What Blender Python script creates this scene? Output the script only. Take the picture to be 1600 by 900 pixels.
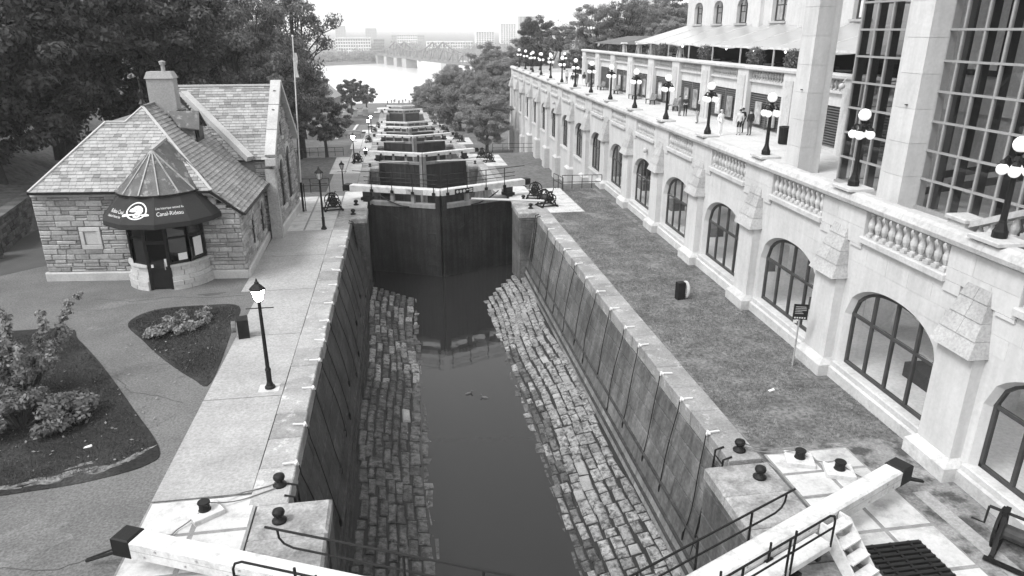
import bpy, bmesh, math, random
import numpy as np
from mathutils import Vector, Matrix
random.seed(7)
rng = np.random.default_rng(11)
for o in list(bpy.data.objects):
    bpy.data.objects.remove(o)
scene = bpy.context.scene
C = scene.collection
PI = math.pi
R = math.radians

# ------------------------------------------------------------------ camera
cam_data = bpy.data.cameras.new('camera')
cam = bpy.data.objects.new('camera', cam_data)
C.objects.link(cam)
cam.location = (0, 0, 11.0)
cam.rotation_euler = (R(90 - 20.075), 0, R(-8.976))
cam_data.sensor_width = 36
cam_data.lens = 1100 / 1600 * 36
cam_data.clip_start = 0.2
cam_data.clip_end = 9000
scene.camera = cam

# ------------------------------------------------------------------ world, sun, exposure (bright overcast, black and white picture)
SUN_EL, SUN_AZ = 52, 245          # degrees; azimuth clockwise from +Y
world = bpy.data.worlds.new('World')
scene.world = world
world.use_nodes = True
wn, wl = world.node_tree.nodes, world.node_tree.links
wn.clear()
sky = wn.new('ShaderNodeTexSky')
sky.sky_type = 'NISHITA'
sky.sun_disc = False
sky.sun_elevation = R(SUN_EL)
sky.sun_rotation = R(SUN_AZ)
sky.altitude = 100
sky.air_density = 4.0
sky.dust_density = 0.6
sky.ozone_density = 1.0
bw = wn.new('ShaderNodeRGBToBW')
wl.new(sky.outputs[0], bw.inputs[0])
bg = wn.new('ShaderNodeBackground')
bg.inputs['Strength'].default_value = 0.15
wl.new(bw.outputs[0], bg.inputs['Color'])
wo = wn.new('ShaderNodeOutputWorld')
wl.new(bg.outputs[0], wo.inputs['Surface'])
sd = bpy.data.lights.new('sun', 'SUN')
sd.energy = 1.5
sd.angle = R(18)
sun = bpy.data.objects.new('sun', sd)
C.objects.link(sun)
sun.rotation_euler = (R(90 - SUN_EL), 0, R(180 - SUN_AZ))
scene.view_settings.view_transform = 'Standard'
scene.view_settings.look = 'None'
scene.view_settings.exposure = 1.15
scene.view_settings.gamma = 1
scene.view_settings.use_curve_mapping = False
scene.cycles.max_bounces = 8
scene.cycles.transparent_max_bounces = 16
scene.cycles.volume_bounces = 3
scene.cycles.caustics_reflective = False
scene.cycles.caustics_refractive = False

# ------------------------------------------------------------------ materials (all grey: the picture is black and white)
MATS = {}
def mat(name, c, var=0.15, scale=1.5, rough=0.85, bump=0.0, bscale=30, isl=0.0, spec=0.25, metal=0.0,
        streak=0.0, fine=0.12, fscale=None, patch=None, moss=None):
    """procedural grey: broad and fine noise, a random shade per loose piece, vertical streaks, patches of a second grey"""
    if name in MATS:
        return MATS[name]
    m = bpy.data.materials.new(name)
    m.use_nodes = True
    n, l = m.node_tree.nodes, m.node_tree.links
    n.clear()
    out = n.new('ShaderNodeOutputMaterial')
    p = n.new('ShaderNodeBsdfPrincipled')
    l.new(p.outputs[0], out.inputs[0])
    p.inputs['Roughness'].default_value = rough
    p.inputs['Specular IOR Level'].default_value = spec
    p.inputs['Metallic'].default_value = metal
    geo = n.new('ShaderNodeNewGeometry')
    def noise(sc, det=4, vec=None, rgh=0.6):
        t = n.new('ShaderNodeTexNoise')
        t.inputs['Scale'].default_value = sc
        t.inputs['Detail'].default_value = det
        t.inputs['Roughness'].default_value = rgh
        l.new(vec or geo.outputs['Position'], t.inputs['Vector'])
        return t.outputs['Fac']
    def mrange(src, a, b, c0, d):
        t = n.new('ShaderNodeMapRange')
        for k, v in zip(('From Min', 'From Max', 'To Min', 'To Max'), (a, b, c0, d)):
            t.inputs[k].default_value = v
        l.new(src, t.inputs['Value'])
        return t.outputs['Result']
    def math_(op, a, b):
        t = n.new('ShaderNodeMath')
        t.operation = op
        for k, v in enumerate((a, b)):
            if isinstance(v, (int, float)):
                t.inputs[k].default_value = v
            else:
                l.new(v, t.inputs[k])
        return t.outputs[0]
    col = mrange(noise(scale), 0.3, 0.7, c * (1 - var), c * (1 + var))
    if patch:
        pc, ps, pt, pw = patch          # colour, scale, threshold, softness
        f = mrange(noise(ps, 6), pt - pw, pt + pw, 0, 1)
        mx = n.new('ShaderNodeMix')
        l.new(f, mx.inputs[0]); l.new(col, mx.inputs[2]); mx.inputs[3].default_value = pc
        col = mx.outputs[0]
    if moss:
        pc, ps, pt, pw = moss
        f = mrange(noise(ps, 8, None, 0.75), pt - pw, pt + pw, 0, 1)
        mx = n.new('ShaderNodeMix')
        l.new(f, mx.inputs[0]); l.new(col, mx.inputs[2]); mx.inputs[3].default_value = pc
        col = mx.outputs[0]
    if fine:
        col = math_('MULTIPLY', col, mrange(noise(fscale or scale * 14, 3), 0.3, 0.7, 1 - fine, 1 + fine))
    if isl:
        oi = n.new('ShaderNodeObjectInfo')
        fr = math_('FRACT', math_('ADD', math_('MULTIPLY', oi.outputs['Random'], 7.31), geo.outputs['Random Per Island']), 0)
        col = math_('MULTIPLY', col, mrange(fr, 0, 1, 1 - isl, 1 + isl))
    if streak:
        mp = n.new('ShaderNodeMapping')
        mp.inputs['Scale'].default_value = (1.6, 1.6, 0.12)
        l.new(geo.outputs['Position'], mp.inputs[0])
        col = math_('MULTIPLY', col, mrange(noise(2.2, 5, mp.outputs[0]), 0.35, 0.65, 1 - streak, 1 + streak * 0.5))
    l.new(col, p.inputs['Base Color'])
    if bump:
        b = n.new('ShaderNodeBump')
        b.inputs['Strength'].default_value = bump
        b.inputs['Distance'].default_value = 0.03
        l.new(noise(bscale, 4), b.inputs['Height'])
        l.new(b.outputs[0], p.inputs['Normal'])
    MATS[name] = m
    return m

def mat_emit(name, c, strength):
    m = bpy.data.materials.new(name)
    m.use_nodes = True
    p = m.node_tree.nodes['Principled BSDF']
    p.inputs['Base Color'].default_value = (c, c, c, 1)
    p.inputs['Emission Color'].default_value = (1, 1, 1, 1)
    p.inputs['Emission Strength'].default_value = strength
    p.inputs['Roughness'].default_value = 0.2
    MATS[name] = m
    return m

def mat_glass(name, tint, refl_rough=0.03, trans=0.7, ior=1.5):
    """window glass: see-through with a mirror share that grows at grazing angles"""
    m = bpy.data.materials.new(name)
    m.use_nodes = True
    n, l = m.node_tree.nodes, m.node_tree.links
    n.clear()
    out = n.new('ShaderNodeOutputMaterial')
    tr = n.new('ShaderNodeBsdfTransparent')
    tr.inputs[0].default_value = (tint, tint, tint, 1)
    gl = n.new('ShaderNodeBsdfGlossy')
    gl.inputs['Roughness'].default_value = refl_rough
    gl.inputs['Color'].default_value = (0.9, 0.9, 0.9, 1)
    lw = n.new('ShaderNodeLayerWeight')            # facing term is the same from either side of the pane
    pw = n.new('ShaderNodeMath')
    pw.operation = 'POWER'
    l.new(lw.outputs['Facing'], pw.inputs[0])
    pw.inputs[1].default_value = 4.0
    f0 = ((ior - 1) / (ior + 1)) ** 2 * 1.8
    mr = n.new('ShaderNodeMapRange')
    mr.inputs['To Min'].default_value = f0
    mr.inputs['To Max'].default_value = 0.9
    l.new(pw.outputs[0], mr.inputs['Value'])
    mx = n.new('ShaderNodeMixShader')
    l.new(mr.outputs[0], mx.inputs[0]); l.new(tr.outputs[0], mx.inputs[1]); l.new(gl.outputs[0], mx.inputs[2])
    l.new(mx.outputs[0], out.inputs[0])
    MATS[name] = m
    return m

def mat_water(name, c, scale, strength, rough=0.03):
    m = bpy.data.materials.new(name)
    m.use_nodes = True
    n, l = m.node_tree.nodes, m.node_tree.links
    p = n['Principled BSDF']
    p.inputs['Base Color'].default_value = (c, c, c, 1)
    p.inputs['Roughness'].default_value = rough
    p.inputs['IOR'].default_value = 1.33
    p.inputs['Specular IOR Level'].default_value = 0.5
    geo = n.new('ShaderNodeNewGeometry')
    t = n.new('ShaderNodeTexNoise')
    t.inputs['Scale'].default_value = scale
    t.inputs['Detail'].default_value = 3
    l.new(geo.outputs['Position'], t.inputs['Vector'])
    b = n.new('ShaderNodeBump')
    b.inputs['Strength'].default_value = strength
    b.inputs['Distance'].default_value = 0.05
    l.new(t.outputs['Fac'], b.inputs['Height'])
    l.new(b.outputs[0], p.inputs['Normal'])
    MATS[name] = m
    return m

def mat_leaf(name, c, trans=0.35, isl=0.35):
    m = bpy.data.materials.new(name)
    m.use_nodes = True
    n, l = m.node_tree.nodes, m.node_tree.links
    n.clear()
    out = n.new('ShaderNodeOutputMaterial')
    geo = n.new('ShaderNodeNewGeometry')
    mr = n.new('ShaderNodeMapRange')
    mr.inputs['To Min'].default_value = c * (1 - isl)
    mr.inputs['To Max'].default_value = c * (1 + isl)
    l.new(geo.outputs['Random Per Island'], mr.inputs['Value'])
    d = n.new('ShaderNodeBsdfPrincipled')
    d.inputs['Roughness'].default_value = 0.55
    d.inputs['Specular IOR Level'].default_value = 0.3
    t = n.new('ShaderNodeBsdfTranslucent')
    l.new(mr.outputs[0], d.inputs['Base Color']); l.new(mr.outputs[0], t.inputs['Color'])
    mx = n.new('ShaderNodeMixShader')
    mx.inputs[0].default_value = trans
    l.new(d.outputs[0], mx.inputs[1]); l.new(t.outputs[0], mx.inputs[2])
    l.new(mx.outputs[0], out.inputs[0])
    MATS[name] = m
    return m

# ------------------------------------------------------------------ mesh helpers
class MB:
    """collects shapes; build() links them as ONE mesh object"""
    def __init__(s):
        s.v, s.f, s.mi = [], [], []
        s.cur = 0
    def add(s, verts, faces):
        b = len(s.v)
        s.v += [tuple(p) for p in verts]
        s.f += [tuple(i + b for i in q) for q in faces]
        s.mi += [s.cur] * len(faces)
        return s
    def hexa(s, p):
        """8 corners: bottom ring 0-3 then top ring 4-7 (counter-clockwise from above)"""
        return s.add(p, [(3, 2, 1, 0), (4, 5, 6, 7), (0, 1, 5, 4), (1, 2, 6, 5), (2, 3, 7, 6), (3, 0, 4, 7)])
    def box(s, x0, x1, y0, y1, z0, z1):
        return s.hexa([(x0, y0, z0), (x1, y0, z0), (x1, y1, z0), (x0, y1, z0), (x0, y0, z1), (x1, y0, z1), (x1, y1, z1), (x0, y1, z1)])
    def cbox(s, x0, x1, y0, y1, z0, z1, c):
        """box whose top edges are chamfered by c"""
        a = [(x0, y0), (x1, y0), (x1, y1), (x0, y1)]
        i = [(x0 + c, y0 + c), (x1 - c, y0 + c), (x1 - c, y1 - c), (x0 + c, y1 - c)]
        v = [(x, y, z0) for x, y in a] + [(x, y, z1 - c) for x, y in a] + [(x, y, z1) for x, y in i]
        f = [(3, 2, 1, 0), (8, 9, 10, 11)]
        for r in (0, 4):
            for k in range(4):
                k2 = (k + 1) % 4
                f.append((r + k, r + k2, r + 4 + k2, r + 4 + k))
        return s.add(v, f)
    def prism(s, poly, vec):
        """closed polygon (3D points) pushed along vec"""
        n = len(poly)
        vec = Vector(vec)
        v = [Vector(p) for p in poly] + [Vector(p) + vec for p in poly]
        f = [tuple(range(n))[::-1], tuple(range(n, 2 * n))] + [(k, (k + 1) % n, n + (k + 1) % n, n + k) for k in range(n)]
        return s.add(v, f)
    def bar(s, a, b, w, h, up=(0, 0, 1)):
        """rectangular bar from a to b; w across, h along up"""
        a, b = Vector(a), Vector(b)
        d = (b - a).normalized()
        up = Vector(up)
        r = d.cross(up)
        if r.length < 1e-4:
            r = d.cross(Vector((1, 0, 0)))
        r.normalize()
        u = r.cross(d).normalized()
        r, u = r * w / 2, u * h / 2
        return s.hexa([a - r - u, a + r - u, b + r - u, b - r - u, a - r + u, a + r + u, b + r + u, b - r + u])
    def tube(s, pts, rad, n=6, cap=True):
        pts = [Vector(p) for p in pts]
        if isinstance(rad, (int, float)):
            rad = [rad] * len(pts)
        v, f = [], []
        prev = None
        for i, p in enumerate(pts):
            d = (pts[min(i + 1, len(pts) - 1)] - pts[max(i - 1, 0)]).normalized()
            if prev is None:
                x = d.cross(Vector((0, 0, 1)))
                if x.length < 1e-3:
                    x = d.cross(Vector((1, 0, 0)))
            else:
                x = prev - d * prev.dot(d)
            x.normalize()
            prev = x
            y = d.cross(x)
            for k in range(n):
                a = 2 * PI * k / n
                v.append(p + (x * math.cos(a) + y * math.sin(a)) * rad[i])
        for i in range(len(pts) - 1):
            for k in range(n):
                k2 = (k + 1) % n
                f.append((i * n + k, i * n + k2, (i + 1) * n + k2, (i + 1) * n + k))
        if cap:
            f.append(tuple(range(n))[::-1])
            f.append(tuple((len(pts) - 1) * n + k for k in range(n)))
        return s.add(v, f)
    def lathe(s, prof, c=(0, 0, 0), n=12, a0=0.0, a1=2 * PI):
        """profile of (radius, z) turned about z"""
        full = abs(a1 - a0 - 2 * PI) < 1e-6
        m = n if full else n + 1
        v, f = [], []
        for r, z in prof:
            for k in range(m):
                a = a0 + (a1 - a0) * k / n
                v.append((c[0] + r * math.cos(a), c[1] + r * math.sin(a), c[2] + z))
        for i in range(len(prof) - 1):
            for k in range(n):
                k2 = (k + 1) % m if full else k + 1
                f.append((i * m + k, i * m + k2, (i + 1) * m + k2, (i + 1) * m + k))
        if full and prof[0][0] > 1e-4:
            f.append(tuple(range(m))[::-1])
        if full and prof[-1][0] > 1e-4:
            f.append(tuple((len(prof) - 1) * m + k for k in range(m)))
        return s.add(v, f)
    def ball(s, c, r, n=12, m=8, sz=1.0):
        prof = [(max(r * math.sin(PI * i / m), 1e-5), -r * sz * math.cos(PI * i / m)) for i in range(m + 1)]
        return s.lathe(prof, c, n)
    def stone(s, o, u, v, nrm, u0, u1, v0, v1, d, c, jit=0.0, back=0.06):
        """one block on the plane (o,u,v): stands d proud of it with edges bevelled by c; corners jittered"""
        J = lambda: random.uniform(-jit, jit)
        o, u, v, nrm = Vector(o), Vector(u), Vector(v), Vector(nrm)
        q = [(u0 + J(), v0 + J()), (u1 + J(), v0 + J()), (u1 + J(), v1 + J()), (u0 + J(), v1 + J())]
        cx, cy = (u0 + u1) / 2, (v0 + v1) / 2
        i = [(a + (c if a < cx else -c), b + (c if b < cy else -c)) for a, b in q]
        P = lambda a, b, h: o + u * a + v * b + nrm * h
        hs = [d + J() * 0.5 for _ in range(4)]
        vs = [P(a, b, -back) for a, b in q] + [P(a, b, max(d - c, 0.003)) for a, b in q] + [P(a, b, h) for (a, b), h in zip(i, hs)]
        f = [(8, 9, 10, 11)]
        for r in (0, 4):
            for k in range(4):
                k2 = (k + 1) % 4
                f.append((r + k, r + k2, r + 4 + k2, r + 4 + k))
        return s.add(vs, f)
    def mesh(s, name, mats, smooth=False, norm=True):
        me = bpy.data.meshes.new(name)
        me.from_pydata(s.v, [], s.f)
        if not isinstance(mats, (list, tuple)):
            mats = [mats]
        for m in mats:
            me.materials.append(m)
        if len(mats) > 1:
            me.polygons.foreach_set('material_index', s.mi)
        if norm:
            bm = bmesh.new()
            bm.from_mesh(me)
            bmesh.ops.recalc_face_normals(bm, faces=bm.faces)
            bm.to_mesh(me)
            bm.free()
        if smooth:
            me.polygons.foreach_set('use_smooth', [True] * len(me.polygons))
        me.update()
        return me
    def build(s, name, mats, parent=None, smooth=False, norm=True):
        return link(name, s.mesh(name, mats, smooth, norm), parent)

def link(name, data, parent=None, loc=None, rz=None):
    o = bpy.data.objects.new(name, data)
    C.objects.link(o)
    if parent is not None:
        o.parent = parent
    if loc is not None:
        o.location = loc
    if rz is not None:
        o.rotation_euler = (0, 0, rz)
    return o

def tag(o, label=None, cat=None, group=None, kind=None):
    for k, v in (('label', label), ('category', cat), ('group', group), ('kind', kind)):
        if v:
            o[k] = v
    return o

def thing(name, label, cat, loc=(0, 0, 0), rz=0, group=None):
    return tag(link(name, None, None, loc, rz), label, cat, group)

def dup(root, loc=None, rz=None, label=None, parent=None, group=None):
    """copy of a thing with its parts and their sub-parts"""
    r = root.copy()
    C.objects.link(r)
    if parent is not None:
        r.parent = parent
    if loc is not None:
        r.location = loc
    if rz is not None:
        r.rotation_euler = (0, 0, rz)
    if label:
        r['label'] = label
    if group:
        r['group'] = group
    for ch in KIDS.get(root.name, []) or [c for c in root.children]:
        dup(ch, parent=r)
    return r
KIDS = {}

def pieces(name, shapes, mats, parent, limit=300, stuff=None, key=None):
    """shapes: list of MB, one per piece. The ones that show largest are objects of their own, the rest ONE stuff part"""
    def dist(mb):
        p = mb.v[len(mb.v) // 2]
        return (p[0] ** 2 + p[1] ** 2 + (p[2] - 11) ** 2)
    sh = sorted(shapes, key=key or dist)
    for mb in sh[:limit]:
        mb.build(name, mats, parent)
    if len(sh) > limit:
        al = MB()
        for mb in sh[limit:]:
            al.add(mb.v, mb.f)
        tag(al.build(stuff or name + '_rest', mats, parent), kind='stuff')

def np_mesh(name, verts, nper, mat_, smooth=False):
    """fast mesh of many equal polygons (nper corners each)"""
    n = len(verts)
    nf = n // nper
    me = bpy.data.meshes.new(name)
    me.vertices.add(n)
    me.vertices.foreach_set('co', np.ascontiguousarray(verts, dtype=np.float32).ravel())
    me.loops.add(n)
    me.loops.foreach_set('vertex_index', np.arange(n, dtype=np.int32))
    me.polygons.add(nf)
    me.polygons.foreach_set('loop_start', np.arange(0, n, nper, dtype=np.int32))
    me.polygons.foreach_set('loop_total', np.full(nf, nper, dtype=np.int32))
    me.materials.append(mat_)
    me.update(calc_edges=True)
    return me
# ------------------------------------------------------------------ palette
concrete = mat('concrete', 0.285, 0.10, 0.7, 0.9, 0.2, 30, fine=0.22, fscale=13, patch=(0.235, 0.5, 0.56, 0.1))
concrete_pale = mat('concrete_pale', 0.45, 0.10, 0.9, 0.9, 0.12, 50, isl=0.06, fine=0.08, moss=(0.28, 1.3, 0.58, 0.08))
asphalt = mat('asphalt', 0.112, 0.16, 0.5, 0.95, 0.4, 40, fine=0.35, fscale=16, patch=(0.135, 0.35, 0.58, 0.1))
asphalt_dark = mat('asphalt_dark', 0.075, 0.15, 0.6, 0.95, 0.3, 90, fine=0.25, fscale=60)
lawn = mat('lawn', 0.062, 0.3, 0.55, 1.0, 0.9, 45, fine=0.35, fscale=16, patch=(0.11, 0.9, 0.60, 0.14), spec=0.05)
lawn_worn = mat('lawn_worn', 0.105, 0.3, 0.45, 1.0, 0.9, 30, fine=0.45, fscale=7, patch=(0.19, 1.3, 0.55, 0.14), spec=0.05)
lawn_dark = mat('lawn_dark', 0.028, 0.22, 0.6, 1.0, 0.9, 45, fine=0.4, fscale=16, patch=(0.06, 0.5, 0.6, 0.15), spec=0.05)
soil = mat('soil', 0.22, 0.2, 1.2, 1.0, 0.6, 30, fine=0.25, patch=(0.07, 1.6, 0.52, 0.08), spec=0.05)
worn_m = mat('worn', 0.15, 0.3, 2.5, 1.0, 0.6, 30, fine=0.4, fscale=10, patch=(0.05, 3.0, 0.55, 0.1), spec=0.05)
terrain_m = mat('terrain', 0.12, 0.25, 0.12, 1.0, 0.5, 12, fine=0.3, fscale=3, spec=0.05)
coping_m = mat('coping', 0.25, 0.2, 1.1, 0.9, 0.35, 18, isl=0.26, fine=0.2, moss=(0.45, 2.0, 0.61, 0.06))
pier_m = mat('pier_stone', 0.30, 0.22, 1.0, 0.9, 0.4, 14, isl=0.12, fine=0.2, moss=(0.13, 1.7, 0.53, 0.12))
lockwall_m = mat('lock_wall', 0.085, 0.3, 0.6, 0.85, 0.3, 16, isl=0.14, fine=0.25, streak=0.35, patch=(0.15, 0.8, 0.56, 0.14))
lockwall_low = mat('lock_wall_low', 0.19, 0.25, 0.8, 0.85, 0.3, 16, isl=0.2, fine=0.2, streak=0.3)
lockwall_dark = mat('lock_wall_dark', 0.045, 0.3, 0.6, 0.8, 0.3, 16, isl=0.2, fine=0.2, streak=0.35)
lockwall_shade = mat('lock_wall_shade', 0.045, 0.3, 0.6, 0.8, 0.3, 16, isl=0.14, fine=0.25, streak=0.22, patch=(0.09, 0.8, 0.56, 0.14))  # left-wall copy of the lock wall, its shade painted in as darker grey
joint_m = mat('joint', 0.03, 0.3, 2.0, 1.0, 0.3, 20)
floor_m = mat('floor_stone', 0.23, 0.25, 0.9, 0.75, 0.8, 14, isl=0.18, fine=0.35, fscale=9, moss=(0.065, 5.0, 0.535, 0.05))
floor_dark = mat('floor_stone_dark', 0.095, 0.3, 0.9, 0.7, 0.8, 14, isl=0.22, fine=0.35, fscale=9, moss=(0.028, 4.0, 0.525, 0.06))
floor_pale = mat('floor_stone_pale', 0.26, 0.2, 1.2, 0.75, 0.3, 22, isl=0.12, fine=0.2)
mud = mat('mud', 0.02, 0.3, 1.5, 0.7, 0.6, 25)
pool_m = mat_water('pool_water', 0.018, 2.5, 0.05, 0.03)
river_m = mat_water('river_water', 0.45, 0.12, 0.25, 0.25)  # pale base colour stands in for the sky reflected off the river
white_paint = mat('white_paint', 0.54, 0.08, 1.5, 0.6, 0.15, 22, fine=0.08, fscale=14, moss=(0.36, 2.5, 0.57, 0.09))
black_iron = mat('black_iron', 0.008, 0.3, 6, 0.6, 0.2, 40, spec=0.25)
gate_wood = mat('gate_wood', 0.017, 0.35, 0.8, 0.8, 0.3, 20, isl=0.15, fine=0.25, streak=0.4, patch=(0.035, 0.7, 0.55, 0.15))
gate_pale = mat('gate_pale', 0.22, 0.2, 1.5, 0.85, 0.2, 20, streak=0.2)
rope_m = mat('rope', 0.16, 0.2, 8, 0.9, 0.4, 60)

# ------------------------------------------------------------------ levels of the flight of locks
HG = [11.1, 48.3, 81.0, 116.0, 149.5, 182.0, 240.0, 282.0, 312.0]     # hinge lines of the gates
DROP = 2.85
WATER_DEPTH = 4.9
def zc(k): return -DROP * k                                          # coping level of lock k
def XC(y): return 2.5 - 0.003 * max(0, y - 46)                       # centre line
def smooth(t):
    t = min(max(t, 0), 1)
    return t * t * (3 - 2 * t)
def lev(y):
    z = 0
    for k in range(1, len(HG)):
        z -= DROP * (0.55 if k == 8 else 1) * smooth((y - HG[k] - 3.4) / 8.0)
    return z
RIVER = -19.0
def h_left(x, y):
    z = lev(y)
    if y > 322: z = min(z, -18.2 - 4 * smooth((y - 322) / 10))
    b = max(0, -21.5 - x - 0.06 * max(0, y - 60))
    if y < 330: z += min(14, b * 0.42) * smooth((b) / 6) * (1 - smooth((y - 250) / 70)) + (1.6 if x < -21.8 and y < 60 else 0)
    return z
def h_right(x, y):
    z = lev(y)
    if y > 322: z = min(z, -18.2 - 4 * smooth((y - 322) / 10))
    if y > 96:
        b = max(0, x - 16.5)
        z += min(17, b * 0.5) * smooth((y - 96) / 14) * (1 - smooth((y - 255) / 75))
    return z
def sheet(name, xs, ys, hf, m):
    v = [(x if abs(x) > 12 else x + (XC(y) - 2.5), y, hf(x, y)) for y in ys for x in xs]
    nx = len(xs)
    f = [(j * nx + i, j * nx + i + 1, (j + 1) * nx + i + 1, (j + 1) * nx + i) for j in range(len(ys) - 1) for i in range(nx - 1)]
    o = MB().add(v, f).build(name, m, smooth=True)
    return tag(o, kind='structure')
ys = [-30, -5, 5, 15, 30, 45, 50] + [51.6 + i * 1.5 for i in range(190)]
g = sheet('ground', [-400, -200, -120, -80, -60, -50, -42, -36, -31, -27, -24, -22, -21.6, -18, -14, -10, -6.6, -4.1], ys, h_left, terrain_m)
g2 = sheet('ground', [9.3, 10.5, 12, 14, 16.5, 20, 25, 32, 40, 50, 65, 90, 140, 220, 400], ys, h_right, terrain_m)
tag(MB().add([(-4000, 325, RIVER), (4000, 325, RIVER), (4000, 5200, RIVER), (-4000, 5200, RIVER)], [(0, 1, 2, 3)]).build('river', river_m), kind='structure')
# far shore: a low bank that rises slowly to the horizon
fs = [(-900, 430), (-300, 560), (-120, 640), (-60, 690), (-34, 715), (0, 745), (30, 775), (80, 790), (160, 760), (400, 700), (1200, 600)]
v, f = [], []
for i, (x, y) in enumerate(fs):
    for d, z in ((0, RIVER - 0.5), (6, RIVER + 2), (60, RIVER + 3), (500, RIVER + 9), (4300, RIVER + 36)):
        v.append((x * (1 + d / 900), y + d, z))
for i in range(len(fs) - 1):
    for j in range(4):
        f.append((i * 5 + j, (i + 1) * 5 + j, (i + 1) * 5 + j + 1, i * 5 + j + 1))
tag(MB().add(v, f).build('far_shore', terrain_m, smooth=True), kind='structure')

def flat(name, poly, z, m, thick=0.1, parent=None, structure=True):
    o = MB().prism([(x, y, z - thick) for x, y in poly], (0, 0, thick)).build(name, m, parent)
    if structure and parent is None:
        tag(o, kind='structure')
    return o
def curve(pts, n=6, closed=True):
    """Catmull-Rom through the points, for soft lawn outlines"""
    out = []
    N = len(pts)
    for i in range(N):
        p = [Vector((*pts[(i + k - 1) % N], 0)) for k in range(4)]
        for j in range(n):
            t = j / n
            q = 0.5 * ((2 * p[1]) + (p[2] - p[0]) * t + (2 * p[0] - 5 * p[1] + 4 * p[2] - p[3]) * t * t + (3 * p[1] - p[0] - 3 * p[2] + p[3]) * t ** 3)
            out.append((q.x, q.y))
    return out
# the yard left of lock one
flat('asphalt_yard', [(-21.4, 4), (-6.55, 4), (-6.55, 51), (-9, 52), (-21.4, 52)], 0.010, asphalt)
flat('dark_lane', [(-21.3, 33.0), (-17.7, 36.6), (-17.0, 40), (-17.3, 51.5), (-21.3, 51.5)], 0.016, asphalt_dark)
flat('lawn_island', curve([(-11.1, 28.0), (-10.5, 29.35), (-8.6, 29.6), (-7.1, 29.25), (-6.85, 26.5), (-6.62, 22.2), (-7.3, 22.6), (-8.7, 24.3), (-10.0, 26.2)], 5), 0.030, lawn_dark)
flat('lawn', curve([(-13.6, 27.9), (-12.4, 26.6), (-10.6, 24.0), (-8.6, 20.8), (-7.1, 18.3), (-7.2, 17.5), (-8.3, 17.0), (-9.6, 16.75), (-12, 16.6), (-19, 16.8), (-20.5, 22), (-18, 27)], 5), 0.030, lawn_dark)
for wi, (wx, wy_, wr, wa) in enumerate(((-9.4, 17.25, 0.85, 0.3), (-8.2, 17.55, 0.6, 0.5), (-7.6, 18.05, 0.4, 0.9), (-10.6, 16.95, 0.5, 0.05), (-8.9, 17.75, 0.3, 0.4))):
    wp = []
    for q in range(26):
        an = 2 * PI * q / 26
        rr = wr * (1 + 0.3 * math.sin(3 * an + wi) + 0.25 * math.sin(7 * an + 2 * wi) + random.uniform(-0.15, 0.15))
        px_, py_ = rr * math.cos(an), 0.22 * rr * math.sin(an)
        wp.append((wx + px_ * math.cos(wa) - py_ * math.sin(wa), wy_ + px_ * math.sin(wa) + py_ * math.cos(wa)))
    flat('worn_edge', wp, 0.034 + 0.001 * wi, worn_m)
def ragged(name, wx, wy_, wr, sq, wa, z, m, seed):
    rg = random.Random(seed)
    wp = []
    for q in range(30):
        an = 2 * PI * q / 30
        rr = wr * (1 + 0.22 * math.sin(3 * an + seed) + 0.12 * math.sin(5 * an + 2 * seed) + rg.uniform(-0.06, 0.06))
        px_, py_ = rr * math.cos(an), sq * rr * math.sin(an)
        wp.append((wx + px_ * math.cos(wa) - py_ * math.sin(wa), wy_ + px_ * math.sin(wa) + py_ * math.cos(wa)))
    flat(name, wp, z, m, 0.05)
asphalt_worn = mat('asphalt_worn', 0.135, 0.2, 0.7, 0.95, 0.4, 40, fine=0.35, fscale=16, patch=(0.105, 0.9, 0.54, 0.12))
ragged('worn_patch', -11.9, 28.0, 0.7, 0.4, 0.9, 0.014, asphalt_worn, 1)
ragged('worn_patch', -12.3, 30.4, 1.6, 0.35, 0.2, 0.0145, asphalt_worn, 2)
ragged('worn_patch', -8.0, 19.6, 1.1, 0.4, 1.0, 0.014, asphalt_worn, 3)
ragged('worn_patch', -9.5, 14.5, 1.7, 0.4, 0.4, 0.0145, asphalt_worn, 5)
ragged('oil_stain', -8.6, 31.0, 0.5, 0.3, 0.1, 0.0155, asphalt_dark, 6)
for ci, cr in enumerate(([(-13.5, 31.2), (-11.8, 30.6), (-10.2, 30.9), (-8.4, 30.5), (-6.8, 30.7)], [(-9.8, 23.0), (-9.0, 21.9), (-8.2, 21.6), (-7.0, 20.8)], [(-10.5, 13.2), (-9.0, 13.9), (-7.9, 13.6), (-6.7, 14.2)])):
    mb = MB()
    cp_ = []
    for a, b in zip(cr[:-1], cr[1:]):
        for j in range(8):
            cp_.append(Vector((a[0] + (b[0] - a[0]) * j / 8 + random.uniform(-.04, .04), a[1] + (b[1] - a[1]) * j / 8 + random.uniform(-.04, .04), 0.0165)))
    for a, b in zip(cp_[:-1], cp_[1:]):
        mb.bar(a, b, random.uniform(0.012, 0.03), 0.004)
    tag(mb.build('asphalt_crack', asphalt_dark), kind='structure')
# concrete walk: long slabs with open joints
walk = link('concrete_walk', None); tag(walk, kind='structure')
yb = [15.75, 20.9, 25.9, 31.0, 36.2, 41.4]
for a, b in zip(yb[:-1], yb[1:]):
    x0 = -6.55 if b < 32 else -7.35
    flat('slab', [(x0, a + 0.02), (-4.17, a + 0.02), (-4.17, b - 0.02), (x0, b - 0.02)], 0.045, concrete, 0.12, walk)
flat('joint_bed', [(-6.5, 15.7), (-4.12, 15.7), (-4.12, 41.45), (-7.3, 41.45), (-7.3, 31.05), (-6.5, 31.05)], 0.020, joint_m, 0.05, walk)
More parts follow.
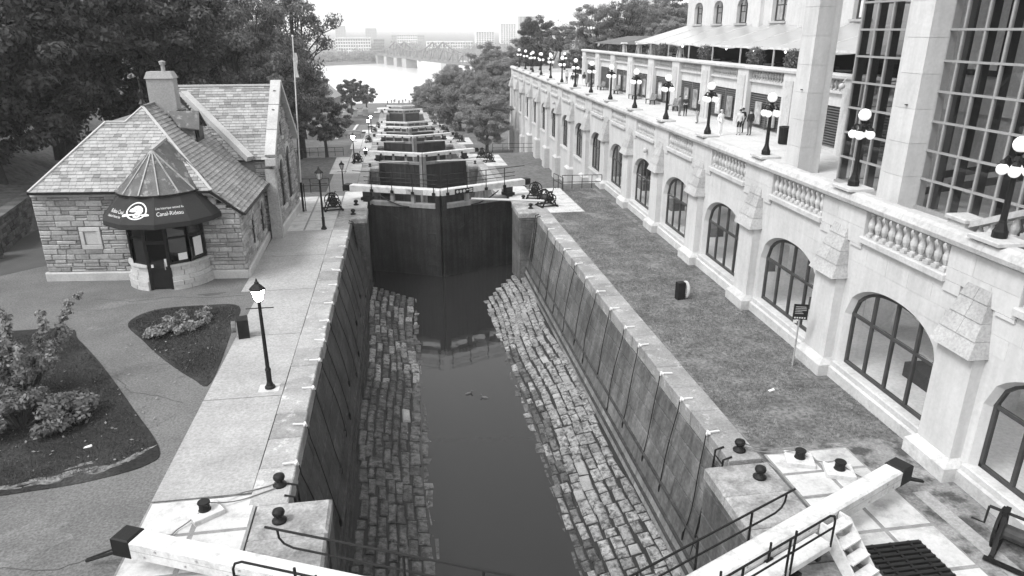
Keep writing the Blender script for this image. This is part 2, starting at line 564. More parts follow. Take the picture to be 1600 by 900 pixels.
# right lawn and the worn strip along the hotel
flat('lawn', [(9.33, 15.6), (14.2, 15.6), (14.2, 50.2), (9.33, 50.2)], 0.012, lawn_worn)
flat('worn_ground', [(11.9, 4), (14.2, 4), (14.2, 15.62), (9.3, 15.62), (9.3, 15.3)], 0.016, soil)
flat('cable_strip', [(12.55, 4), (12.95, 4), (12.75, 13.2), (12.35, 13.2)], 0.030, concrete, 0.05)

# ------------------------------------------------------------------ lock chambers
def slab_field(parent, x0, x1, y0, y1, z, nx, ny, m, name='slab', gap=0.055, shapes=None):
    sh = []
    for i in range(nx):
        for j in range(ny):
            a, b = x0 + (x1 - x0) * i / nx + gap, x0 + (x1 - x0) * (i + 1) / nx - gap
            c, d = y0 + (y1 - y0) * j / ny + gap, y0 + (y1 - y0) * (j + 1) / ny - gap
            mb = MB().cbox(a, b, c, d, z - 0.12, z + random.uniform(-0.004, 0.004), 0.012)
            sh.append(mb)
    pieces(name, sh, m, parent)
    MB().box(x0, x1, y0, y1, z - 0.35, z - 0.014).build('slab_bed', gate_pale, parent)

for k in range(8):
    z = zc(k)
    y0, y1 = HG[k], HG[k + 1]
    yc0 = y0 + 4.1 if k == 0 else y0 + 3.0
    yc1 = y1 - 3.9
    xm = XC((y0 + y1) / 2)
    xl, xr = xm - 5.72, xm + 5.88          # chamber edges at the coping
    near = (k == 0)
    lw = link('lock_chamber', None)
    tag(lw, kind='structure')
    # backing of the side walls (the joints show it)
    low = z - WATER_DEPTH - 0.6
    for sgn, xt, xb in ((-1, xl, xl + 1.0), (1, xr, xr - 0.75)):
        o = 0.03 * sgn
        MB().hexa([(xb + o, yc0 - 6, low), (xb + sgn * 2 + o, yc0 - 6, low), (xb + sgn * 2 + o, y1 + 2, low), (xb + o, y1 + 2, low),
                   (xt + o, yc0 - 6, z - 0.42), (xt + sgn * 0.8, yc0 - 6, z - 0.42), (xt + sgn * 0.8, y1 + 2, z - 0.42), (xt + o, y1 + 2, z - 0.42)]).build('wall_core', joint_m if near else lockwall_dark, lw)
    # courses
    if k <= 1:
        for sgn, xt, xb in ((-1, xl, xl + 1.0), (1, xr, xr - 0.75)):
            H = WATER_DEPTH - 0.42 + (-0.45 if near else 0.1)
            H = WATER_DEPTH - 0.42
            top = Vector((xt, 0, z - 0.42))
            bot = Vector((xb, 0, z - WATER_DEPTH))
            vdir = (top - bot).normalized()
            Ls = (top - bot).length
            nrm = Vector((0, 1, 0)).cross(vdir) * (1 if sgn < 0 else -1)
            if nrm.x * sgn > 0: nrm = -nrm
            sh_up, sh_lo = [], []
            edges = [0.35, 0.8, 1.25, 1.95, 2.65, 3.35, 3.95, Ls - 0.02] if near else [0.2, 0.9, 1.7, 2.5, 3.3, Ls - 0.02]
            for ci in range(len(edges) - 1):
                lowc = ci < 2
                yy = yc0 - 0.5 + random.uniform(-1.5, 0)
                while yy < yc1 + 0.2:
                    Lb = random.uniform(1.0, 1.5) if lowc else random.uniform(4.0, 8.5)
                    a, b = max(yy, yc0 - 0.5), min(yy + Lb, yc1 + 0.2)
                    if b - a > 0.1:
                        mb = MB().stone(bot, (0, 1, 0), vdir, nrm, a + 0.012, b - 0.012, edges[ci] + 0.022, edges[ci + 1] - 0.022, 0.035 + random.uniform(-.006, .006), 0.015, 0.0)
                        (sh_lo if lowc else sh_up).append(mb)
                    yy += Lb
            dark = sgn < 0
            pieces('wall_block', sh_up, lockwall_shade if dark else lockwall_m, lw)
            pieces('foot_block', sh_lo, lockwall_shade if dark else (lockwall_low if near else lockwall_m), lw)
            # timber ledges along the foot
            if near:
                for hgt in (0.36, 0.82, 1.26, 1.95):
                    p = bot + vdir * hgt + nrm * 0.05
                    MB().bar((p.x, yc0, p.z), (p.x, yc1, p.z), 0.12, 0.09).build('ledge', lockwall_dark, lw)
    # coping stones
    Lc = 1.5 if k < 3 else 2.4
    for sgn, xt in ((-1, xl), (1, xr)):
        y = yc0
        sh = []
        while y < yc1 - 0.05:
            L = min(Lc * random.uniform(0.85, 1.15), yc1 - y)
            if yc1 - (y + L) < 0.5: L = yc1 - y
            e = random.uniform(-0.03, 0.03)
            xa, xb_ = (xt + e, xt + 0.94 * sgn)
            a, b = min(xa, xb_), max(xa, xb_)
            mb = MB().cbox(a, b, y + 0.012, y + L - 0.012, z - 0.45, z + 0.05 + random.uniform(-0.012, 0.012), 0.03)
            sh.append(mb)
            y += L
        pieces('coping_stone', sh, coping_m, lw)
    # water
    wz = z - WATER_DEPTH
    w = MB().add([(xl + 0.4, y0 - 6 if near else y0 + 0.5, wz), (xr - 0.4, y0 - 6 if near else y0 + 0.5, wz), (xr - 0.4, y1 + 0.5, wz), (xl + 0.4, y1 + 0.5, wz)], [(0, 1, 2, 3)]).build('lock_water', pool_m)
    tag(w, kind='structure')
    # piers beside the gates (upper end of the next pair) and the recess walls behind them
    pl, pr = xm - 4.85, xm + 4.85
    def pier(ya, yb2, side, zt, xin, stones):
        s = side
        a, b = (xin - 1.75, xin) if s < 0 else (xin, xin + 1.75)
        lowp = zt - WATER_DEPTH - 1
        MB().box(a + .02, b - .02, ya + .02, yb2 - .02, lowp, zt - 0.28).build('pier_core', lockwall_m, lw)
        sh = []
        hgt = [lowp + 0.9 * i for i in range(int((zt - 0.32 - lowp) / 0.9) + 1)] + [zt - 0.32]
        for h0, h1 in zip(hgt[:-1], hgt[1:]):
            if h1 - h0 < 0.1 or not stones: continue
            # face towards the chamber and face towards the viewer
            xs_ = xin
            sh.append(MB().stone((xs_, 0, 0), (0, 1, 0), (0, 0, 1), (-s, 0, 0), ya + .02, yb2 - .02, h0 + .012, h1 - .012, 0.03, 0.02, 0.004))
            sh.append(MB().stone((0, ya, 0), (1, 0, 0), (0, 0, 1), (0, -1, 0), a + .02, b - .02, h0 + .012, h1 - .012, 0.03, 0.02, 0.004))
        pieces('pier_block', sh, lockwall_m, lw)
        ny = max(1, round((yb2 - ya) / 1.3))
        sh = []
        for j in range(ny):
            c, d = ya + (yb2 - ya) * j / ny, ya + (yb2 - ya) * (j + 1) / ny
            sh.append(MB().cbox(a - (0.06 if s > 0 else 0) , b + (0.06 if s < 0 else 0), c + 0.015 - (0.06 if j == 0 else 0), d - 0.015, zt - 0.3, zt + 0.055, 0.07))
        pieces('pier_cap', sh, pier_m, lw)
    if near:
        pier(5.0, 15.25, -1, 0, -2.2, True)
        pier(5.0, 15.05, 1, 0, 7.65, True)
    pier(y1 - 4.6, y1 - 2.0, -1, z, pl, k < 3)
    pier(y1 - 4.9, y1 - 2.0, 1, z, pr, k < 3)
    # gate recess and abutment below the gate on both sides
    zt = z
    for s, xin in ((-1, pl), (1, pr)):
        a, b = (xin - 3.2, xin - 0.75) if s < 0 else (xin + 0.75, xin + 3.2)
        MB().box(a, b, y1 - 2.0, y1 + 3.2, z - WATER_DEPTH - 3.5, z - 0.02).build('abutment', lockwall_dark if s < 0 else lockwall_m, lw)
        a, b = (xin - 1.0, xin + 0.0) if s < 0 else (xin, xin + 1.0)
        MB().box(a, b, y1 + 0.45, y1 + 3.2, z - WATER_DEPTH - 3.5, z - 0.03).build('abutment', lockwall_m, lw)
    # concrete slabs on the two abutments
    pf = link('gate_platform', None); tag(pf, kind='structure')
    yA, yB = y1 - 7.2, y1 + 3.2
    xo_l, xo_r = (xm - 9.8 if k else -7.5), (xm + 9.1)
    if k < 3:
        slab_field(pf, xo_l, pl - 1.75, yA, yB - 1.2 if k == 0 else yB, z + 0.05, 2, 4, concrete_pale)
        slab_field(pf, pr + 1.75, xo_r, y1 - 5.2, yB - 1.0, z + 0.05, 1, 3, concrete_pale)
        MB().box(pl - 1.72, pl - 0.02, y1 - 1.95, yB, z - 0.1, z + 0.045).build('edge_slab', concrete_pale, pf)
        MB().box(pr + 0.02, pr + 1.72, y1 - 1.95, yB, z - 0.1, z + 0.045).build('edge_slab', concrete_pale, pf)
    else:
        MB().box(xo_l, pl, y1 - 1.95, yB, z - 0.4, z + 0.05).build('slab', concrete_pale, pf)
        MB().box(pr, xo_r, y1 - 1.95, yB, z - 0.4, z + 0.05).build('slab', concrete_pale, pf)
    if k >= 1:
        # light path on the left, narrow strip on the right
        MB().box(xl - 3.6, xl - 0.97, yc0 + 0.2, y1 - 2, z - 0.1, z + 0.03).build('path', concrete, pf)
        MB().box(xr + 0.97, xr + (1.7 if k < 5 else 3.0), yc0 + 0.2, y1 - 2, z - 0.1, z + 0.03).build('path', concrete if k > 4 else coping_m, pf)

# near platforms beside the upper gate of lock one
npf = link('gate_platform', None); tag(npf, kind='structure')
slab_field(npf, -6.55, -3.97, 9.0, 15.72, 0.05, 2, 5, concrete_pale)
slab_field(npf, 9.45, 12.0, 9.2, 13.4, 0.05, 2, 3, concrete_pale)
slab_field(npf, 9.45, 11.9, 13.4, 15.35, 0.06, 2, 2, concrete_pale)

# stone apron on the floor of lock one
apron = link('lock_floor', None); tag(apron, kind='structure')
def apron_side(xa, za, xb, zb, ncol, y0, y1f, m_fn, seed, lens):
    random.seed(seed)
    a, b = Vector((xa, 0, za)), Vector((xb, 0, zb))
    u = (b - a).normalized()
    L = (b - a).length
    nrm = Vector((0, 0, 1)) - u * u.z
    nrm.normalize()
    groups = {}
    w = [random.uniform(0.8, 1.2) for _ in range(ncol)]
    t = sum(w)
    acc = 0
    for c in range(ncol):
        u0, u1 = acc / t * L, (acc + w[c]) / t * L
        acc += w[c]
        yy = y0 + random.uniform(-0.5, 0)
        end = y1f(c / ncol)
        while yy < end:
            Lb = random.uniform(*lens)
            g_ = 0.022 + 0.02 * random.random()
            du = 0.13 * math.sin(yy * 0.5 + c * 0.25 + seed) + random.uniform(-0.04, 0.04)
            mb = MB().stone(a, u, (0, 1, 0), nrm, u0 + g_ + du, u1 - g_ + du, yy + g_, min(yy + Lb, end + .2) - g_, 0.05 + random.uniform(-0.022, 0.022), 0.045, 0.03, 0.12)
            groups.setdefault(m_fn(c, yy), []).append(mb)
            yy += Lb
    for m_, sh in groups.items():
        pieces('floor_stone', sh, MATS[m_], apron)
    o = nrm * 0.015
    MB().add([a - o + Vector((0, y0, 0)), b - o + Vector((0, y0, 0)), b - o + Vector((0, y1f(1), 0)), a - o + Vector((0, y1f(0), 0))], [(0, 1, 2, 3)]).build('floor_bed', mud, apron)
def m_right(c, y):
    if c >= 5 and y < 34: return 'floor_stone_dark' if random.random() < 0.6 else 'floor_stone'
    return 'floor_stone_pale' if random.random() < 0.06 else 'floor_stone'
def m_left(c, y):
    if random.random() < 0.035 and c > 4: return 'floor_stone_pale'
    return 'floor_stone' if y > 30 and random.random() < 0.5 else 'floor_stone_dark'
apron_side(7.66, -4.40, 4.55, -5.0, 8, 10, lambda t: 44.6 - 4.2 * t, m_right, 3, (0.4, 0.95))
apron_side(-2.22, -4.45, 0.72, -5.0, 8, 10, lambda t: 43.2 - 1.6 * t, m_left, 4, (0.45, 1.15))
random.seed(21)
# ------------------------------------------------------------------ lock gates: each leaf is a thing
GA = math.atan2(2.2, 4.9)
LF = math.hypot(4.9, 2.2)
steel_grey = mat('steel_grey', 0.30, 0.15, 2, 0.6, 0.1, 30, moss=(0.15, 3, 0.6, 0.08))
def rail_run(mb, pts, r=0.024, n=6):
    mb.tube(pts, r, n)
def gate_leaf(side, yh, z, tail, label, mode):
    """local x runs from the hinge to the mitre, local y*d points downstream"""
    xm = XC(yh)
    d = 1 if side < 0 else -1
    t = thing('lock_gate_leaf', label, 'lock gate', (xm + side * 4.9, yh, z), -GA if side < 0 else PI + GA, 'timber lock gate leaves')
    Y = lambda a: d * a
    full = mode in ('near', 'rail')
    low = -WATER_DEPTH - 0.3
    # planking on the upstream face
    n = 14 if full else 8
    me = {}
    for i in range(n):
        a, b = 0.3 + (LF - 0.62) * i / n, 0.3 + (LF - 0.62) * (i + 1) / n
        y0, y1 = sorted((Y(-0.16 + random.uniform(-.004, .004)), Y(-0.05)))
        MB().box(a + 0.006, b - 0.006, y0, y1, low, -0.12).build('plank', gate_wood, t)
    y0, y1 = sorted((Y(-0.05), Y(0.22)))
    MB().box(0.2, LF - 0.25, y0, y1, low, -0.15).build('core', gate_wood, t)
    y0, y1 = sorted((Y(-0.22), Y(0.26)))
    MB().box(LF - 0.32, LF - 0.012, y0, y1, low, 0.74).build('mitre_post', gate_wood if full else gate_pale, t)
    MB().box(-0.2, 0.3, y0, y1, low, 0.74).build('heel_post', gate_wood, t)
    y0, y1 = sorted((Y(-0.2), Y(0.3)))
    MB().box(0.3, LF - 0.32, y0, y1, -0.15, 0.12).build('top_rail', gate_pale, t)
    for xx in (1.9, 3.4):
        y0, y1 = sorted((Y(-0.1), Y(0.15)))
        MB().box(xx - 0.12, xx + 0.12, y0, y1, 0.12, 0.74).build('strut', gate_pale, t)
    # white balance beam with black end
    bz0, bz1 = (0.6, 1.02) if mode == 'near' else (0.74, 1.15)
    w0, w1 = (-0.18, 0.27) if mode == 'near' else (-0.22, 0.3)
    y0, y1 = sorted((Y(w0), Y(w1)))
    mb = MB().cbox(-tail + 0.45, LF - 0.01, y0, y1, bz0, bz1, 0.05)
    mb.build('balance_beam', white_paint, t)
    MB().cbox(-tail, -tail + 0.45, y0 - 0.012, y1 + 0.012, bz0 - 0.012, bz1 + 0.012, 0.03).build('beam_end', black_iron, t)
    # anchor strap at the heel
    mb = MB().box(-0.32, 0.36, min(Y(-0.3), Y(0.4)), max(Y(-0.3), Y(0.4)), 0.14, 0.34)
    mb.build('anchor_strap', black_iron, t)
    # small iron brackets along the beam
    if mode != 'far':
        nb = 4
        for i in range(nb):
            xx = 0.5 + (LF - 0.9) * i / (nb - 1)
            yy = Y(w0 - 0.02)
            y0, y1 = sorted((yy - 0.05, yy + 0.05))
            MB().box(xx - 0.11, xx + 0.11, y0, y1, bz0 + 0.02, bz0 + 0.2).build('bracket', black_iron, t)
            if mode == 'rail' or mode == 'near':
                yb = Y(w0 - 0.03)
                MB().tube([(xx, yb, bz0 + 0.1), (xx, yb, bz1 + (0.98 if mode == 'rail' else 0.2))], 0.028, 6).build('rail_post', black_iron, t)
    if mode == 'rail':
        yb = Y(w0 - 0.03)
        x0 = 0.3 - 0.55 * (1 if side > 0 else 0.4)
        for q, hh in enumerate((0.98, 0.62, 0.36)):
            MB().tube([(x0 - (0.9 if q == 0 else 0.1), yb, bz1 + hh), (LF - 0.1, yb, bz1 + hh)], 0.024, 6).build('hand_rail', black_iron, t)
    if mode == 'near':
        # lower walkway plank on the near side, railings on both sides
        y0, y1 = sorted((Y(-0.62), Y(-0.2)))
        MB().cbox(-1.05, LF - 0.02, y0, y1, 0.62, 0.78, 0.02).build('walkway', white_paint, t)
        for i in range(5):
            xx = -0.7 + i * 1.45
            y0, y1 = sorted((Y(-0.6), Y(-0.16)))
            MB().box(xx - 0.06, xx + 0.06, y0, y1, 0.46, 0.62).build('walkway_bracket', black_iron, t)
        y0, y1 = sorted((Y(-0.62), Y(-0.24)))
        MB().box(-0.1, 0.45, y0, y1, 0.05, 0.46).build('anchor_block', black_iron, t)
        # far side rail
        yb = Y(w1 + 0.05)
        MB().tube([(-0.9, yb, bz1 + 0.62), (LF, yb, bz1 + 0.62)], 0.026, 6).build('hand_rail', black_iron, t)
        MB().tube([(-0.62, yb, bz1 + 0.62), (-0.6, yb, bz1 + 0.42), (-0.5, yb, bz1 + 0.3), (-0.3, yb, bz1 + 0.24), (LF, yb, bz1 + 0.24)], 0.024, 6).build('mid_rail', black_iron, t)
        for xx in (0.5, 2.1, 3.7, 5.2):
            MB().tube([(xx, yb, bz1 - 0.3), (xx, yb, bz1 + 0.62)], 0.028, 6).build('rail_post', black_iron, t)
        # near side rail with a hooped end
        yb = Y(-0.62)
        MB().tube([(-1.0, yb, 0.72), (-1.0, yb, 1.38), (-0.94, yb, 1.52), (-0.78, yb, 1.6), (LF, yb, 1.6)], 0.026, 6).build('hand_rail', black_iron, t)
        MB().tube([(-1.0, yb, 1.22), (LF, yb, 1.22)], 0.024, 6).build('mid_rail', black_iron, t)
        for xx in (0.35, 0.5, 1.9, 3.4, 4.9):
            MB().tube([(xx, yb, 0.45), (xx, yb, 1.72 if xx < 0.4 else 1.6)], 0.028, 6).build('rail_post', black_iron, t)
        for i in range(9):
            xx = -tail + 0.8 + i * 1.0
            yy = Y(w0)
            MB().tube([(xx, yy - 0.015, bz0 + 0.1), (xx, yy + 0.015, bz0 + 0.1)], 0.028, 6).build('bolt', steel_grey, t)
            MB().tube([(xx + 0.3, yy - 0.015, bz1 - 0.12), (xx + 0.3, yy + 0.015, bz1 - 0.12)], 0.028, 6).build('bolt', steel_grey, t)
        y0, y1 = sorted((Y(w0 - 0.004), Y(w1 + 0.004)))
        MB().box(-tail + 0.46, LF, y0, y1, bz0 + 0.2, bz0 + 0.208).build('beam_seam', steel_grey, t)
        # truss rods under the tail
        MB().tube([(-tail + 0.2, Y(0.1), bz0), (-tail - 0.9, Y(-0.1), 0.15)], 0.035, 6).build('stay_rod', black_iron, t)
        MB().tube([(-tail + 0.2, Y(0.38), bz0), (-tail - 0.9, Y(-0.08), 0.18)], 0.022, 6).build('stay_rod', black_iron, t)
    if mode == 'rail':
        # rungs near the mitre, stay lines on the face
        if side < 0:
            for i in range(4):
                zz = -1.9 - 0.75 * i
                mb = MB().tube([(LF - 1.0, Y(-0.22), zz), (LF - 0.42, Y(-0.22), zz), (LF - 0.42, Y(-0.22), zz - 0.35)], 0.03, 5)
                mb.build('step_iron', black_iron, t)
            y0, y1 = sorted((Y(w0 - 0.03), Y(w0)))
            MB().box(3.0, 4.2, y0, y1, bz0 + 0.03, bz1 - 0.06).build('name_panel', steel_grey, t)
        else:
            y0, y1 = sorted((Y(w0 - 0.05), Y(w0 - 0.01)))
            pn = MB().box(LF - 2.35, LF - 0.95, y0, y1, bz0 - 0.02, bz1 - 0.06).build('dial_panel', black_iron, t)
            for i in range(4):
                mb = MB()
                xx = LF - 1.12 - i * 0.26
                ring = [(xx + 0.1 * math.cos(a), Y(w0 - 0.056), bz0 + 0.17 + 0.1 * math.sin(a)) for a in np.linspace(0, 2 * PI, 16, endpoint=False)]
                mb.prism(ring, (0, Y(-0.012), 0)).build('dial', white_paint, pn)
            for i in range(2):
                y0, y1 = sorted((Y(w0 - 0.062), Y(w0 - 0.05)))
                MB().box(LF - 2.28, LF - 2.04, y0, y1, bz0 + 0.06 + i * 0.14, bz0 + 0.14 + i * 0.14).build('dial', white_paint, pn)
        a, b = (0.4, 3.9) if side < 0 else (0.6, 4.2)
        MB().bar((a, Y(-0.2), -0.1), (b, Y(-0.2), -1.7), 0.03, 0.1).build('diagonal_strap', gate_wood, t)
        MB().tube([(1.0, Y(-0.24), 0.6), (1.7, Y(-0.3), 0.25), (2.6, Y(-0.3), -0.05), (3.2, Y(-0.25), -0.1)], 0.04, 5).build('hose', black_iron, t)
    return t
names = {1: 'first gate beyond the house, with tall black railings', 2: 'second gate down the flight', 3: 'third gate down the flight', 4: 'fourth gate down the flight',
         5: 'fifth gate down the flight', 6: 'sixth gate down the flight', 7: 'seventh gate down the flight', 8: 'last gate before the river'}
gate_leaf(-1, HG[0] + 0.5, 0, 4.35, 'nearest lock gate leaf at bottom left with white balance beam and black railings', 'near')
gate_leaf(1, HG[0], 0, 4.95, 'nearest lock gate leaf at bottom right with white balance beam, walkway and railings', 'near')
for k in range(1, 9):
    md = 'rail' if k == 1 else ('mid' if k < 5 else 'far')
    z = zc(k - 1)
    gate_leaf(-1, HG[k], z, 1.6, 'left leaf of the ' + names[k], md)
    gate_leaf(1, HG[k], z, 1.7, 'right leaf of the ' + names[k], md)

# ------------------------------------------------------------------ winches
def winch(label, loc, rz):
    t = thing('crab_winch', label, 'winch', loc, rz, 'iron crab winches beside the gates')
    for s in (-0.42, 0.42):
        mb = MB()
        mb.bar((-0.5, s, 0.05), (-0.08, s, 1.0), 0.07, 0.08, (0, 1, 0)).bar((0.5, s, 0.05), (0.08, s, 1.0), 0.07, 0.08, (0, 1, 0))
        mb.box(-0.15, 0.15, s - 0.05, s + 0.05, 0.95, 1.06).box(-0.6, 0.6, s - 0.05, s + 0.05, 0.05, 0.12)
        mb.bar((-0.3, s, 0.5), (0.3, s, 0.5), 0.05, 0.06)
        mb.build('side_frame', black_iron, t)
    MB().tube([(0, -0.4, 0.52), (0, -0.36, 0.52), (0, 0.36, 0.52), (0, 0.4, 0.52)], [0.24, 0.17, 0.17, 0.24], 12).build('drum', mat('drum', 0.035, 0.3, 6, 0.6, 0.3, 50), t)
    for rad, yy, cx in ((0.46, 0.5, 0.0), (0.3, -0.5, 0.12)):
        mb = MB()
        pts = [(cx + rad * math.cos(a), yy, 0.56 + rad * math.sin(a)) for a in np.linspace(0, 2 * PI, 17)]
        mb.tube(pts, 0.035, 5, False)
        for a in np.linspace(0, PI, 3, endpoint=False):
            mb.bar((cx - rad * math.cos(a), yy, 0.56 - rad * math.sin(a)), (cx + rad * math.cos(a), yy, 0.56 + rad * math.sin(a)), 0.04, 0.04, (0, 1, 0))
        mb.build('gear_wheel', black_iron, t)
    MB().tube([(0, -0.75, 0.98), (0, 0.75, 0.98)], 0.035, 6).build('axle', black_iron, t)
    MB().tube([(0, -0.75, 0.98), (0.12, -0.75, 1.38), (0.12, -1.0, 1.38)], 0.025, 6).build('crank', black_iron, t)
    MB().tube([(0, 0.75, 0.98), (-0.12, 0.75, 0.6), (-0.12, 1.0, 0.6)], 0.025, 6).build('crank', black_iron, t)
    for s in (-0.55, 0.55):
        MB().box(s - 0.06, s + 0.06, -0.55, 0.55, 0.0, 0.06).build('skid', black_iron, t)
    return t
w0 = winch('black iron winch at the right edge below the hotel window', (13.0, 10.65, 0.06), R(35))
KIDS[w0.name] = list(w0.children)
dup(w0, (-4.5, 46.1, 0.05), R(12), 'black winch on the slab beside the stone gable')
dup(w0, (9.1, 47.4, 0.05), R(-15), 'farther black winch of the pair on the right slab of the first gate')
dup(w0, (9.45, 45.0, 0.05), R(15), 'nearer black winch of the pair on the right slab of the first gate')
for k in range(2, 7):
    nm = names[k]
    xm = XC(HG[k])
    zz = zc(k - 1) + 0.05
    dup(w0, (xm - 7.1, HG[k] - 1.0, zz), R(15), 'black winch on the left of the ' + nm)
    dup(w0, (xm + 6.9, HG[k] + 0.3, zz), R(-10), 'farther black winch on the right of the ' + nm)
    if k < 5:
        dup(w0, (xm + 7.4, HG[k] - 2.6, zz), R(12), 'nearer black winch on the right of the ' + nm)
# push poles
pole_m = mat('pole_paint', 0.42, 0.1, 2, 0.6, 0.05, 30, moss=(0.25, 3, 0.62, 0.06))
def pole(a, b, label):
    o = MB().tube([a, b], 0.085, 8).build('push_pole', pole_m)
    tag(o, label, 'pole', 'push poles of the gates')
pole((4.6, 46.75, 0.3), (9.2, 44.7, 0.45), 'long pale pole from the first gate to the winch on its right')
for k in range(2, 5):
    xm, zz = XC(HG[k]), zc(k - 1)
    pole((xm - 1.6, HG[k] - 1.75, zz + 0.15), (xm - 6.6, HG[k] - 3.2, zz + 0.4), 'long pale pole on the left of the ' + names[k])
    pole((xm + 1.6, HG[k] - 1.75, zz + 0.15), (xm + 7.0, HG[k] - 3.0, zz + 0.4), 'long pale pole on the right of the ' + names[k])

# ------------------------------------------------------------------ white steps at the near gate
st = thing('white_steps', 'white wooden steps leading up to the nearest gate walkway', 'steps', (8.6, 11.35, 0.06), R(24))
for s in (0.0, 0.66):
    MB().prism([(s, 0.05, 0.92), (s, -0.2, 0.92), (s, -1.0, 0.0), (s, -0.62, 0.0), (s, 0.05, 0.66)], (0.05, 0, 0)).build('stringer', white_paint, st)
for i in range(4):
    yy, zz = -0.02 - 0.25 * i, 0.86 - 0.245 * i
    MB().box(0.052, 0.658, yy - 0.27, yy - 0.02, zz - 0.04, zz).build('tread', white_paint, st)

# iron grating beside the steps
gr = thing('drain_grating', 'black iron bar grating set in the slabs near the steps', 'grating', (9.75, 9.6, 0.07), 0)
for i in range(13):
    MB().box(0, 1.45, i * 0.15, i * 0.15 + 0.05, 0.0, 0.06).build('bar', black_iron, gr)
for x in (0.25, 0.7, 1.15):
    MB().box(x, x + 0.06, -0.02, 1.9, 0.005, 0.05).build('cross_bar', black_iron, gr)
MB().box(-0.05, 1.5, -0.08, 1.95, -0.02, -0.008).build('pit', joint_m, gr)

# ------------------------------------------------------------------ bollards and capstans
def bollard(label, loc):
    t = thing('mushroom_bollard', label, 'bollard', loc, 0, 'black mushroom bollards on the lock edge')
    MB().lathe([(0.17, 0), (0.175, 0.04), (0.12, 0.07), (0.075, 0.12), (0.075, 0.17)], n=14).build('base', black_iron, t, True)
    MB().lathe([(0.075, 0.15), (0.13, 0.19), (0.15, 0.25), (0.13, 0.31), (0.06, 0.345), (0.0001, 0.35)], n=14).build('head', black_iron, t, True)
    return t
bl = bollard('black bollard on the near left pier', (-3.3, 14.5, 0.06))
for loc, lb in [((-3.5, 15.95, 0.06), 'black bollard at the near end of the left coping, ropes tied to it'), ((8.8, 14.35, 0.06), 'black bollard on the near right pier'), ((8.85, 15.62, 0.06), 'black bollard where the right coping meets the near pier'),
                ((-3.15, 44.6, 0.06), 'nearer black bollard on the left pier of the first gate'), ((-3.1, 47.2, 0.06), 'farther black bollard on the left of the first gate'),
                ((8.25, 44.4, 0.06), 'nearer black bollard on the right pier of the first gate'), ((8.2, 46.9, 0.06), 'farther black bollard on the right of the first gate')]:
    dup(bl, loc, 0, lb)
for k in (2, 3, 4):
    for s, w in ((-1, 'left'), (1, 'right')):
        dup(bl, (XC(HG[k]) + s * 5.7, HG[k] - 3.6, zc(k - 1) + 0.06), 0, 'black bollard on the %s pier of the %s' % (w, names[k]))
def capstan(label, loc, rz):
    t = thing('capstan', label, 'capstan', loc, rz, 'black capstans on white blocks')
    MB().cbox(-0.36, 0.36, -0.3, 0.3, 0, 0.14, 0.02).build('block', white_paint, t)
    MB().lathe([(0.15, 0.14), (0.13, 0.18), (0.125, 0.3), (0.15, 0.34), (0.14, 0.37), (0.0001, 0.375)], n=14).build('drum', black_iron, t)
    return t
cp = capstan('black capstan on a pale block, left of the near lock', (-5.1, 15.05, 0.05), R(35))
dup(cp, (10.2, 14.85, 0.06), R(-20), 'black capstan on a pale block, the one nearer the lock on the right slab')
dup(cp, (10.95, 14.2, 0.06), R(-20), 'black capstan on a pale block, the one nearer the hotel on the right slab')
for pts, lb in [([(-3.4, 15.9, 0.12), (-4.2, 15.5, 0.08), (-5.0, 15.15, 0.3), (-5.6, 14.5, 0.1), (-6.0, 13.8, 0.12)], 'thin rope from left bollard past the capstan to the beam'),
                ([(-3.4, 16.05, 0.16), (-4.3, 15.75, 0.1), (-5.1, 15.25, 0.36)], 'short rope between left bollard and capstan'),
                ([(8.9, 15.6, 0.2), (9.6, 15.35, 0.1), (10.2, 15.02, 0.34), (10.6, 14.7, 0.15), (10.95, 14.38, 0.34), (11.5, 13.7, 0.1), (11.8, 13.3, 0.12)], 'long rope from right bollard around both capstans'),
                ([(8.9, 15.75, 0.25), (9.7, 15.5, 0.12), (10.25, 15.0, 0.4)], 'short rope from right bollard to the first capstan')]:
    P = [Vector(p) for p in pts]
    fine_p = []
    for a, b in zip(P[:-1], P[1:]):
        for j in range(5):
            q = a.lerp(b, j / 5)
            q.z -= 0.05 * math.sin(PI * j / 5)
            q.z = max(q.z, 0.085)
            fine_p.append(q)
    tag(MB().tube(fine_p + [P[-1]], 0.016, 5).build('rope', rope_m), lb, 'rope', 'ropes on the slabs')

# ------------------------------------------------------------------ cables with white hooks hanging down the lock walls
hook_m = mat('hook_white', 0.6, 0.03, 3, 0.5)
def cable(side, y, idx, n):
    xe = -3.22 if side < 0 else 8.38
    xb = -2.28 if side < 0 else 7.72
    w = 'left' if side < 0 else 'right'
    t = thing('hanging_cable', 'black cable with white hook on the %s lock wall, number %d from the viewer' % (w, idx), 'cable', (xe, y, 0.06), 0, 'cables hanging down the lock walls')
    L = random.uniform(2.6, 3.7)
    dy = random.uniform(-0.5, 0.5)
    pts = []
    for j in range(9):
        q = j / 8
        zz = -0.02 - L * q
        xw = (xb - xe) * max(0, (-zz - 0.3)) / 4.3
        pts.append((xw - side * 0.07 - side * 0.05 * math.sin(PI * q), dy * math.sin(PI * q * 0.9) * q, zz))
    MB().tube(pts, 0.018, 5).build('rope', black_iron, t)
    MB().lathe([(0.03, 0), (0.055, -0.1), (0.05, -0.28), (0.02, -0.34)], pts[-1], 6).build('weight', black_iron, t)
    hk = MB()
    hk.bar((-side * 0.04, 0.0, 0.02), (side * 0.34, random.uniform(-0.06, 0.06), 0.03), 0.045, 0.045).bar((0, -0.1, 0.02), (0, 0.1, 0.02), 0.05, 0.05).tube([(-side * 0.02, 0, 0.05), (-side * 0.06, 0, -0.06)], 0.035, 5)
    hk.build('hook', hook_m, t)
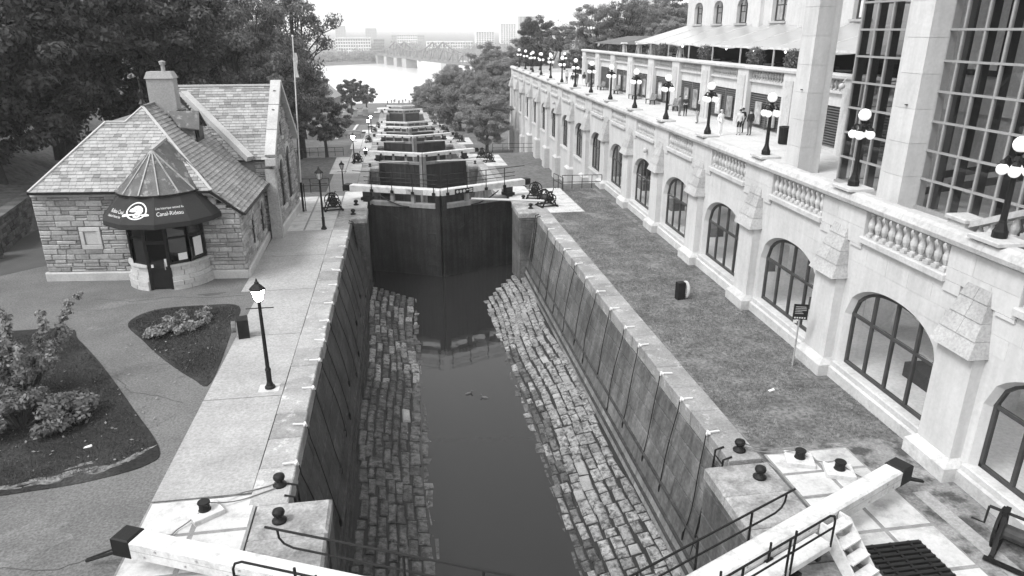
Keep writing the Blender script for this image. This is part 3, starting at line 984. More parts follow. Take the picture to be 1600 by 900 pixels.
ORD = ['', 'first', 'second', 'third', 'fourth', 'fifth', 'sixth', 'seventh', 'eighth', 'ninth', 'tenth', 'eleventh', 'twelfth']
for side, ysc in ((-1, [16.9, 18.9, 21.2, 23.3, 25.0, 26.9, 28.9, 31.2, 33.3, 35.4, 37.4, 39.2]), (1, [16.6, 18.6, 20.4, 22.7, 24.4, 26.4, 28.5, 30.4, 32.5, 35.0, 37.0, 39.1])):
    for i, y in enumerate(ysc):
        cable(side, y, i + 1, len(ysc))
for o in bpy.data.objects:
    if o.name.startswith('hanging_cable'):
        s = o['label']
        for i in range(12, 0, -1):
            s = s.replace('number %d ' % i, ORD[i] + ' ')
        o['label'] = s

# ladders let into the coping
def ladder(label, x, y, s):
    t = thing('wall_ladder', label, 'ladder', (x, y, 0), 0, 'black ladders at the coping ends')
    for yy in (-0.25, 0.25):
        MB().tube([(s * 0.12, yy, 0.1), (s * -0.12, yy, 0.02), (s * -0.14, yy, -0.5), (s * -0.6, yy, -4.2)], 0.03, 5).build('rail', black_iron, t)
    for i in range(12):
        q = 0.1 + i * 0.34
        xx = -0.14 - 0.46 * max(0, q - 0.5) / 3.7
        MB().tube([(s * xx, -0.25, -q), (s * xx, 0.25, -q)], 0.022, 5).build('rung', black_iron, t)
ladder('black ladder at the near end of the left wall', -3.2, 15.7, -1)
ladder('black ladder at the near end of the right wall', 8.36, 15.55, 1)
ladder('black ladder at the far end of the left wall', -3.2, 42.6, -1)
ladder('black ladder at the far end of the right wall', 8.36, 42.4, 1)

# ------------------------------------------------------------------ lantern posts on the left bank
lamp_lit = mat_emit('lamp_lit', 0.9, 45)
lamp_glass = mat('lantern_glass', 0.45, 0.05, 2, 0.15, spec=0.6)
def lantern(label, loc, hgt=3.55, lit=False):
    t = thing('lantern_post', label, 'street lamp', loc, 0, 'lantern posts on the left bank')
    MB().lathe([(0.17, 0), (0.17, 0.06), (0.12, 0.12), (0.085, 0.22), (0.085, 0.62), (0.1, 0.66), (0.065, 0.75), (0.05, hgt - 0.75)], n=10).build('post', black_iron, t, False)
    MB().tube([(-0.42, 0, hgt - 0.95), (0.42, 0, hgt - 0.95)], 0.018, 6).build('ladder_bar', black_iron, t)
    for s in (-0.42, 0.42):
        pass
    b = hgt - 0.75
    hd = MB()
    hd.lathe([(0.05, b), (0.13, b + 0.03), (0.13, b + 0.06)], n=6)
    hd.lathe([(0.25, b + 0.42), (0.24, b + 0.46), (0.14, b + 0.56), (0.07, b + 0.62), (0.07, b + 0.66), (0.03, b + 0.7), (0.035, b + 0.73), (0.0001, b + 0.8)], n=6)
    for a in range(6):
        q = 2 * PI * a / 6
        hd.tube([(0.12 * math.cos(q), 0.12 * math.sin(q), b + 0.06), (0.225 * math.cos(q), 0.225 * math.sin(q), b + 0.43)], 0.013, 4)
    hd.build('lantern_frame', black_iron, t)
    MB().lathe([(0.11, b + 0.06), (0.21, b + 0.42)], n=6).build('glass', lamp_lit if lit else lamp_glass, t)
    return t
lantern('lit black lantern post on the walk in front of the stone house', (-4.6, 21.45, 0.05), 3.75, True)
flat('lamp_pad', [(-4.95, 21.15), (-4.3, 21.15), (-4.3, 21.7), (-4.95, 21.7)], 0.060, concrete_pale, 0.03)
lantern('unlit lantern post at the corner of the house, on the walk', (-4.66, 41.3, 0.05), 3.65)
lantern('small unlit lantern post below the first gate', (-5.2, 64.0, -2.82), 3.0)
lantern('lit lantern post left of the second gate', (-5.1, 80.6, -2.8), 3.2, True)
lantern('smaller lit lantern post just behind the second gate', (-4.2, 88.5, -5.7), 3.4, True)
lantern('lit lantern post left of the third gate', (-4.8, 117.0, -5.65), 3.6, True)
lantern('farthest lit lantern post on the left path', (-5.6, 150, -8.5), 3.4, True)

# ------------------------------------------------------------------ flagpole
fp = thing('flagpole', 'tall white flagpole beside the stone gable, with a limp white flag', 'flagpole', (-6.35, 45.9, 0.05))
MB().tube([(0, 0, 0), (0, 0, 1.9)], 0.07, 8).build('sleeve', black_iron, fp)
MB().tube([(0, 0, 1.9), (0.4, 0, 10.6)], [0.05, 0.03], 8).build('pole', white_paint, fp)
MB().tube([(0.14, 0.05, 0), (0.14, 0.05, 1.8)], 0.035, 6).build('stay', black_iron, fp)
fl = MB()
FX = 0.46
for q in range(5):
    a, b = q / 5, (q + 1) / 5
    fl.hexa([(FX - 0.12, -0.02, 9.7 - a * 1.4), (FX - 0.1 + 0.16 + 0.05 * math.sin(7 * a), 0.05, 9.7 - a * 1.4), (FX - 0.1 + 0.14 + 0.05 * math.sin(7 * a), 0.1, 9.7 - a * 1.4), (FX - 0.12, 0.06, 9.7 - a * 1.4),
             (FX - 0.12, -0.02, 9.7 - b * 1.4), (FX - 0.1 + 0.16 + 0.05 * math.sin(7 * b), 0.05, 9.7 - b * 1.4), (FX - 0.1 + 0.14 + 0.05 * math.sin(7 * b), 0.1, 9.7 - b * 1.4), (FX - 0.12, 0.06, 9.7 - b * 1.4)])
fl.build('flag', white_paint, fp)
MB().ball((0.4, 0, 10.65), 0.07, 8, 6).build('finial', white_paint, fp)

# ------------------------------------------------------------------ pipe fences
def fence(label, a, b, z, n, h=1.05, rails=(1.0, 0.5)):
    a, b = Vector((*a, z)), Vector((*b, z))
    t = thing('pipe_fence', label, 'fence', a, 0, 'black pipe fences')
    d = b - a
    for r in rails:
        MB().tube([(0, 0, r), d + Vector((0, 0, r))], 0.025, 6).build('rail', black_iron, t)
    for i in range(n + 1):
        p = d * (i / n)
        MB().tube([p, p + Vector((0, 0, h - 0.05))], 0.025, 6).build('post', black_iron, t)
    return t
fence('black pipe fence between the right slab and the hotel wall', (11.7, 50.3), (14.65, 50.1), 0, 4)
fence('short stair railing at the corner of the right slab', (11.25, 51.2), (11.55, 49.4), 0.0, 2)
fence('black pipe fence behind the flagpole beside the gable', (-7.2, 51.9), (-5.2, 51.9), 0, 3)
fence('black pipe fence on the lower lawn on the right', (11.1, 85.4), (16.1, 85.0), -2.85, 4)
fence('black pipe fence on the lower lawn on the left', (-12.4, 85.4), (-6.6, 85.4), -2.85, 6)
fence('far pipe fence on the left path', (-11.0, 121), (-6.4, 121), -5.7, 4)

# ------------------------------------------------------------------ small things on the lawns
eb = thing('utility_box', 'dark utility box with coiled hose beside the lit lantern post', 'utility box', (-6.25, 25.9, 0.03), R(12))
MB().cbox(-0.2, 0.2, -0.25, 0.25, 0, 0.78, 0.03).build('cabinet', black_iron, eb)
mb = MB()
for q in range(3):
    mb.tube([(-0.28 - 0.05 * q, 0.22 * math.cos(a), 0.45 + 0.2 * math.sin(a)) for a in np.linspace(0, 2 * PI, 12)], 0.03, 5, False)
mb.build('hose', rope_m, eb)
lb = thing('life_ring_box', 'black post with a pale life ring on the right lawn', 'life ring', (11.7, 27.2, 0.01), R(10))
MB().cbox(-0.17, 0.17, -0.14, 0.14, 0, 0.78, 0.02).build('post', black_iron, lb)
mb = MB().tube([(0.3 + 0.0 * a, 0.05 + 0.24 * math.cos(a), 0.38 + 0.34 * math.sin(a)) for a in np.linspace(0, 2 * PI, 16)], 0.07, 6, False)
mb.build('ring', mat('ring', 0.42, 0.2, 9, 0.8), lb)
sg = thing('lawn_sign', 'small dark sign board on a thin post by the hotel window', 'sign', (13.15, 20.4, 0.01), R(-18))
MB().tube([(0, 0, 0), (0.0, 0, 1.75)], 0.03, 6).build('post', steel_grey, sg)
bd = MB().box(-0.24, 0.24, -0.05, -0.02, 1.75, 2.3).build('board', black_iron, sg)
for i in range(5):
    MB().box(-0.18, random.uniform(0.05, 0.18), -0.056, -0.051, 2.2 - i * 0.06, 2.225 - i * 0.06).build('text_line', steel_grey, bd)
for i in range(5):
    MB().box(-0.19 + i * 0.08, -0.14 + i * 0.08, -0.056, -0.051, 1.79, 1.84).build('pictogram', white_paint, bd)
MB().box(-0.2, -0.08, -0.05, -0.02, 1.62, 1.72).build('tag', white_paint, sg)
for x, y, lbn in ((11.4, 18.7, 'scrap of white paper on the right lawn'), (-9.2, 18.6, 'white scrap on the dark lawn near its tip')):
    mb = MB()
    mb.hexa([(x, y, .02), (x + .22, y + .05, .02), (x + .2, y + .14, .03), (x - .02, y + .1, .02), (x + .01, y, .04), (x + .2, y + .04, .05), (x + .19, y + .12, .08), (x, y + .1, .035)])
    tag(mb.build('paper_scrap', hook_m), lbn, 'litter')
# two ducks on the pool
def duck(loc, rz, label):
    t = thing('duck', label, 'duck', loc, rz, 'ducks on the lock pool')
    dk = mat('duck_down', 0.10, 0.4, 12, 0.8)
    prof = [(-0.3, 0.02, 0.07), (-0.22, 0.07, 0.06), (-0.1, 0.11, 0.06), (0.05, 0.115, 0.06), (0.17, 0.08, 0.08), (0.22, 0.05, 0.14), (0.24, 0.045, 0.2), (0.27, 0.055, 0.25), (0.32, 0.045, 0.26), (0.36, 0.02, 0.245), (0.42, 0.015, 0.24)]
    MB().tube([(x * .62, 0, z * .62) for x, r, z in prof], [r * .62 for x, r, z in prof], 8).build('body', dk, t, True)
duck((2.55, 29.1, -4.93), R(20), 'duck facing right on the lock pool')
duck((3.25, 28.6, -4.93), R(150), 'second duck, a little nearer, on the lock pool')
# ------------------------------------------------------------------ terrace building: pale ashlar wall with arched windows under a balustraded terrace
ashlar = mat('ashlar', 0.485, 0.07, 0.5, 0.85, 0.12, 20, isl=0.035, fine=0.05, fscale=9, streak=0.08, moss=(0.42, 0.9, 0.61, 0.12))
ashlar_trim = mat('ashlar_trim', 0.43, 0.12, 0.8, 0.85, 0.25, 24, isl=0.07, fine=0.10, fscale=12, moss=(0.30, 2.0, 0.60, 0.1))
cap_stone = mat('cap_stone', 0.34, 0.16, 1.1, 0.9, 0.45, 26, isl=0.10, fine=0.18, fscale=14)
ashlar_grey = mat('ashlar_grey', 0.40, 0.12, 0.7, 0.85, 0.2, 20, isl=0.06, fine=0.1, streak=0.1)
window_frame = mat('window_frame', 0.045, 0.2, 3, 0.5)
glass_m = mat_glass('window_glass', 0.85, 0.02, ior=1.45)
room_m = mat('room', 0.55, 0.1, 0.6, 0.8)
room_lamp = mat_emit('room_lamp', 0.9, 40)
paving = mat('terrace_paving', 0.46, 0.08, 0.8, 0.9, 0.1, 40, isl=0.05, fine=0.1)
TB_A = math.atan(0.03)
tb = thing('terrace_building', 'long pale stone wall with arched windows and balustraded terrace on the right', 'building', (13.9, 13.0, 0), -TB_A)
SP, S0 = 6.05, 1.24
NI = 15
TOP = 5.0
def s_(i): return S0 + SP * i
def wy(s): return 13.0 + s * math.cos(TB_A)
def tb_world(x, y):
    c, s = math.cos(TB_A), math.sin(TB_A)
    return (13.9 + x * c + y * s, 13.0 - x * s + y * c)
# one bay of wall with an arched opening, mesh shared by all bays
WW, WZ0, WSP, WZ1 = 4.3, 0.56, 2.35, 3.6      # opening width, sill, springing, crown
def arch_z(y, w, zs, zc_):
    """segmental-elliptic arch over half width w"""
    t = min(1, abs(y) / w)
    return zs + (zc_ - zs) * math.sqrt(max(0, 1 - t ** 2.2))
def bay_mesh(half, depth):
    mb = MB()
    n = 18
    w = WW / 2
    xs = [-w + 2 * w * i / n for i in range(n + 1)]
    pts = [(y, arch_z(y, w, WSP, WZ1)) for y in xs]
    for sx in (0.0,):
        v, f = [], []
        for (y, z) in pts:
            v += [(0, y, z), (0, y, TOP)]
        for i in range(n):
            f.append((2 * i, 2 * i + 2, 2 * i + 3, 2 * i + 1))
        mb.add(v, f)
        mb.add([(0, -half, -9), (0, -w, -9), (0, -w, TOP), (0, -half, TOP)], [(0, 1, 2, 3)])
        mb.add([(0, w, -9), (0, half, -9), (0, half, TOP), (0, w, TOP)], [(0, 1, 2, 3)])
        mb.add([(0, -w, -9), (0, w, -9), (0, w, WZ0), (0, -w, WZ0)], [(0, 1, 2, 3)])
    # splayed reveal
    ring = [(-w, WZ0)] + pts + [(w, WZ0)]
    v = [(0, y, z) for y, z in ring] + [(depth, y * 0.95, z - (0.1 if z > WZ0 + .1 else -0.04)) for y, z in ring]
    m = len(ring)
    mb.add(v, [(i, (i + 1) % m, m + (i + 1) % m, m + i) for i in range(m)])
    return mb.mesh('wall_bay', ashlar, norm=False)
HB = SP / 2
me_bay = bay_mesh(HB, 0.27)
# window meshes
def window_parts():
    d = 0.25
    w = WW / 2 * 0.95
    z0 = WZ0 + 0.04
    zt = lambda y: arch_z(y, w, WSP, WZ1 - 0.1)
    fr = MB()
    n = 20
    ring = [(-w + 2 * w * i / n) for i in range(n + 1)]
    for i in range(n):
        a, b = ring[i], ring[i + 1]
        fr.bar((d, a, zt(a) - 0.03), (d, b, zt(b) - 0.03), 0.1, 0.11, (1, 0, 0))
    fr.box(d - 0.05, d + 0.05, -w, -w + 0.1, z0, WSP + 0.1).box(d - 0.05, d + 0.05, w - 0.1, w, z0, WSP + 0.1).box(d - 0.05, d + 0.05, -w, w, z0, z0 + 0.1)
    mul = MB()
    for y in (-w / 2, 0, w / 2):
        mul.box(d - 0.045, d + 0.045, y - 0.05, y + 0.05, z0 + 0.1, zt(y) - 0.02)
    tr = MB().box(d - 0.04, d + 0.04, -w + 0.1, w - 0.1, 2.28, 2.38)
    panes = []
    for i in range(4):
        a, b = -w + w / 2 * i, -w + w / 2 * (i + 1)
        p = MB().add([(d, a + .03, z0 + .08), (d, b - .03, z0 + .08), (d, b - .03, 2.3), (d, a + .03, 2.3)], [(0, 1, 2, 3)])
        panes.append(p.mesh('pane', glass_m, norm=False))
        k = 6
        ys_ = [a + (b - a) * j / k for j in range(k + 1)]
        v = [(d, y, 2.36) for y in ys_] + [(d, y, max(zt(y) - 0.02, 2.37)) for y in ys_]
        p = MB().add(v, [(j, j + 1, k + 2 + j, k + 1 + j) for j in range(k)])
        panes.append(p.mesh('pane', glass_m, norm=False))
    return fr.mesh('frame', window_frame), mul.mesh('mullion', window_frame), tr.mesh('transom', window_frame), panes
me_fr, me_mul, me_tr, me_panes = window_parts()
bal_prof = [(0.085, 0), (0.085, 0.1), (0.055, 0.13), (0.075, 0.18), (0.115, 0.3), (0.115, 0.38), (0.07, 0.52), (0.05, 0.6), (0.065, 0.64), (0.085, 0.67), (0.085, 0.72)]
me_bal = MB().lathe(bal_prof, n=8)
me_bal.box(-0.1, 0.1, -0.1, 0.1, -0.02, 0.07)
me_bal = me_bal.mesh('baluster', ashlar_trim, smooth=False)
me_balfar = MB().lathe([(0.09, -0.02), (0.06, 0.12), (0.115, 0.34), (0.05, 0.6), (0.085, 0.72)], n=6).mesh('baluster', ashlar_trim)
for i in range(-2, NI):
    yc = s_(i) + HB
    link('wall_bay', me_bay, tb, (0, yc, 0))
    w = link('window', None, tb, (0, yc, 0))
    link('frame', me_fr, w); link('mullion', me_mul, w); link('transom', me_tr, w)
    for p in me_panes:
        link('pane', p, w)
    if i < 4:
        for r in range(9):
            z0 = 0.62 + r * 0.5
            y = -HB - (0.35 if r % 2 else 0)
            while y < HB:
                a, b = max(y, -HB + 0.6), min(y + 0.98, HB - 0.6)
                y += 0.98
                if b - a < 0.15 or z0 + 0.5 > TOP - 0.1: continue
                m_ = min(abs(a), abs(b)) if a * b > 0 else 0
                if m_ < WW / 2 + 0.06 and z0 < arch_z(m_, WW / 2, WSP, WZ1) + 0.12: continue
                MB().box(-0.008, 0.02, yc + a + .006, yc + b - .006, z0 + .006, z0 + .494).build('ashlar_block', ashlar, tb)
    # sill
    MB().cbox(-0.12, 0.24, yc - WW / 2 - 0.05, yc + WW / 2 + 0.05, WZ0 - 0.16, WZ0 + 0.035, 0.03).build('sill', ashlar_trim, tb)
    # weathered base course
    Y = wy(yc)
    if Y < 49:
        g0 = -0.2
        a, b = yc - HB + 0.75, yc + HB - 0.75
        MB().hexa([(-0.2, a, g0), (0.0, a, g0), (0.0, b, g0), (-0.2, b, g0), (-0.2, a, 0.36), (0.0, a, 0.47), (0.0, b, 0.47), (-0.2, b, 0.36)]).build('base_course', ashlar_trim, tb)
    # balustrade between the piers
    a, b = yc - HB + 1.23, yc + HB - 1.23
    MB().cbox(-0.16, 0.3, a - 0.08, b + 0.08, TOP - 0.16, TOP + 0.03, 0.03).build('balustrade_sill', ashlar_trim, tb)
    n = 11
    for j in range(n):
        y = a + (b - a) * (j + 0.5) / n
        o = link('baluster', me_bal if i < 7 else me_balfar, tb, (0.06, y, TOP + 0.06))
    MB().box(0.16, 0.36, a, b, TOP - 0.1, TOP + 0.04).build('kerb', ashlar_trim, tb)
me_caps = []
for i in range(-1, NI + 1):
    y = s_(i)
    gz = lev(wy(y))
    pt = 0.40 if gz > -0.3 else gz + 0.5 + 0.55 * (-gz)
    pil = link('buttress', None, tb, (0, y, 0))
    MB().box(-0.32, 0.02, -0.62, 0.62, -9, 3.45).build('shaft', ashlar, pil)
    MB().hexa([(-0.55, -0.8, gz - 0.5), (0.02, -0.8, gz - 0.5), (0.02, 0.8, gz - 0.5), (-0.55, 0.8, gz - 0.5), (-0.55, -0.8, pt), (0.02, -0.8, pt), (0.02, 0.8, pt), (-0.55, 0.8, pt)]).build('pedestal', ashlar_grey if gz < -0.5 else ashlar_trim, pil)
    MB().hexa([(-0.55, -0.8, pt + 0.004), (0.02, -0.8, pt + 0.004), (0.02, 0.8, pt + 0.004), (-0.55, 0.8, pt + 0.004), (-0.33, -0.63, pt + 0.2), (0.02, -0.63, pt + 0.2), (0.02, 0.63, pt + 0.2), (-0.33, 0.63, pt + 0.2)]).build('pedestal_top', ashlar_trim, pil)
    # four weathered cap courses leaning back to the wall
    for c in range(4):
        z0, z1 = 3.45 + 0.44 * c, 3.45 + 0.44 * (c + 1)
        d0, d1 = 0.52 - 0.125 * c, 0.52 - 0.125 * (c + 1) - 0.0
        w0, w1 = 0.72 - 0.085 * c, 0.72 - 0.085 * (c + 1)
        halves = ((-1, 0.0), (0.0, 1)) if i < 5 and c != 0 else ((-1, 1),)
        for ha, hb in halves:
            g_ = 0.006
            mb = MB().hexa([(-d0 - .03, ha * w0 + g_, z0 + .01), (0.01, ha * w0 + g_, z0 + .01), (0.01, hb * w0 - g_, z0 + .01), (-d0 - .03, hb * w0 - g_, z0 + .01),
                            (-d1, ha * w1 + g_, z1), (0.01, ha * w1 + g_, z1), (0.01, hb * w1 - g_, z1), (-d1, hb * w1 - g_, z1)])
            mb.build('cap_stone', cap_stone, pil)
    # parapet pier
    MB().box(-0.05, 0.32, y - 1.2, y + 1.2, TOP - 0.02, 5.83).build('parapet_pier', ashlar, tb)
    # ashlar joints on the pier: thin proud blocks
    if i < 6:
        for (a, b, z0, z1) in ((-1.2, -0.35, TOP - 0.3, 5.25), (-0.35, 1.2, TOP - 0.1, 5.25), (-1.2, 0.3, 5.25, 5.82), (0.3, 1.2, 5.25, 5.82), (-1.2, -0.6, 4.6, TOP - 0.3), (0.6, 1.2, 4.6, TOP - 0.1)):
            MB().box(-0.062, -0.045 if z0 > 4.9 else 0.01, y + a + .005, y + b - .005, z0 + .005, z1 - .005).build('ashlar_block', ashlar, tb)
# rail in lengths
y0, yE = s_(-3), s_(NI) + 0.9
a = y0
while a < yE - 0.1:
    b = min(a + SP / 2, yE)
    pr = [(-0.14, 5.84), (-0.24, 5.9), (-0.27, 6.02), (-0.2, 6.18), (-0.05, 6.25), (0.2, 6.25), (0.34, 6.2), (0.4, 6.05), (0.36, 5.84)]
    MB().prism([(x, a + 0.004, z) for x, z in pr], (0, b - a - 0.008, 0)).build('hand_rail', ashlar_trim, tb)
    a = b
# far end return wall and terrace deck
MB().box(0.0, 9.0, s_(NI) + 0.7, s_(NI) + 1.0, -12, 5.8).build('end_wall', ashlar, tb)
for j in range(12):
    link('baluster', me_balfar, tb, (0.6 + j * 0.4, s_(NI) + 0.85, TOP + 0.06))
MB().box(0.2, 6, s_(NI) + 0.7, s_(NI) + 1.0, 5.8, 6.1).build('end_rail', ashlar_trim, tb)
MB().box(0.4, 9.0, -20, s_(NI) + 0.7, 5.0, 5.26).build('deck', paving, tb)
n = 0
sh = []
for j in range(32):
    a = -3 + j * 2.95
    for (x0, x1) in ((0.42, 2.6), (2.6, 4.8), (4.8, 7.6)):
        sh.append(MB().box(x0 + .012, x1 - .012, a + .012, a + 2.938, 5.2, 5.30))
for mb in sh:
    mb.build('paving_slab', paving, tb)
# gallery behind the near windows
MB().box(0.45, 6.0, -14, 40, -0.1, 0.25).build('gallery_floor', room_m, tb)
MB().box(5.6, 5.9, -14, 40, 0.25, 4.6).build('gallery_wall', room_m, tb)
MB().box(0.45, 6.0, -14, 40, 4.6, 4.8).build('gallery_ceiling', room_m, tb)
MB().box(0.45, 0.5, 39.5, 90, -0.5, 4.6).build('gallery_blind', mat('blind', 0.10, 0.2, 1, 0.8), tb)
for i in range(-2, 6):
    yc = s_(i) + HB
    MB().ball((1.9, yc + 0.2, 3.75), 0.2, 10, 6).build('ceiling_lamp', room_lamp, tb)
    MB().box(3.2, 3.9, yc - 1.1, yc - 0.4, 0.25, 4.6).build('gallery_column', room_m, tb)
    MB().box(2.0, 2.9, yc + 0.1, yc + 1.5, 0.25, 0.75).build('bench', window_frame, tb)
# conduit lamp fittings on the wall
for i, zz in ((4, 4.25), (9, 4.2)):
    MB().ball((-0.18, s_(i) + HB - 0.6, zz), 0.14, 8, 6, 1.2).build('wall_lamp', ashlar_grey, tb)

# ------------------------------------------------------------------ globe lamps on the parapet
globe_m = mat_emit('globe', 0.85, 0.22)
def globe_lamp(label, loc, rz):
    t = thing('globe_lamp', label, 'street lamp', loc, rz, 'globe lamps along the terrace')
    MB().cbox(-0.42, 0.42, -0.5, 0.5, 0, 0.1, 0.02).build('plinth', ashlar_trim, t)
    MB().lathe([(0.17, 0.1), (0.17, 0.26), (0.14, 0.3), (0.1, 0.42), (0.085, 0.46), (0.085, 0.5), (0.075, 0.52), (0.06, 1.78), (0.09, 1.8), (0.1, 1.9), (0.13, 1.95), (0.05, 2.05), (0.09, 2.1), (0.1, 2.14)], n=10).build('post', black_iron, t)
    for k in range(4):
        a = PI / 4 + k * PI / 2
        c, s = math.cos(a), math.sin(a)
        arm = MB().tube([(0.05 * c, 0.05 * s, 1.85), (0.12 * c, 0.12 * s, 2.0), (0.2 * c, 0.2 * s, 2.02), (0.255 * c, 0.255 * s, 1.92)], 0.032, 5)
        arm.lathe([(0.05, 0.0), (0.09, 0.04), (0.05, 0.1)], (0.255 * c, 0.255 * s, 1.83), 6)
        arm.build('arm', black_iron, t)
        MB().ball((0.255 * c, 0.255 * s, 1.71), 0.135, 12, 8).build('globe', globe_m, t, True)
    MB().ball((0, 0, 2.31), 0.185, 12, 8).build('globe', globe_m, t, True)
    return t
ordn = ['nearest', 'second', 'third', 'fourth', 'fifth', 'sixth', 'seventh', 'eighth', 'ninth', 'tenth', 'eleventh', 'twelfth', 'thirteenth', 'fourteenth', 'fifteenth']
g0 = None
for i in range(NI):
    x, y = tb_world(0.12, s_(i))
    lbl = ('%s globe lamp on the terrace parapet, counted from the viewer' % ordn[i]) if i else 'nearest globe lamp on the parapet, cut by the right edge'
    if g0 is None:
        g0 = globe_lamp(lbl, (x, y, 6.25), -TB_A)
        KIDS[g0.name] = list(g0.children)
    else:
        dup(g0, (x, y, 6.25), -TB_A, lbl)
for i, (x, y) in enumerate([(19.2, 104), (20.3, 103.0), (21.6, 102.2), (24.0, 103.5), (27.5, 106)]):
    dup(g0, (x, y, 5.6), 0, '%s globe lamp of the row across the far end of the terrace' % ['leftmost', 'second from left', 'middle', 'second from right', 'rightmost'][i])

# ------------------------------------------------------------------ hotel: louvred lower wall, upper terrace, upper wall
ht = thing('hotel', 'pale stone hotel with louvred lower wall, upper balustrade and arched windows', 'building', (21.3, 30, 0))
HX = lambda x: x - 21.3
HY = lambda y: y - 30
louvre_m = mat('louvre', 0.11, 0.15, 2, 0.5, isl=0.15)
louvre_back = mat('louvre_back', 0.02, 0.1, 2, 0.8)
BAY0, BAYS, BAYW = 37.4, 5.55, 4.15
LB = range(-4, 8)
MB().box(0.25, 0.6, HY(8), HY(82), 4.8, 9.0).build('core_wall', ashlar, ht)
slat = MB().hexa([(-0.02, 0, 0), (0.16, 0, 0.08), (0.16, 1, 0.08), (-0.02, 1, 0), (-0.02, 0, 0.03), (0.16, 0, 0.11), (0.16, 1, 0.11), (-0.02, 1, 0.03)]).mesh('slat', louvre_m)
me_panel = None
for k in LB:
    a = BAY0 + BAYS * k
    b = a + BAYW
    glassed = b < 26.5
    # lintel, sill, pilaster
    MB().box(0.0, 0.25, HY(a), HY(b), 7.5, 8.22).build('lintel', ashlar, ht)
    MB().box(-0.16, 0.25, HY(a), HY(b), 8.12, 8.25).build('balustrade_sill', ashlar_trim, ht)
    pa, pb = b, a + BAYS
    MB().box(-0.3, 0.25, HY(pa), HY(pb), 4.9, 8.8).build('pilaster', ashlar, ht)
    MB().box(-0.36, -0.3, HY(pa) + 0.3, HY(pb) - 0.3, 4.95, 8.45).build('pilaster_panel', ashlar_trim, ht)
    MB().box(0.05, 0.25, HY(a), HY(b), 5.2, 5.5).build('louvre_sill', ashlar_trim, ht)
    MB().box(0.2, 0.255, HY(a), HY(b), 5.5, 7.5).build('louvre_back', louvre_back, ht)
    for yy in (a + 0.04, (a + b) / 2, b - 0.04):
        MB().box(0.0, 0.2, HY(yy) - 0.04, HY(yy) + 0.04, 5.5, 7.5).build('louvre_stile', louvre_m, ht)
    nsl = 15
    for j in range(nsl):
        for h in range(2):
            o = link('slat', slat, ht, (0.04, HY(a) + 0.08 + h * (BAYW / 2 - 0.02), 5.52 + j * 1.95 / nsl))
            o.scale = (1, BAYW / 2 - 0.14, 1)
    n = 13
    for j in range(n):
        link('baluster', me_bal if k < 2 else me_balfar, ht, (0.05, HY(a) + BAYW * (j + 0.5) / n, 8.27)).scale = (1, 1, 0.8)
a = 9.0
while a < 82:
    b = min(a + 3.65, 82.0)
    MB().prism([(x, HY(a) + .004, z) for x, z in [(-0.34, 8.8), (-0.42, 8.86), (-0.42, 8.98), (-0.3, 9.05), (0.35, 9.05), (0.35, 8.8)]], (0, b - a - .008, 0)).build('upper_rail', ashlar_trim, ht)
    a = b
MB().box(0.3, 30, HY(8), HY(82), 7.9, 8.2).build('upper_deck', paving, ht)
# upper wall with arched windows
UX = HX(27.0)
def upper_wall(y0, y1, wins, z0=8.2, z1=22.0):
    mb = MB()
    ys_ = sorted([y0, y1] + [q for w in wins for q in (w[0], w[1])])
    for a, b in zip(ys_[:-1], ys_[1:]):
        win = [w for w in wins if abs(w[0] - a) < 1e-6]
        if win:
            lo, hi = win[0][2], win[0][3]
            n = 10
            c, hw = (a + b) / 2, (b - a) / 2
            mb.add([(UX, HY(a), z0), (UX, HY(b), z0), (UX, HY(b), lo), (UX, HY(a), lo)], [(0, 1, 2, 3)])
            v = []
            for j in range(n + 1):
                y = a + (b - a) * j / n
                v += [(UX, HY(y), arch_z(y - c, hw, hi - hw * 0.55, hi)), (UX, HY(y), z1)]
            mb.add(v, [(2 * j, 2 * j + 2, 2 * j + 3, 2 * j + 1) for j in range(n)])
            ring = [(a, lo)] + [(a + (b - a) * j / n, arch_z(a + (b - a) * j / n - c, hw, hi - hw * 0.55, hi)) for j in range(n + 1)] + [(b, lo)]
            m = len(ring)
            mb.add([(UX, HY(y), z) for y, z in ring] + [(UX + 0.35, HY(y), z) for y, z in ring], [(j, (j + 1) % m, m + (j + 1) % m, m + j) for j in range(m)])
            w = link('window', None, ht, (UX, HY(c), 0))
            fr = MB()
            for y in (-hw + 0.06, -hw * 0.1, hw - 0.06):
                fr.box(0.28, 0.36, y - 0.06, y + 0.06, lo, hi - (0.12 if abs(y) > 0.2 else 0.02))
            for z in (lo + 0.05, lo + (hi - lo) * 0.48, hi - hw * 0.55):
                fr.box(0.29, 0.35, -hw, hw, z - 0.04, z + 0.04)
            fr.build('frame', window_frame, w)
            MB().add([(0.34, -hw, lo), (0.34, hw, lo), (0.34, hw, hi), (0.34, -hw, hi)], [(0, 1, 2, 3)]).build('pane', glass_m, w, norm=False)
            MB().box(0.5, 0.53, -hw, -0.05, lo, hi).build('curtain', louvre_m, w)
            MB().box(0.6, 0.63, -hw, hw, lo, hi).build('blind', room_m, w)
            MB().box(-0.14, 0.1, -hw - 0.12, hw + 0.12, lo - 0.14, lo).build('sill', cap_stone, w)
        else:
            mb.add([(UX, HY(a), z0), (UX, HY(b), z0), (UX, HY(b), z1), (UX, HY(a), z1)], [(0, 1, 2, 3)])
    mb.add([(UX, HY(y1), z0), (UX + 15, HY(y1), z0), (UX + 15, HY(y1), z1), (UX, HY(y1), z1)], [(0, 1, 2, 3)])
    mb.build('upper_wall', ashlar, ht, norm=False)
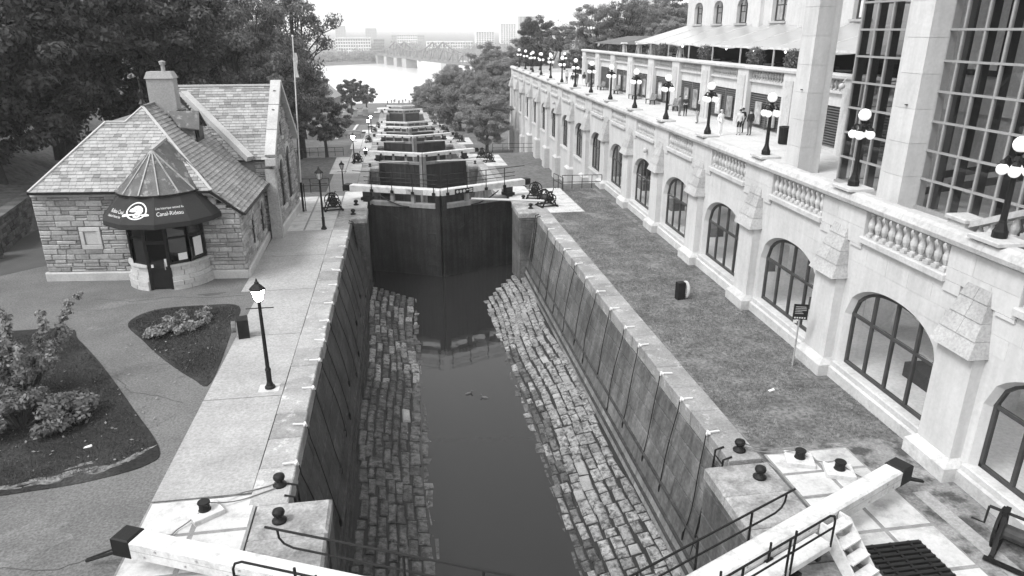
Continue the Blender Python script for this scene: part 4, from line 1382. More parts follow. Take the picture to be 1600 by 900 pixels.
upper_wall(8, 66.6, [(63.2, 65.0, 11.55, 13.35), (59.1, 60.9, 11.55, 13.35), (54.7, 56.5, 11.55, 13.35), (48.9, 50.9, 11.65, 13.9), (42.5, 44.3, 11.65, 13.9), (39.3, 41.2, 11.65, 13.9), (33, 35, 11.65, 13.9)])
for y in (52.6, 46.2):
    MB().box(UX - 0.3, UX, HY(y) - 0.5, HY(y) + 0.5, 8.2, 22).build('upper_pilaster', ashlar, ht)
# glazed dark ground floor of the upper terrace
MB().box(UX - 0.25, UX - 0.02, HY(10), HY(66.4), 8.2, 10.9).build('dining_front', louvre_back, ht)
# security camera on the end pilaster
sc = thing('security_camera', 'white dome camera on a curved arm beside the glass pavilion', 'camera', (20.9, 30.95, 8.6))
MB().box(0.0, 0.18, -0.1, 0.1, -0.15, 0.2).build('bracket', black_iron, sc)
MB().tube([(0, 0, 0.1), (-0.15, 0.05, 0.32), (-0.32, 0.12, 0.34), (-0.45, 0.18, 0.15)], 0.03, 6).build('arm', white_paint, sc)
MB().ball((-0.46, 0.19, -0.02), 0.14, 10, 8).build('dome', white_paint, sc, True)

# ------------------------------------------------------------------ white marquee on the upper terrace
canvas = mat('canvas', 0.30, 0.10, 0.4, 0.28, fine=0.02, spec=0.6)
tn = thing('marquee', 'white sloping marquee roof over the upper terrace', 'marquee', (22.1, 31, 8.2))
n = 9
Y0, Y1 = -3.0, 35.5
yb = [Y0 + (Y1 - Y0) * i / n for i in range(n + 1)]
for i in range(n):
    a, b = yb[i], yb[i + 1]
    mb = MB()
    k = 6
    v, f = [], []
    for j in range(k + 1):
        q = j / k
        for r in range(5):
            y = a + (b - a) * r / 4
            sag = -0.10 * math.sin(PI * r / 4)
            edge = -0.10 * math.sin(PI * r / 4) if j == 0 else 0
            v.append((q * 4.85, y, 1.85 + 1.38 * q + sag + edge))
    for j in range(k):
        for r in range(4):
            f.append((j * 5 + r, j * 5 + r + 1, (j + 1) * 5 + r + 1, (j + 1) * 5 + r))
    mb.add(v, f).build('roof_panel', canvas, tn, True, norm=False)
    MB().bar((0, a, 1.83), (4.85, a, 3.24), 0.07, 0.06).build('rafter', white_paint, tn)
    MB().box(-0.04, 0.04, a - 0.04, a + 0.04, 0, 1.86).build('post', ashlar_grey, tn)
MB().bar((-0.03, Y0, 1.82), (-0.03, Y1, 1.82), 0.05, 0.12).build('eaves_beam', white_paint, tn)
MB().add([(0, Y1, 1.85), (4.85, Y1, 3.23), (4.85, Y1, 2.2), (0, Y1, 1.75)], [(0, 1, 2, 3)]).build('end_panel', canvas, tn, norm=False)
gz = thing('dark_canopy', 'dark canopy roof beyond the white marquee on the upper terrace', 'canopy', (25.0, 76.5, 8.2))
MB().add([(-2.8, -5, 1.5), (5, -5, 1.6), (5, 5.5, 1.6), (-2.8, 5.5, 1.5), (0.5, -2.5, 2.25), (2.5, -2.5, 2.25), (2.5, 3, 2.25), (0.5, 3, 2.25)], [(0, 1, 5, 4), (1, 2, 6, 5), (2, 3, 7, 6), (3, 0, 4, 7), (4, 5, 6, 7)]).build('roof', mat('canopy_cloth', 0.10, 0.15, 1, 0.8), gz)
for x, y in ((-2.6, -4.8), (4.8, -4.8), (-2.6, 5.3), (4.8, 5.3), (-2.6, 0.2)):
    MB().box(x - 0.06, x + 0.06, y - 0.06, y + 0.06, 0, 1.5).build('post', window_frame, gz)
# patio heaters, tables and topiary
heater_m = mat('heater', 0.5, 0.1, 2, 0.3)
for i, y in enumerate((71.5, 66.9, 63.4, 56.6)):
    t = thing('patio_heater', '%s pyramid patio heater on the upper terrace, counted from the far end' % ['first', 'second', 'third', 'fourth'][i], 'patio heater', (22.6, y, 8.2), 0, 'pyramid patio heaters')
    mb = MB()
    for s in ((-1, -1), (1, -1), (1, 1), (-1, 1)):
        mb.bar((s[0] * 0.28, s[1] * 0.28, 0.35), (s[0] * 0.13, s[1] * 0.13, 1.6), 0.04, 0.04)
    mb.build('frame', heater_m, t)
    MB().lathe([(0.1, 0.3), (0.05, 1.55)], n=6).build('flame_tube', heater_m, t)
    MB().box(-0.28, 0.28, -0.28, 0.28, 0, 0.34).build('base', heater_m, t)
    MB().hexa([(-.3, -.3, 1.6), (.3, -.3, 1.6), (.3, .3, 1.6), (-.3, .3, 1.6), (-.22, -.22, 1.7), (.22, -.22, 1.7), (.22, .22, 1.7), (-.22, .22, 1.7)]).build('hood', heater_m, t)
for i in range(8):
    y = 34 + i * 4.2
    t = thing('cafe_table', '%s cafe table under the marquee, counted from the glass pavilion' % ordn[i].replace('nearest', 'first'), 'table', (24.0 + (i % 2) * 1.1, y, 8.2), 0, 'cafe tables under the marquee')
    MB().lathe([(0.5, 0.66), (0.5, 0.7)], n=12).build('top', white_paint, t)
    MB().lathe([(0.22, 0), (0.04, 0.05), (0.04, 0.66)], n=8).build('leg', window_frame, t)
    for s in (-0.75, 0.75):
        c = link('chair', None, t)
        MB().box(-0.2, 0.2, s - 0.2, s + 0.2, 0.36, 0.41).build('seat', window_frame, c)
        MB().box(-0.2, 0.2, s + (0.17 if s > 0 else -0.2), s + (0.2 if s > 0 else -0.17), 0.41, 0.85).build('backrest', window_frame, c)
        mb = MB()
        for dx in (-0.17, 0.17):
            for dy in (-0.17, 0.17):
                mb.box(dx - .02, dx + .02, s + dy - .02, s + dy + .02, 0, 0.36)
        mb.build('chair_frame', window_frame, c)
mbk = mat_emit('string_bulb', 0.9, 6)
for i in range(7):
    t = tag(MB().ball((22.25, 32.0 + i * 3.9, 9.85), 0.06, 8, 6).build('string_bulb', mbk), 'small lit bulb under the marquee edge, %s from the glass pavilion' % ordn[i].replace('nearest', 'first'), 'light bulb', 'bulbs under the marquee edge')

# ------------------------------------------------------------------ glass pavilion in front of the terrace wall
pv = thing('glass_pavilion', 'tall glass pavilion with grey mullions and stone piers at the right edge', 'pavilion', (17.3, 25.7, 5.3))
mull_m = mat('mullion_grey', 0.26, 0.1, 2, 0.4)
dark_strip = mat('dark_strip', 0.03, 0.1, 2, 0.4)
pglass = mat_glass('pavilion_glass', 0.7, 0.015, ior=1.42)
MW, TH = 0.86, 0.94
NC, NR = 20, 12
for c in range(NC + 1):
    y = -c * MW
    MB().box(-0.05, 0.05, y - 0.035, y + 0.035, 0.1, NR * TH).build('mullion', mull_m, pv)
    MB().box(0.05, 0.34, y - 0.03, y + 0.03, 0.1, NR * TH).build('fin', dark_strip, pv)
for r in range(NR + 1):
    z = 0.1 + r * TH
    MB().box(-0.06, 0.04, -NC * MW, 0.0, z - 0.035, z + 0.035).build('transom', mull_m, pv)
for c in range(NC):
    for r in range(NR):
        y0, y1 = -(c + 1) * MW + 0.035, -c * MW - 0.035
        z0, z1 = 0.135 + r * TH, 0.065 + (r + 1) * TH
        if c < 11:
            tw = random.uniform(-0.006, 0.006)
            MB().add([(0.0 + tw, y0, z0), (0.0 - tw, y1, z0), (0.0 - tw, y1, z1), (0.0 + tw, y0, z1)], [(0, 1, 2, 3)]).build('pane', pglass, pv, norm=False)
MB().add([(0, -11 * MW, 0.1), (0, -NC * MW, 0.1), (0, -NC * MW, NR * TH), (0, -11 * MW, NR * TH)], [(0, 1, 2, 3)]).build('pane', pglass, pv, norm=False)
MB().add([(0, 0, 0.1), (4, 0, 0.1), (4, 0, NR * TH), (0, 0, NR * TH)], [(0, 1, 2, 3)]).build('return_pane', pglass, pv, norm=False)
for r in range(NR + 1):
    MB().box(0.06, 4, -0.03, 0.03, 0.07 + r * TH, 0.13 + r * TH).build('transom', mull_m, pv)
MB().box(-0.12, 0.12, -NC * MW, 0.05, -0.02, 0.1).build('base_rail', mull_m, pv)
MB().box(3.2, 4.0, -18, 0.0, 2.9, 3.6).build('inner_cornice', ashlar, pv)
MB().box(3.3, 3.95, -18, 0, 0, 9).build('inner_wall', ashlar_grey, pv)
for y in (-2.5, -6.5, -10.5):
    w = MB().box(3.22, 3.3, y - 0.9, y + 0.9, 4.2, 7.6).build('inner_window', window_frame, pv)
    MB().box(3.19, 3.21, y - 0.7, y - 0.1, 4.4, 7.4).build('curtain', room_m, w)
    MB().box(3.19, 3.21, y + 0.1, y + 0.7, 4.4, 7.4).build('curtain', room_m, w)
for a, b in (((0.8, -3.5, 0.3), (2.2, -9.0, 2.2)), ((1.8, -3.5, 0.9), (2.6, -9.0, 2.6))):
    MB().bar(a, b, 0.12, 0.25).build('stair_rail', window_frame, pv)
for ya, yb_ in ((21.1, 22.55), (27.5, 28.95)):
    a, b = ya - 25.7, yb_ - 25.7
    p = MB().box(-0.72, 0.25, a, b - 0.45, -0.05, 13).box(-0.5, 0.25, b - 0.45, b, -0.05, 13).build('pier', ashlar, pv)
    for j in range(12):
        for (x0, y0, y1) in ((-0.735, a - .012, b - 0.44), ):
            MB().box(x0, -0.05, y0, y1, j * 1.1 + .008, j * 1.1 + 1.092).build('ashlar_block', ashlar, p)
    MB().lathe([(0.05, 0), (0.05, 0.03)], (-0.78, a + 0.4, 3.4), 8).build('vent', black_iron, p)
# roof slab of the pavilion
MB().box(-0.8, 4, -NC * MW, 4.2, NR * TH + 0.3, NR * TH + 1).build('roof_slab', ashlar, pv)

# newel and sloping balustrade of the terrace stair
sr = thing('stair_balustrade', 'stone newel and sloping balustrade of the terrace stair at the right edge', 'balustrade', (15.55, 17.1, 5.3), R(-3))
MB().box(-0.28, 0.28, -0.5, 0.2, 0, 0.72).build('newel', ashlar_trim, sr)
MB().cbox(-0.34, 0.34, -0.56, 0.26, 0.72, 0.84, 0.03).build('newel_cap', ashlar_trim, sr)
MB().bar((0, -0.5, 0.68), (0, -5.0, 2.7), 0.4, 0.16).build('sloping_rail', ashlar_trim, sr)
MB().bar((0, -0.5, 0.02), (0, -5.0, 1.95), 0.44, 0.14).build('string_course', ashlar_trim, sr)
for j in range(10):
    y = -0.75 - j * 0.38
    link('baluster', me_bal, sr, (0, y, 0.07 + (-y - 0.5) * 0.44)).scale = (1, 1, 0.82)
for j in range(10):
    MB().box(0.25, 1.5, -0.9 - j * 0.42, -0.48 - j * 0.42, 0, 0.15 + 0.17 * j).build('step', paving, sr)

# ------------------------------------------------------------------ terrace furniture
def bench(label, y):
    t = thing('park_bench', label, 'bench', (20.75, y, 5.3), R(90), 'benches along the louvred wall')
    return t
wood = mat('bench_wood', 0.20, 0.2, 4, 0.7, isl=0.15)
b0 = None
for i, y in enumerate((52.3, 57.4, 62.0, 67.6, 72.4, 76.9)):
    lbl = '%s slatted bench along the louvred wall, counted from the viewer' % ordn[i].replace('nearest', 'first')
    if b0 is None:
        t = b0 = bench(lbl, y)
        for j in range(4):
            MB().box(-0.65, 0.65, -0.05 + j * 0.1, 0.03 + j * 0.1, 0.36, 0.4).build('seat_slat', wood, t)
        for j in range(4):
            MB().bar((-0.65, -0.1 - j * 0.03, 0.48 + j * 0.1), (0.65, -0.1 - j * 0.03, 0.48 + j * 0.1), 0.03, 0.08).build('back_slat', wood, t)
        for s in (-0.5, 0.5):
            MB().box(s - 0.03, s + 0.03, -0.12, 0.36, 0.3, 0.355).box(s - 0.03, s + 0.03, -0.1, -0.03, 0, 0.3).box(s - 0.03, s + 0.03, 0.28, 0.34, 0, 0.3).bar((s, -0.09, 0.36), (s, -0.23, 0.85), 0.05, 0.04).build('leg', black_iron, t)
    else:
        dup(b0, (20.75, y, 5.3), R(90), lbl)
tbn = thing('litter_bin', 'black slatted litter bin on the terrace beside a pillar', 'litter bin', (20.3, 35.3, 5.3))
for j in range(16):
    a = 2 * PI * j / 16
    MB().bar((0.3 * math.cos(a), 0.3 * math.sin(a), 0.05), (0.32 * math.cos(a), 0.32 * math.sin(a), 0.85), 0.085, 0.02, (math.cos(a), math.sin(a), 0)).build('slat', black_iron, tbn)
MB().lathe([(0.29, 0.02), (0.3, 0.8)], n=14).build('liner', black_iron, tbn)
MB().lathe([(0.33, 0.83), (0.35, 0.86), (0.34, 0.92), (0.24, 0.94), (0.22, 0.86)], n=16).build('rim', black_iron, tbn)
tb2 = thing('litter_bin', 'dark litter bin by the fence on the lower left lawn', 'litter bin', (-11.35, 84.0, -2.85))
MB().lathe([(0.3, 0), (0.34, 0.9), (0.36, 0.95), (0.2, 1.05)], n=14).build('body', black_iron, tb2)
MB().lathe([(0.37, 0.93), (0.37, 0.98)], n=14).build('rim', black_iron, tb2)
# picture panels hung on the louvres
pic_ms = [mat('picture_%d' % i, c, 0.65, sc_, 0.4, fine=0.3, fscale=6) for i, (c, sc_) in enumerate(((0.24, 1.3), (0.3, 0.9), (0.18, 1.9), (0.34, 1.1)))]
q = 0
for k in range(0, 6):
    for h, f in ((0.2, 0.38), (0.6, 0.78)):
        a = BAY0 + BAYS * k
        t = thing('picture_panel', 'tall picture panel on the louvres, %s from the viewer' % (ordn + ['sixteenth'])[q].replace('nearest', 'first'), 'picture', (21.22, a + BAYW * (f + h) / 2, 5.75), 0, 'picture panels on the louvres')
        w = BAYW * (f - h) / 2
        MB().box(-0.03, 0.03, -w, w, 0, 1.3).build('frame', mull_m, t)
        MB().add([(-0.034, -w + .04, 0.04), (-0.034, w - .04, 0.04), (-0.034, w - .04, 1.26), (-0.034, -w + .04, 1.26)], [(0, 1, 2, 3)]).build('print', pic_ms[q % 4], t, norm=False)
        q += 1
# ------------------------------------------------------------------ stone house with slate roof and round porch
rubble = mat('rubble', 0.27, 0.16, 1.2, 0.9, 0.6, 16, isl=0.30, fine=0.2, fscale=12, moss=(0.15, 0.7, 0.62, 0.1))
rubble_bed = mat('rubble_bed', 0.20, 0.15, 2, 0.95, 0.4, 20)
dressed = mat('dressed', 0.40, 0.12, 1.0, 0.9, 0.25, 20, isl=0.08, fine=0.12)
slate_a = mat('slate_a', 0.29, 0.12, 1.5, 0.75, 0.2, 14, isl=0.13, fine=0.15, fscale=9)
slate_b = mat('slate_b', 0.185, 0.14, 1.5, 0.75, 0.2, 14, isl=0.10, fine=0.15, fscale=9)
slate_c = mat('slate_c', 0.20, 0.14, 1.5, 0.7, 0.2, 14, isl=0.2, fine=0.15, fscale=9, patch=(0.28, 0.8, 0.6, 0.12))
copper = mat('copper', 0.085, 0.3, 1.5, 0.6, 0.2, 10, fine=0.2, patch=(0.22, 2.6, 0.60, 0.05))
ridge_m = mat('ridge_metal', 0.40, 0.1, 2, 0.6)
chimney_m = mat('chimney_stone', 0.27, 0.14, 1.0, 0.9, 0.25, 20, fine=0.14)
rubble_old = mat('rubble_old', 0.12, 0.2, 1.2, 0.95, 0.6, 16, isl=0.4, fine=0.2, fscale=12, moss=(0.05, 1.2, 0.55, 0.12))
flash_m = mat('flashing', 0.62, 0.1, 2, 0.6)
awning_m = mat('awning_cloth', 0.028, 0.12, 1.2, 0.85)
dark_frame = mat('dark_frame', 0.012, 0.2, 3, 0.4)
bay_glass = mat_glass('bay_glass', 0.35, 0.02, ior=1.6)
HO = Vector((-12.0, 36.5, 0))
hs = thing('stone_house', 'small stone house with patched slate roof and round awninged porch', 'house', HO)
def hb(mb, name, m, parent=None, smooth=False, norm=True):
    o = mb.build(name, m, parent or hs, smooth, norm)
    if parent is None:
        o.location = -HO
    return o
def hgroup(name):
    o = link(name, None, hs)
    o.location = -HO
    return o
wall = hgroup('wall')
def stone_wall(o, u, n, L, z0, ztop, holes=(), row=(0.16, 0.28), len_=(0.35, 0.95), m=rubble, limit=300, depth=0.05):
    """coursed rubble on a vertical plane; ztop(u) gives the wall head; holes are (u0,u1,z0,z1)"""
    o, u, n = Vector(o), Vector(u).normalized(), Vector(n).normalized()
    sh = []
    z = z0
    zmax = max(ztop(L * i / 40) for i in range(41))
    while z < zmax - 0.04:
        h = min(random.uniform(*row), zmax - z)
        a = -random.uniform(0, 0.3)
        while a < L:
            l_ = random.uniform(*len_)
            p, q = max(a, 0), min(a + l_, L)
            a += l_
            if q - p < 0.08: continue
            segs = [(p, q)]
            for (h0, h1, k0, k1) in holes:
                if z + h * 0.5 > k0 and z + h * 0.5 < k1:
                    ns = []
                    for (x, y) in segs:
                        if y <= h0 or x >= h1: ns.append((x, y)); continue
                        if x < h0: ns.append((x, h0))
                        if y > h1: ns.append((h1, y))
                    segs = ns
            for (x, y) in segs:
                if y - x < 0.07: continue
                zt = min(ztop(x), ztop(y))
                if z + 0.05 > max(ztop(x), ztop(y)): continue
                top = min(z + h, max(zt, z + 0.06))
                mid = random.random() < 0.22 and h > 0.2
                bands = [(z, top)] if not mid else [(z, z + h * 0.5), (z + h * 0.5, top)]
                for (b0, b1) in bands:
                    if b1 - b0 < 0.04: continue
                    sh.append(MB().stone(o, u, (0, 0, 1), n, x + .008, y - .008, b0 + .008, b1 - .008, depth + random.uniform(-0.02, 0.025), 0.03, 0.006))
        z += h
    return sh
A, B3 = Vector((-16.5, 34.1, 0)), Vector((-7.45, 33.15, 0))
uF = (B3 - A).normalized()
LFr = (B3 - A).length
nF = Vector((uF.y, -uF.x, 0))
xs_ = lambda X: (X + 16.5) / 9.05 * LFr
topF = lambda u: 4.12 if u < xs_(-8.6) else 4.12 - (u - xs_(-8.6)) * 0.80
stones = stone_wall(A, uF, nF, LFr, 0.42, topF, [(xs_(-12.45), xs_(-9.2), 0, 3.9), (xs_(-14.75), xs_(-13.75), 1.45, 2.6)])
# side wall to the walk, wing front return and gable
C0, C1 = Vector((-7.45, 33.15, 0)), Vector((-7.6, 39.9, 0))
stones += stone_wall(C0, C1 - C0, (1, 0.02, 0), 6.75, 0.42, lambda u: 3.3, [(2.3, 3.0, 0.9, 2.55), (5.1, 5.95, 0.7, 2.5)])
G0, G1 = Vector((-6.95, 40.15, 0)), Vector((-6.72, 47.0, 0))
gl = (G1 - G0).length
gtop = lambda u: 4.3 + 3.75 * (1 - abs(u - 3.43) / 3.43)
stones += stone_wall(G0, G1 - G0, (1, -0.03, 0), gl, 0.55, gtop, [(1.4, 2.5, 1.3, 4.2), (3.7, 4.8, 1.3, 4.6), (2.9, 3.3, 5.2, 6.3)])
stones += stone_wall((-7.9, 40.15, 0), (1, 0, 0), (0, -1, 0), 0.95, 0.55, lambda u: 4.4)
pieces('stone', stones, rubble, wall)
# cores
k = 0.04
hb(MB().prism([A + Vector((0, k, 0)), B3 + Vector((-k, k, 0)), C1 + Vector((-k, 0, 0)), Vector((-16.4, 40.2, 0))], (0, 0, 3.25)), 'core', rubble_bed, wall)
hb(MB().prism([A + Vector((0, k, 3.25)), Vector((-8.6, 33.27 + k, 3.25)), Vector((-8.6, 40, 3.25)), Vector((-16.4, 40.2, 3.25))], (0, 0, 0.85)), 'core', rubble_bed, wall)
hb(MB().prism([(-14, 40.2, 0), (-7.0, 40.2, 0), (-6.78, 46.95, 0), (-14, 47, 0)], (0, 0, 4.3)), 'core', rubble_bed, wall)
hb(MB().prism([G0 + Vector((-.06, 0, 4.3)), G1 + Vector((-.06, 0, 4.3)), (G0 + G1) / 2 + Vector((-.06, 0, 8.0))], (-0.35, 0, 0)), 'gable_core', rubble_bed, wall)
for (p, q, n, L) in ((A, uF, nF, LFr), (C0, (C1 - C0).normalized(), Vector((1, 0, 0)), 6.75), (G0, (G1 - G0).normalized(), Vector((1, 0, 0)), gl)):
    hb(MB().stone(p, q, (0, 0, 1), n, -0.1, L + 0.1, -0.1, 0.42 if L != gl else 0.55, 0.16, 0.05), 'plinth', dressed, wall)
# eaves band under the front roof
hb(MB().stone(A, uF, (0, 0, 1), nF, 0, xs_(-8.6), 3.98, 4.14, 0.09, 0.02), 'eaves_band', dressed, wall)
hb(MB().prism([A + uF * xs_(-8.6) + Vector((0, -.1, 3.98)), A + uF * xs_(-8.6) + Vector((0, -.1, 4.14)), B3 + Vector((0.05, -.1, 3.34)), B3 + Vector((0.05, -.1, 3.18))], (0, 0.1, 0)), 'verge_band', dressed, wall)
# blank niche
nc = hgroup('niche')
for a, b, c, d, h in ((-14.72, -13.78, 1.5, 1.72, .07), (-14.72, -13.78, 2.36, 2.56, .07), (-14.72, -14.54, 1.72, 2.36, .07), (-13.96, -13.78, 1.72, 2.36, .07)):
    hb(MB().stone(A, uF, (0, 0, 1), nF, xs_(a) + .004, xs_(b) - .004, c + .004, d - .004, h, 0.015), 'niche_frame', dressed, nc)
hb(MB().stone(A, uF, (0, 0, 1), nF, xs_(-14.52), xs_(-13.98), 1.74, 2.34, 0.01, 0.005), 'niche_panel', dressed, nc)
# arched windows of the side and the gable
def house_window(o, u, n, u0, u1, z0, z1, lab=None):
    g = hgroup('window')
    o, u, n = Vector(o), Vector(u).normalized(), Vector(n).normalized()
    P = lambda a, z, d: o + u * a + Vector((0, 0, z)) + n * d
    c, hw = (u0 + u1) / 2, (u1 - u0) / 2
    N = 8
    arc = [(c + hw * math.cos(PI - PI * i / N), z1 - hw + hw * math.sin(PI * i / N)) for i in range(N + 1)]
    ring = [(u0, z0)] + arc + [(u1, z0)]
    hb(MB().prism([P(a, z, -0.02) for a, z in ring], n * 0.035), 'pane', dark_frame, g)
    out = [(c + (a - c) * 1.28, z0 + (z - z0) * 1.09) for a, z in arc]
    for i in range(N):
        q = [arc[i], arc[i + 1], out[i + 1], out[i]]
        hb(MB().prism([P(a, z, -0.04) for a, z in q], n * 0.13), 'voussoir', dressed, g)
    hb(MB().stone(o, u, (0, 0, 1), n, u0 - 0.1, u1 + 0.1, z0 - 0.2, z0, 0.13, 0.02), 'sill', dressed, g)
    hb(MB().bar(P(c, z0, 0.03), P(c, z1, 0.03), 0.05, 0.05), 'mullion', window_frame, g)
    hb(MB().bar(P(u0, (z0 + z1) / 2, 0.03), P(u1, (z0 + z1) / 2, 0.03), 0.05, 0.05), 'transom', window_frame, g)
house_window(C0, C1 - C0, (1, 0, 0), 2.35, 2.95, 0.95, 2.5)
house_window(C0, C1 - C0, (1, 0, 0), 5.15, 5.9, 0.8, 2.45)
house_window(G0, G1 - G0, (1, 0, 0), 1.45, 2.45, 1.4, 4.1)
house_window(G0, G1 - G0, (1, 0, 0), 3.75, 4.75, 1.4, 4.5)
house_window(G0, G1 - G0, (1, 0, 0), 2.92, 3.28, 5.25, 6.25)
# gable buttress at the near corner of the wing
hb(MB().hexa([(-7.35, 39.75, 0), (-6.75, 39.75, 0), (-6.75, 40.2, 0), (-7.35, 40.2, 0), (-7.35, 39.9, 3.9), (-6.85, 39.9, 3.9), (-6.85, 40.2, 3.9), (-7.35, 40.2, 3.9)]), 'buttress', rubble, wall)

# ---- roof
roof = hgroup('roof')
def slates(poly, eave_dir, up, m_fn, sw=0.34, sh_=0.2, limit=300):
    """courses of slates over a planar polygon (world points); each row is cut to the outline"""
    O = Vector(poly[0])
    u = Vector(eave_dir).normalized()
    v = Vector(up)
    v = (v - u * v.dot(u)).normalized()
    n = u.cross(v)
    if n.z < 0: n = -n
    pts = [((Vector(p) - O).dot(u), (Vector(p) - O).dot(v)) for p in poly]
    v0, v1 = min(p[1] for p in pts), max(p[1] for p in pts)
    out = {}
    r = 0
    t = v0
    while t < v1:
        tm = t + sh_ * 0.5
        xs = []
        for (a, b), (c, d) in zip(pts, pts[1:] + pts[:1]):
            if (b - tm) * (d - tm) < 0:
                xs.append(a + (c - a) * (tm - b) / (d - b))
        xs.sort()
        for x0, x1 in zip(xs[::2], xs[1::2]):
            p = x0 - (sw / 2 if r % 2 else 0) - random.uniform(0, 0.04)
            while p < x1:
                w = sw * random.uniform(0.85, 1.2)
                a, b = max(p, x0), min(p + w, x1)
                p += w
                if b - a < 0.05: continue
                P = lambda s, q, h: O + u * s + v * q + n * h
                e = random.uniform(-0.008, 0.008)
                g_ = 0.006
                top = min(t + sh_ * 1.25, v1 + 0.02)
                mb = MB().hexa([P(a + g_, t + e, 0.012), P(b - g_, t + e, 0.012), P(b - g_, top, -0.012), P(a + g_, top, -0.012),
                                P(a + g_, t + e, 0.04), P(b - g_, t + e, 0.04), P(b - g_, top, 0.008), P(a + g_, top, 0.008)])
                out.setdefault(m_fn(a, t, r), []).append(mb)
        t += sh_
        r += 1
    for k_, sl in out.items():
        pieces('slate', sl, MATS[k_], roof, limit=100)
    hb(MB().prism([Vector(p) - n * 0.14 for p in poly], n * 0.12), 'roof_deck', window_frame, roof)
rows_b = {}
def banded(light):
    def f(a, t, r):
        q = rows_b.setdefault((light, r), random.random())
        pb = 0.85 if q < 0.28 else (0.3 if q < 0.5 else 0.06)
        return 'slate_b' if random.random() < pb * (0.4 + 0.6 * (math.sin(a * 1.1 + r) > -0.4)) else 'slate_a'
    return f
E1, K1, K2, AP, E2 = (-16.45, 33.72, 4.2), (-13.72, 36.66, 7.04), (-12.84, 36.56, 7.04), (-12.16, 37.25, 7.70), (-8.5, 33.0, 4.22)
# keep the front plane planar: solve heights from the eaves line
eu = (Vector((-8.5, 33.0, 4.22)) - Vector((-16.45, 33.83, 4.22))).normalized()
en = Vector((-eu.y, eu.x, 0))
sl_f = 0.85
def onfront(x, y):
    d = (Vector((x, y, 0)) - Vector((-16.45, 33.83, 0))).dot(en)
    return Vector((x, y, 4.22 + sl_f * d))
F = [onfront(-16.45, 33.83), onfront(-8.5, 33.0), onfront(-12.18, 37.30), onfront(-12.85, 36.6), onfront(-13.75, 36.72)]
slates(F, eu, en + Vector((0, 0, sl_f)), banded('f'))
apx = F[2]
# right-hand plane with a flatter skirt
yR = 39.9
E2r = Vector((-8.5, 33.0, 4.22))
sR = (apx.z - 4.22) / (12.18 - 8.5)
zR = lambda x: 4.22 + sR * (-8.5 - x) if x < -8.5 else 4.22 - 0.86 * (x + 8.5)
RP = [Vector((-8.5, 33.0, 4.22)), Vector((-8.5, 39.75, 4.22)), Vector((-11.6, 42.4, zR(-11.6))), Vector((-12.18, 42.4, apx.z)), apx]
slates(RP, (0, 1, 0), (-1, 0, sR), lambda a, t, r: 'slate_c', 0.36, 0.21)
RS = [Vector((-7.25, 33.1, zR(-7.25))), Vector((-7.25, 39.9, zR(-7.25))), Vector((-8.5, 39.75, 4.22)), Vector((-8.5, 33.0, 4.22))]
slates(RS, (0, 1, 0), (-1, 0, 0.86), lambda a, t, r: 'slate_c', 0.36, 0.21)
# hidden left and rear planes
hb(MB().add([F[0], F[4], (-13.75, 41, F[4].z), (-16.9, 41, 4.22)], [(0, 1, 2, 3)]), 'hip_plane', slate_b, roof)
hb(MB().add([F[3], F[4], (-13.75, 42.4, F[4].z), (-12.85, 42.4, F[3].z)], [(0, 1, 2, 3)]), 'valley_plane', slate_b, roof)
hb(MB().add([F[2], F[3], (-12.85, 42.4, F[3].z), (-12.18, 42.4, F[2].z)], [(0, 1, 2, 3)]), 'hip_plane', slate_b, roof)
# wing roof
WZ, WS = 4.42, 0.99
W = [Vector((-9.0, 39.85, WZ)), Vector((-7.05, 39.85, WZ)), Vector((-7.05, 43.5, WZ + WS * 3.65)), Vector((-12.4, 43.5, WZ + WS * 3.65))]
slates(W, (1, 0, 0), (0, 1, WS), banded('w'), 0.34, 0.19)
hb(MB().add([(-12.4, 43.5, WZ + WS * 3.65), (-7.05, 43.5, WZ + WS * 3.65), (-7.05, 47.2, WZ), (-14, 47.2, WZ)], [(0, 1, 2, 3)]), 'wing_plane', slate_b, roof)
hb(MB().bar((-12.4, 43.5, WZ + WS * 3.65 + .05), (-7.1, 43.5, WZ + WS * 3.65 + .05), 0.2, 0.1), 'wing_ridge', ridge_m, roof)
# gutter, hips and ridge
for a, b, w_ in ((F[0], F[4], .13), (F[4], F[3], .1), (F[3], F[2], .1), (F[1], F[2], .13)):
    hb(MB().bar(a + Vector((0, 0, .05)), b + Vector((0, 0, .05)), w_, 0.05), 'hip_flashing', ridge_m, roof)
hb(MB().bar(apx + Vector((0, 0, .05)), (-12.18, 42.4, apx.z + .05), 0.16, 0.08), 'ridge', slate_b, roof)
hb(MB().bar(F[0] + Vector((0, -.06, -.03)), F[1] + Vector((0, -.06, -.03)), 0.1, 0.1), 'gutter', dark_frame, roof)
hb(MB().bar(F[1] + Vector((0, -.04, -.06)), Vector((-7.25, 33.05, zR(-7.25) - .06)), 0.06, 0.1), 'verge_board', dark_frame, roof)
hb(MB().bar((-7.2, 33.0, zR(-7.25) - .04), (-7.2, 39.85, zR(-7.25) - .04), 0.1, 0.1), 'gutter', dark_frame, roof)
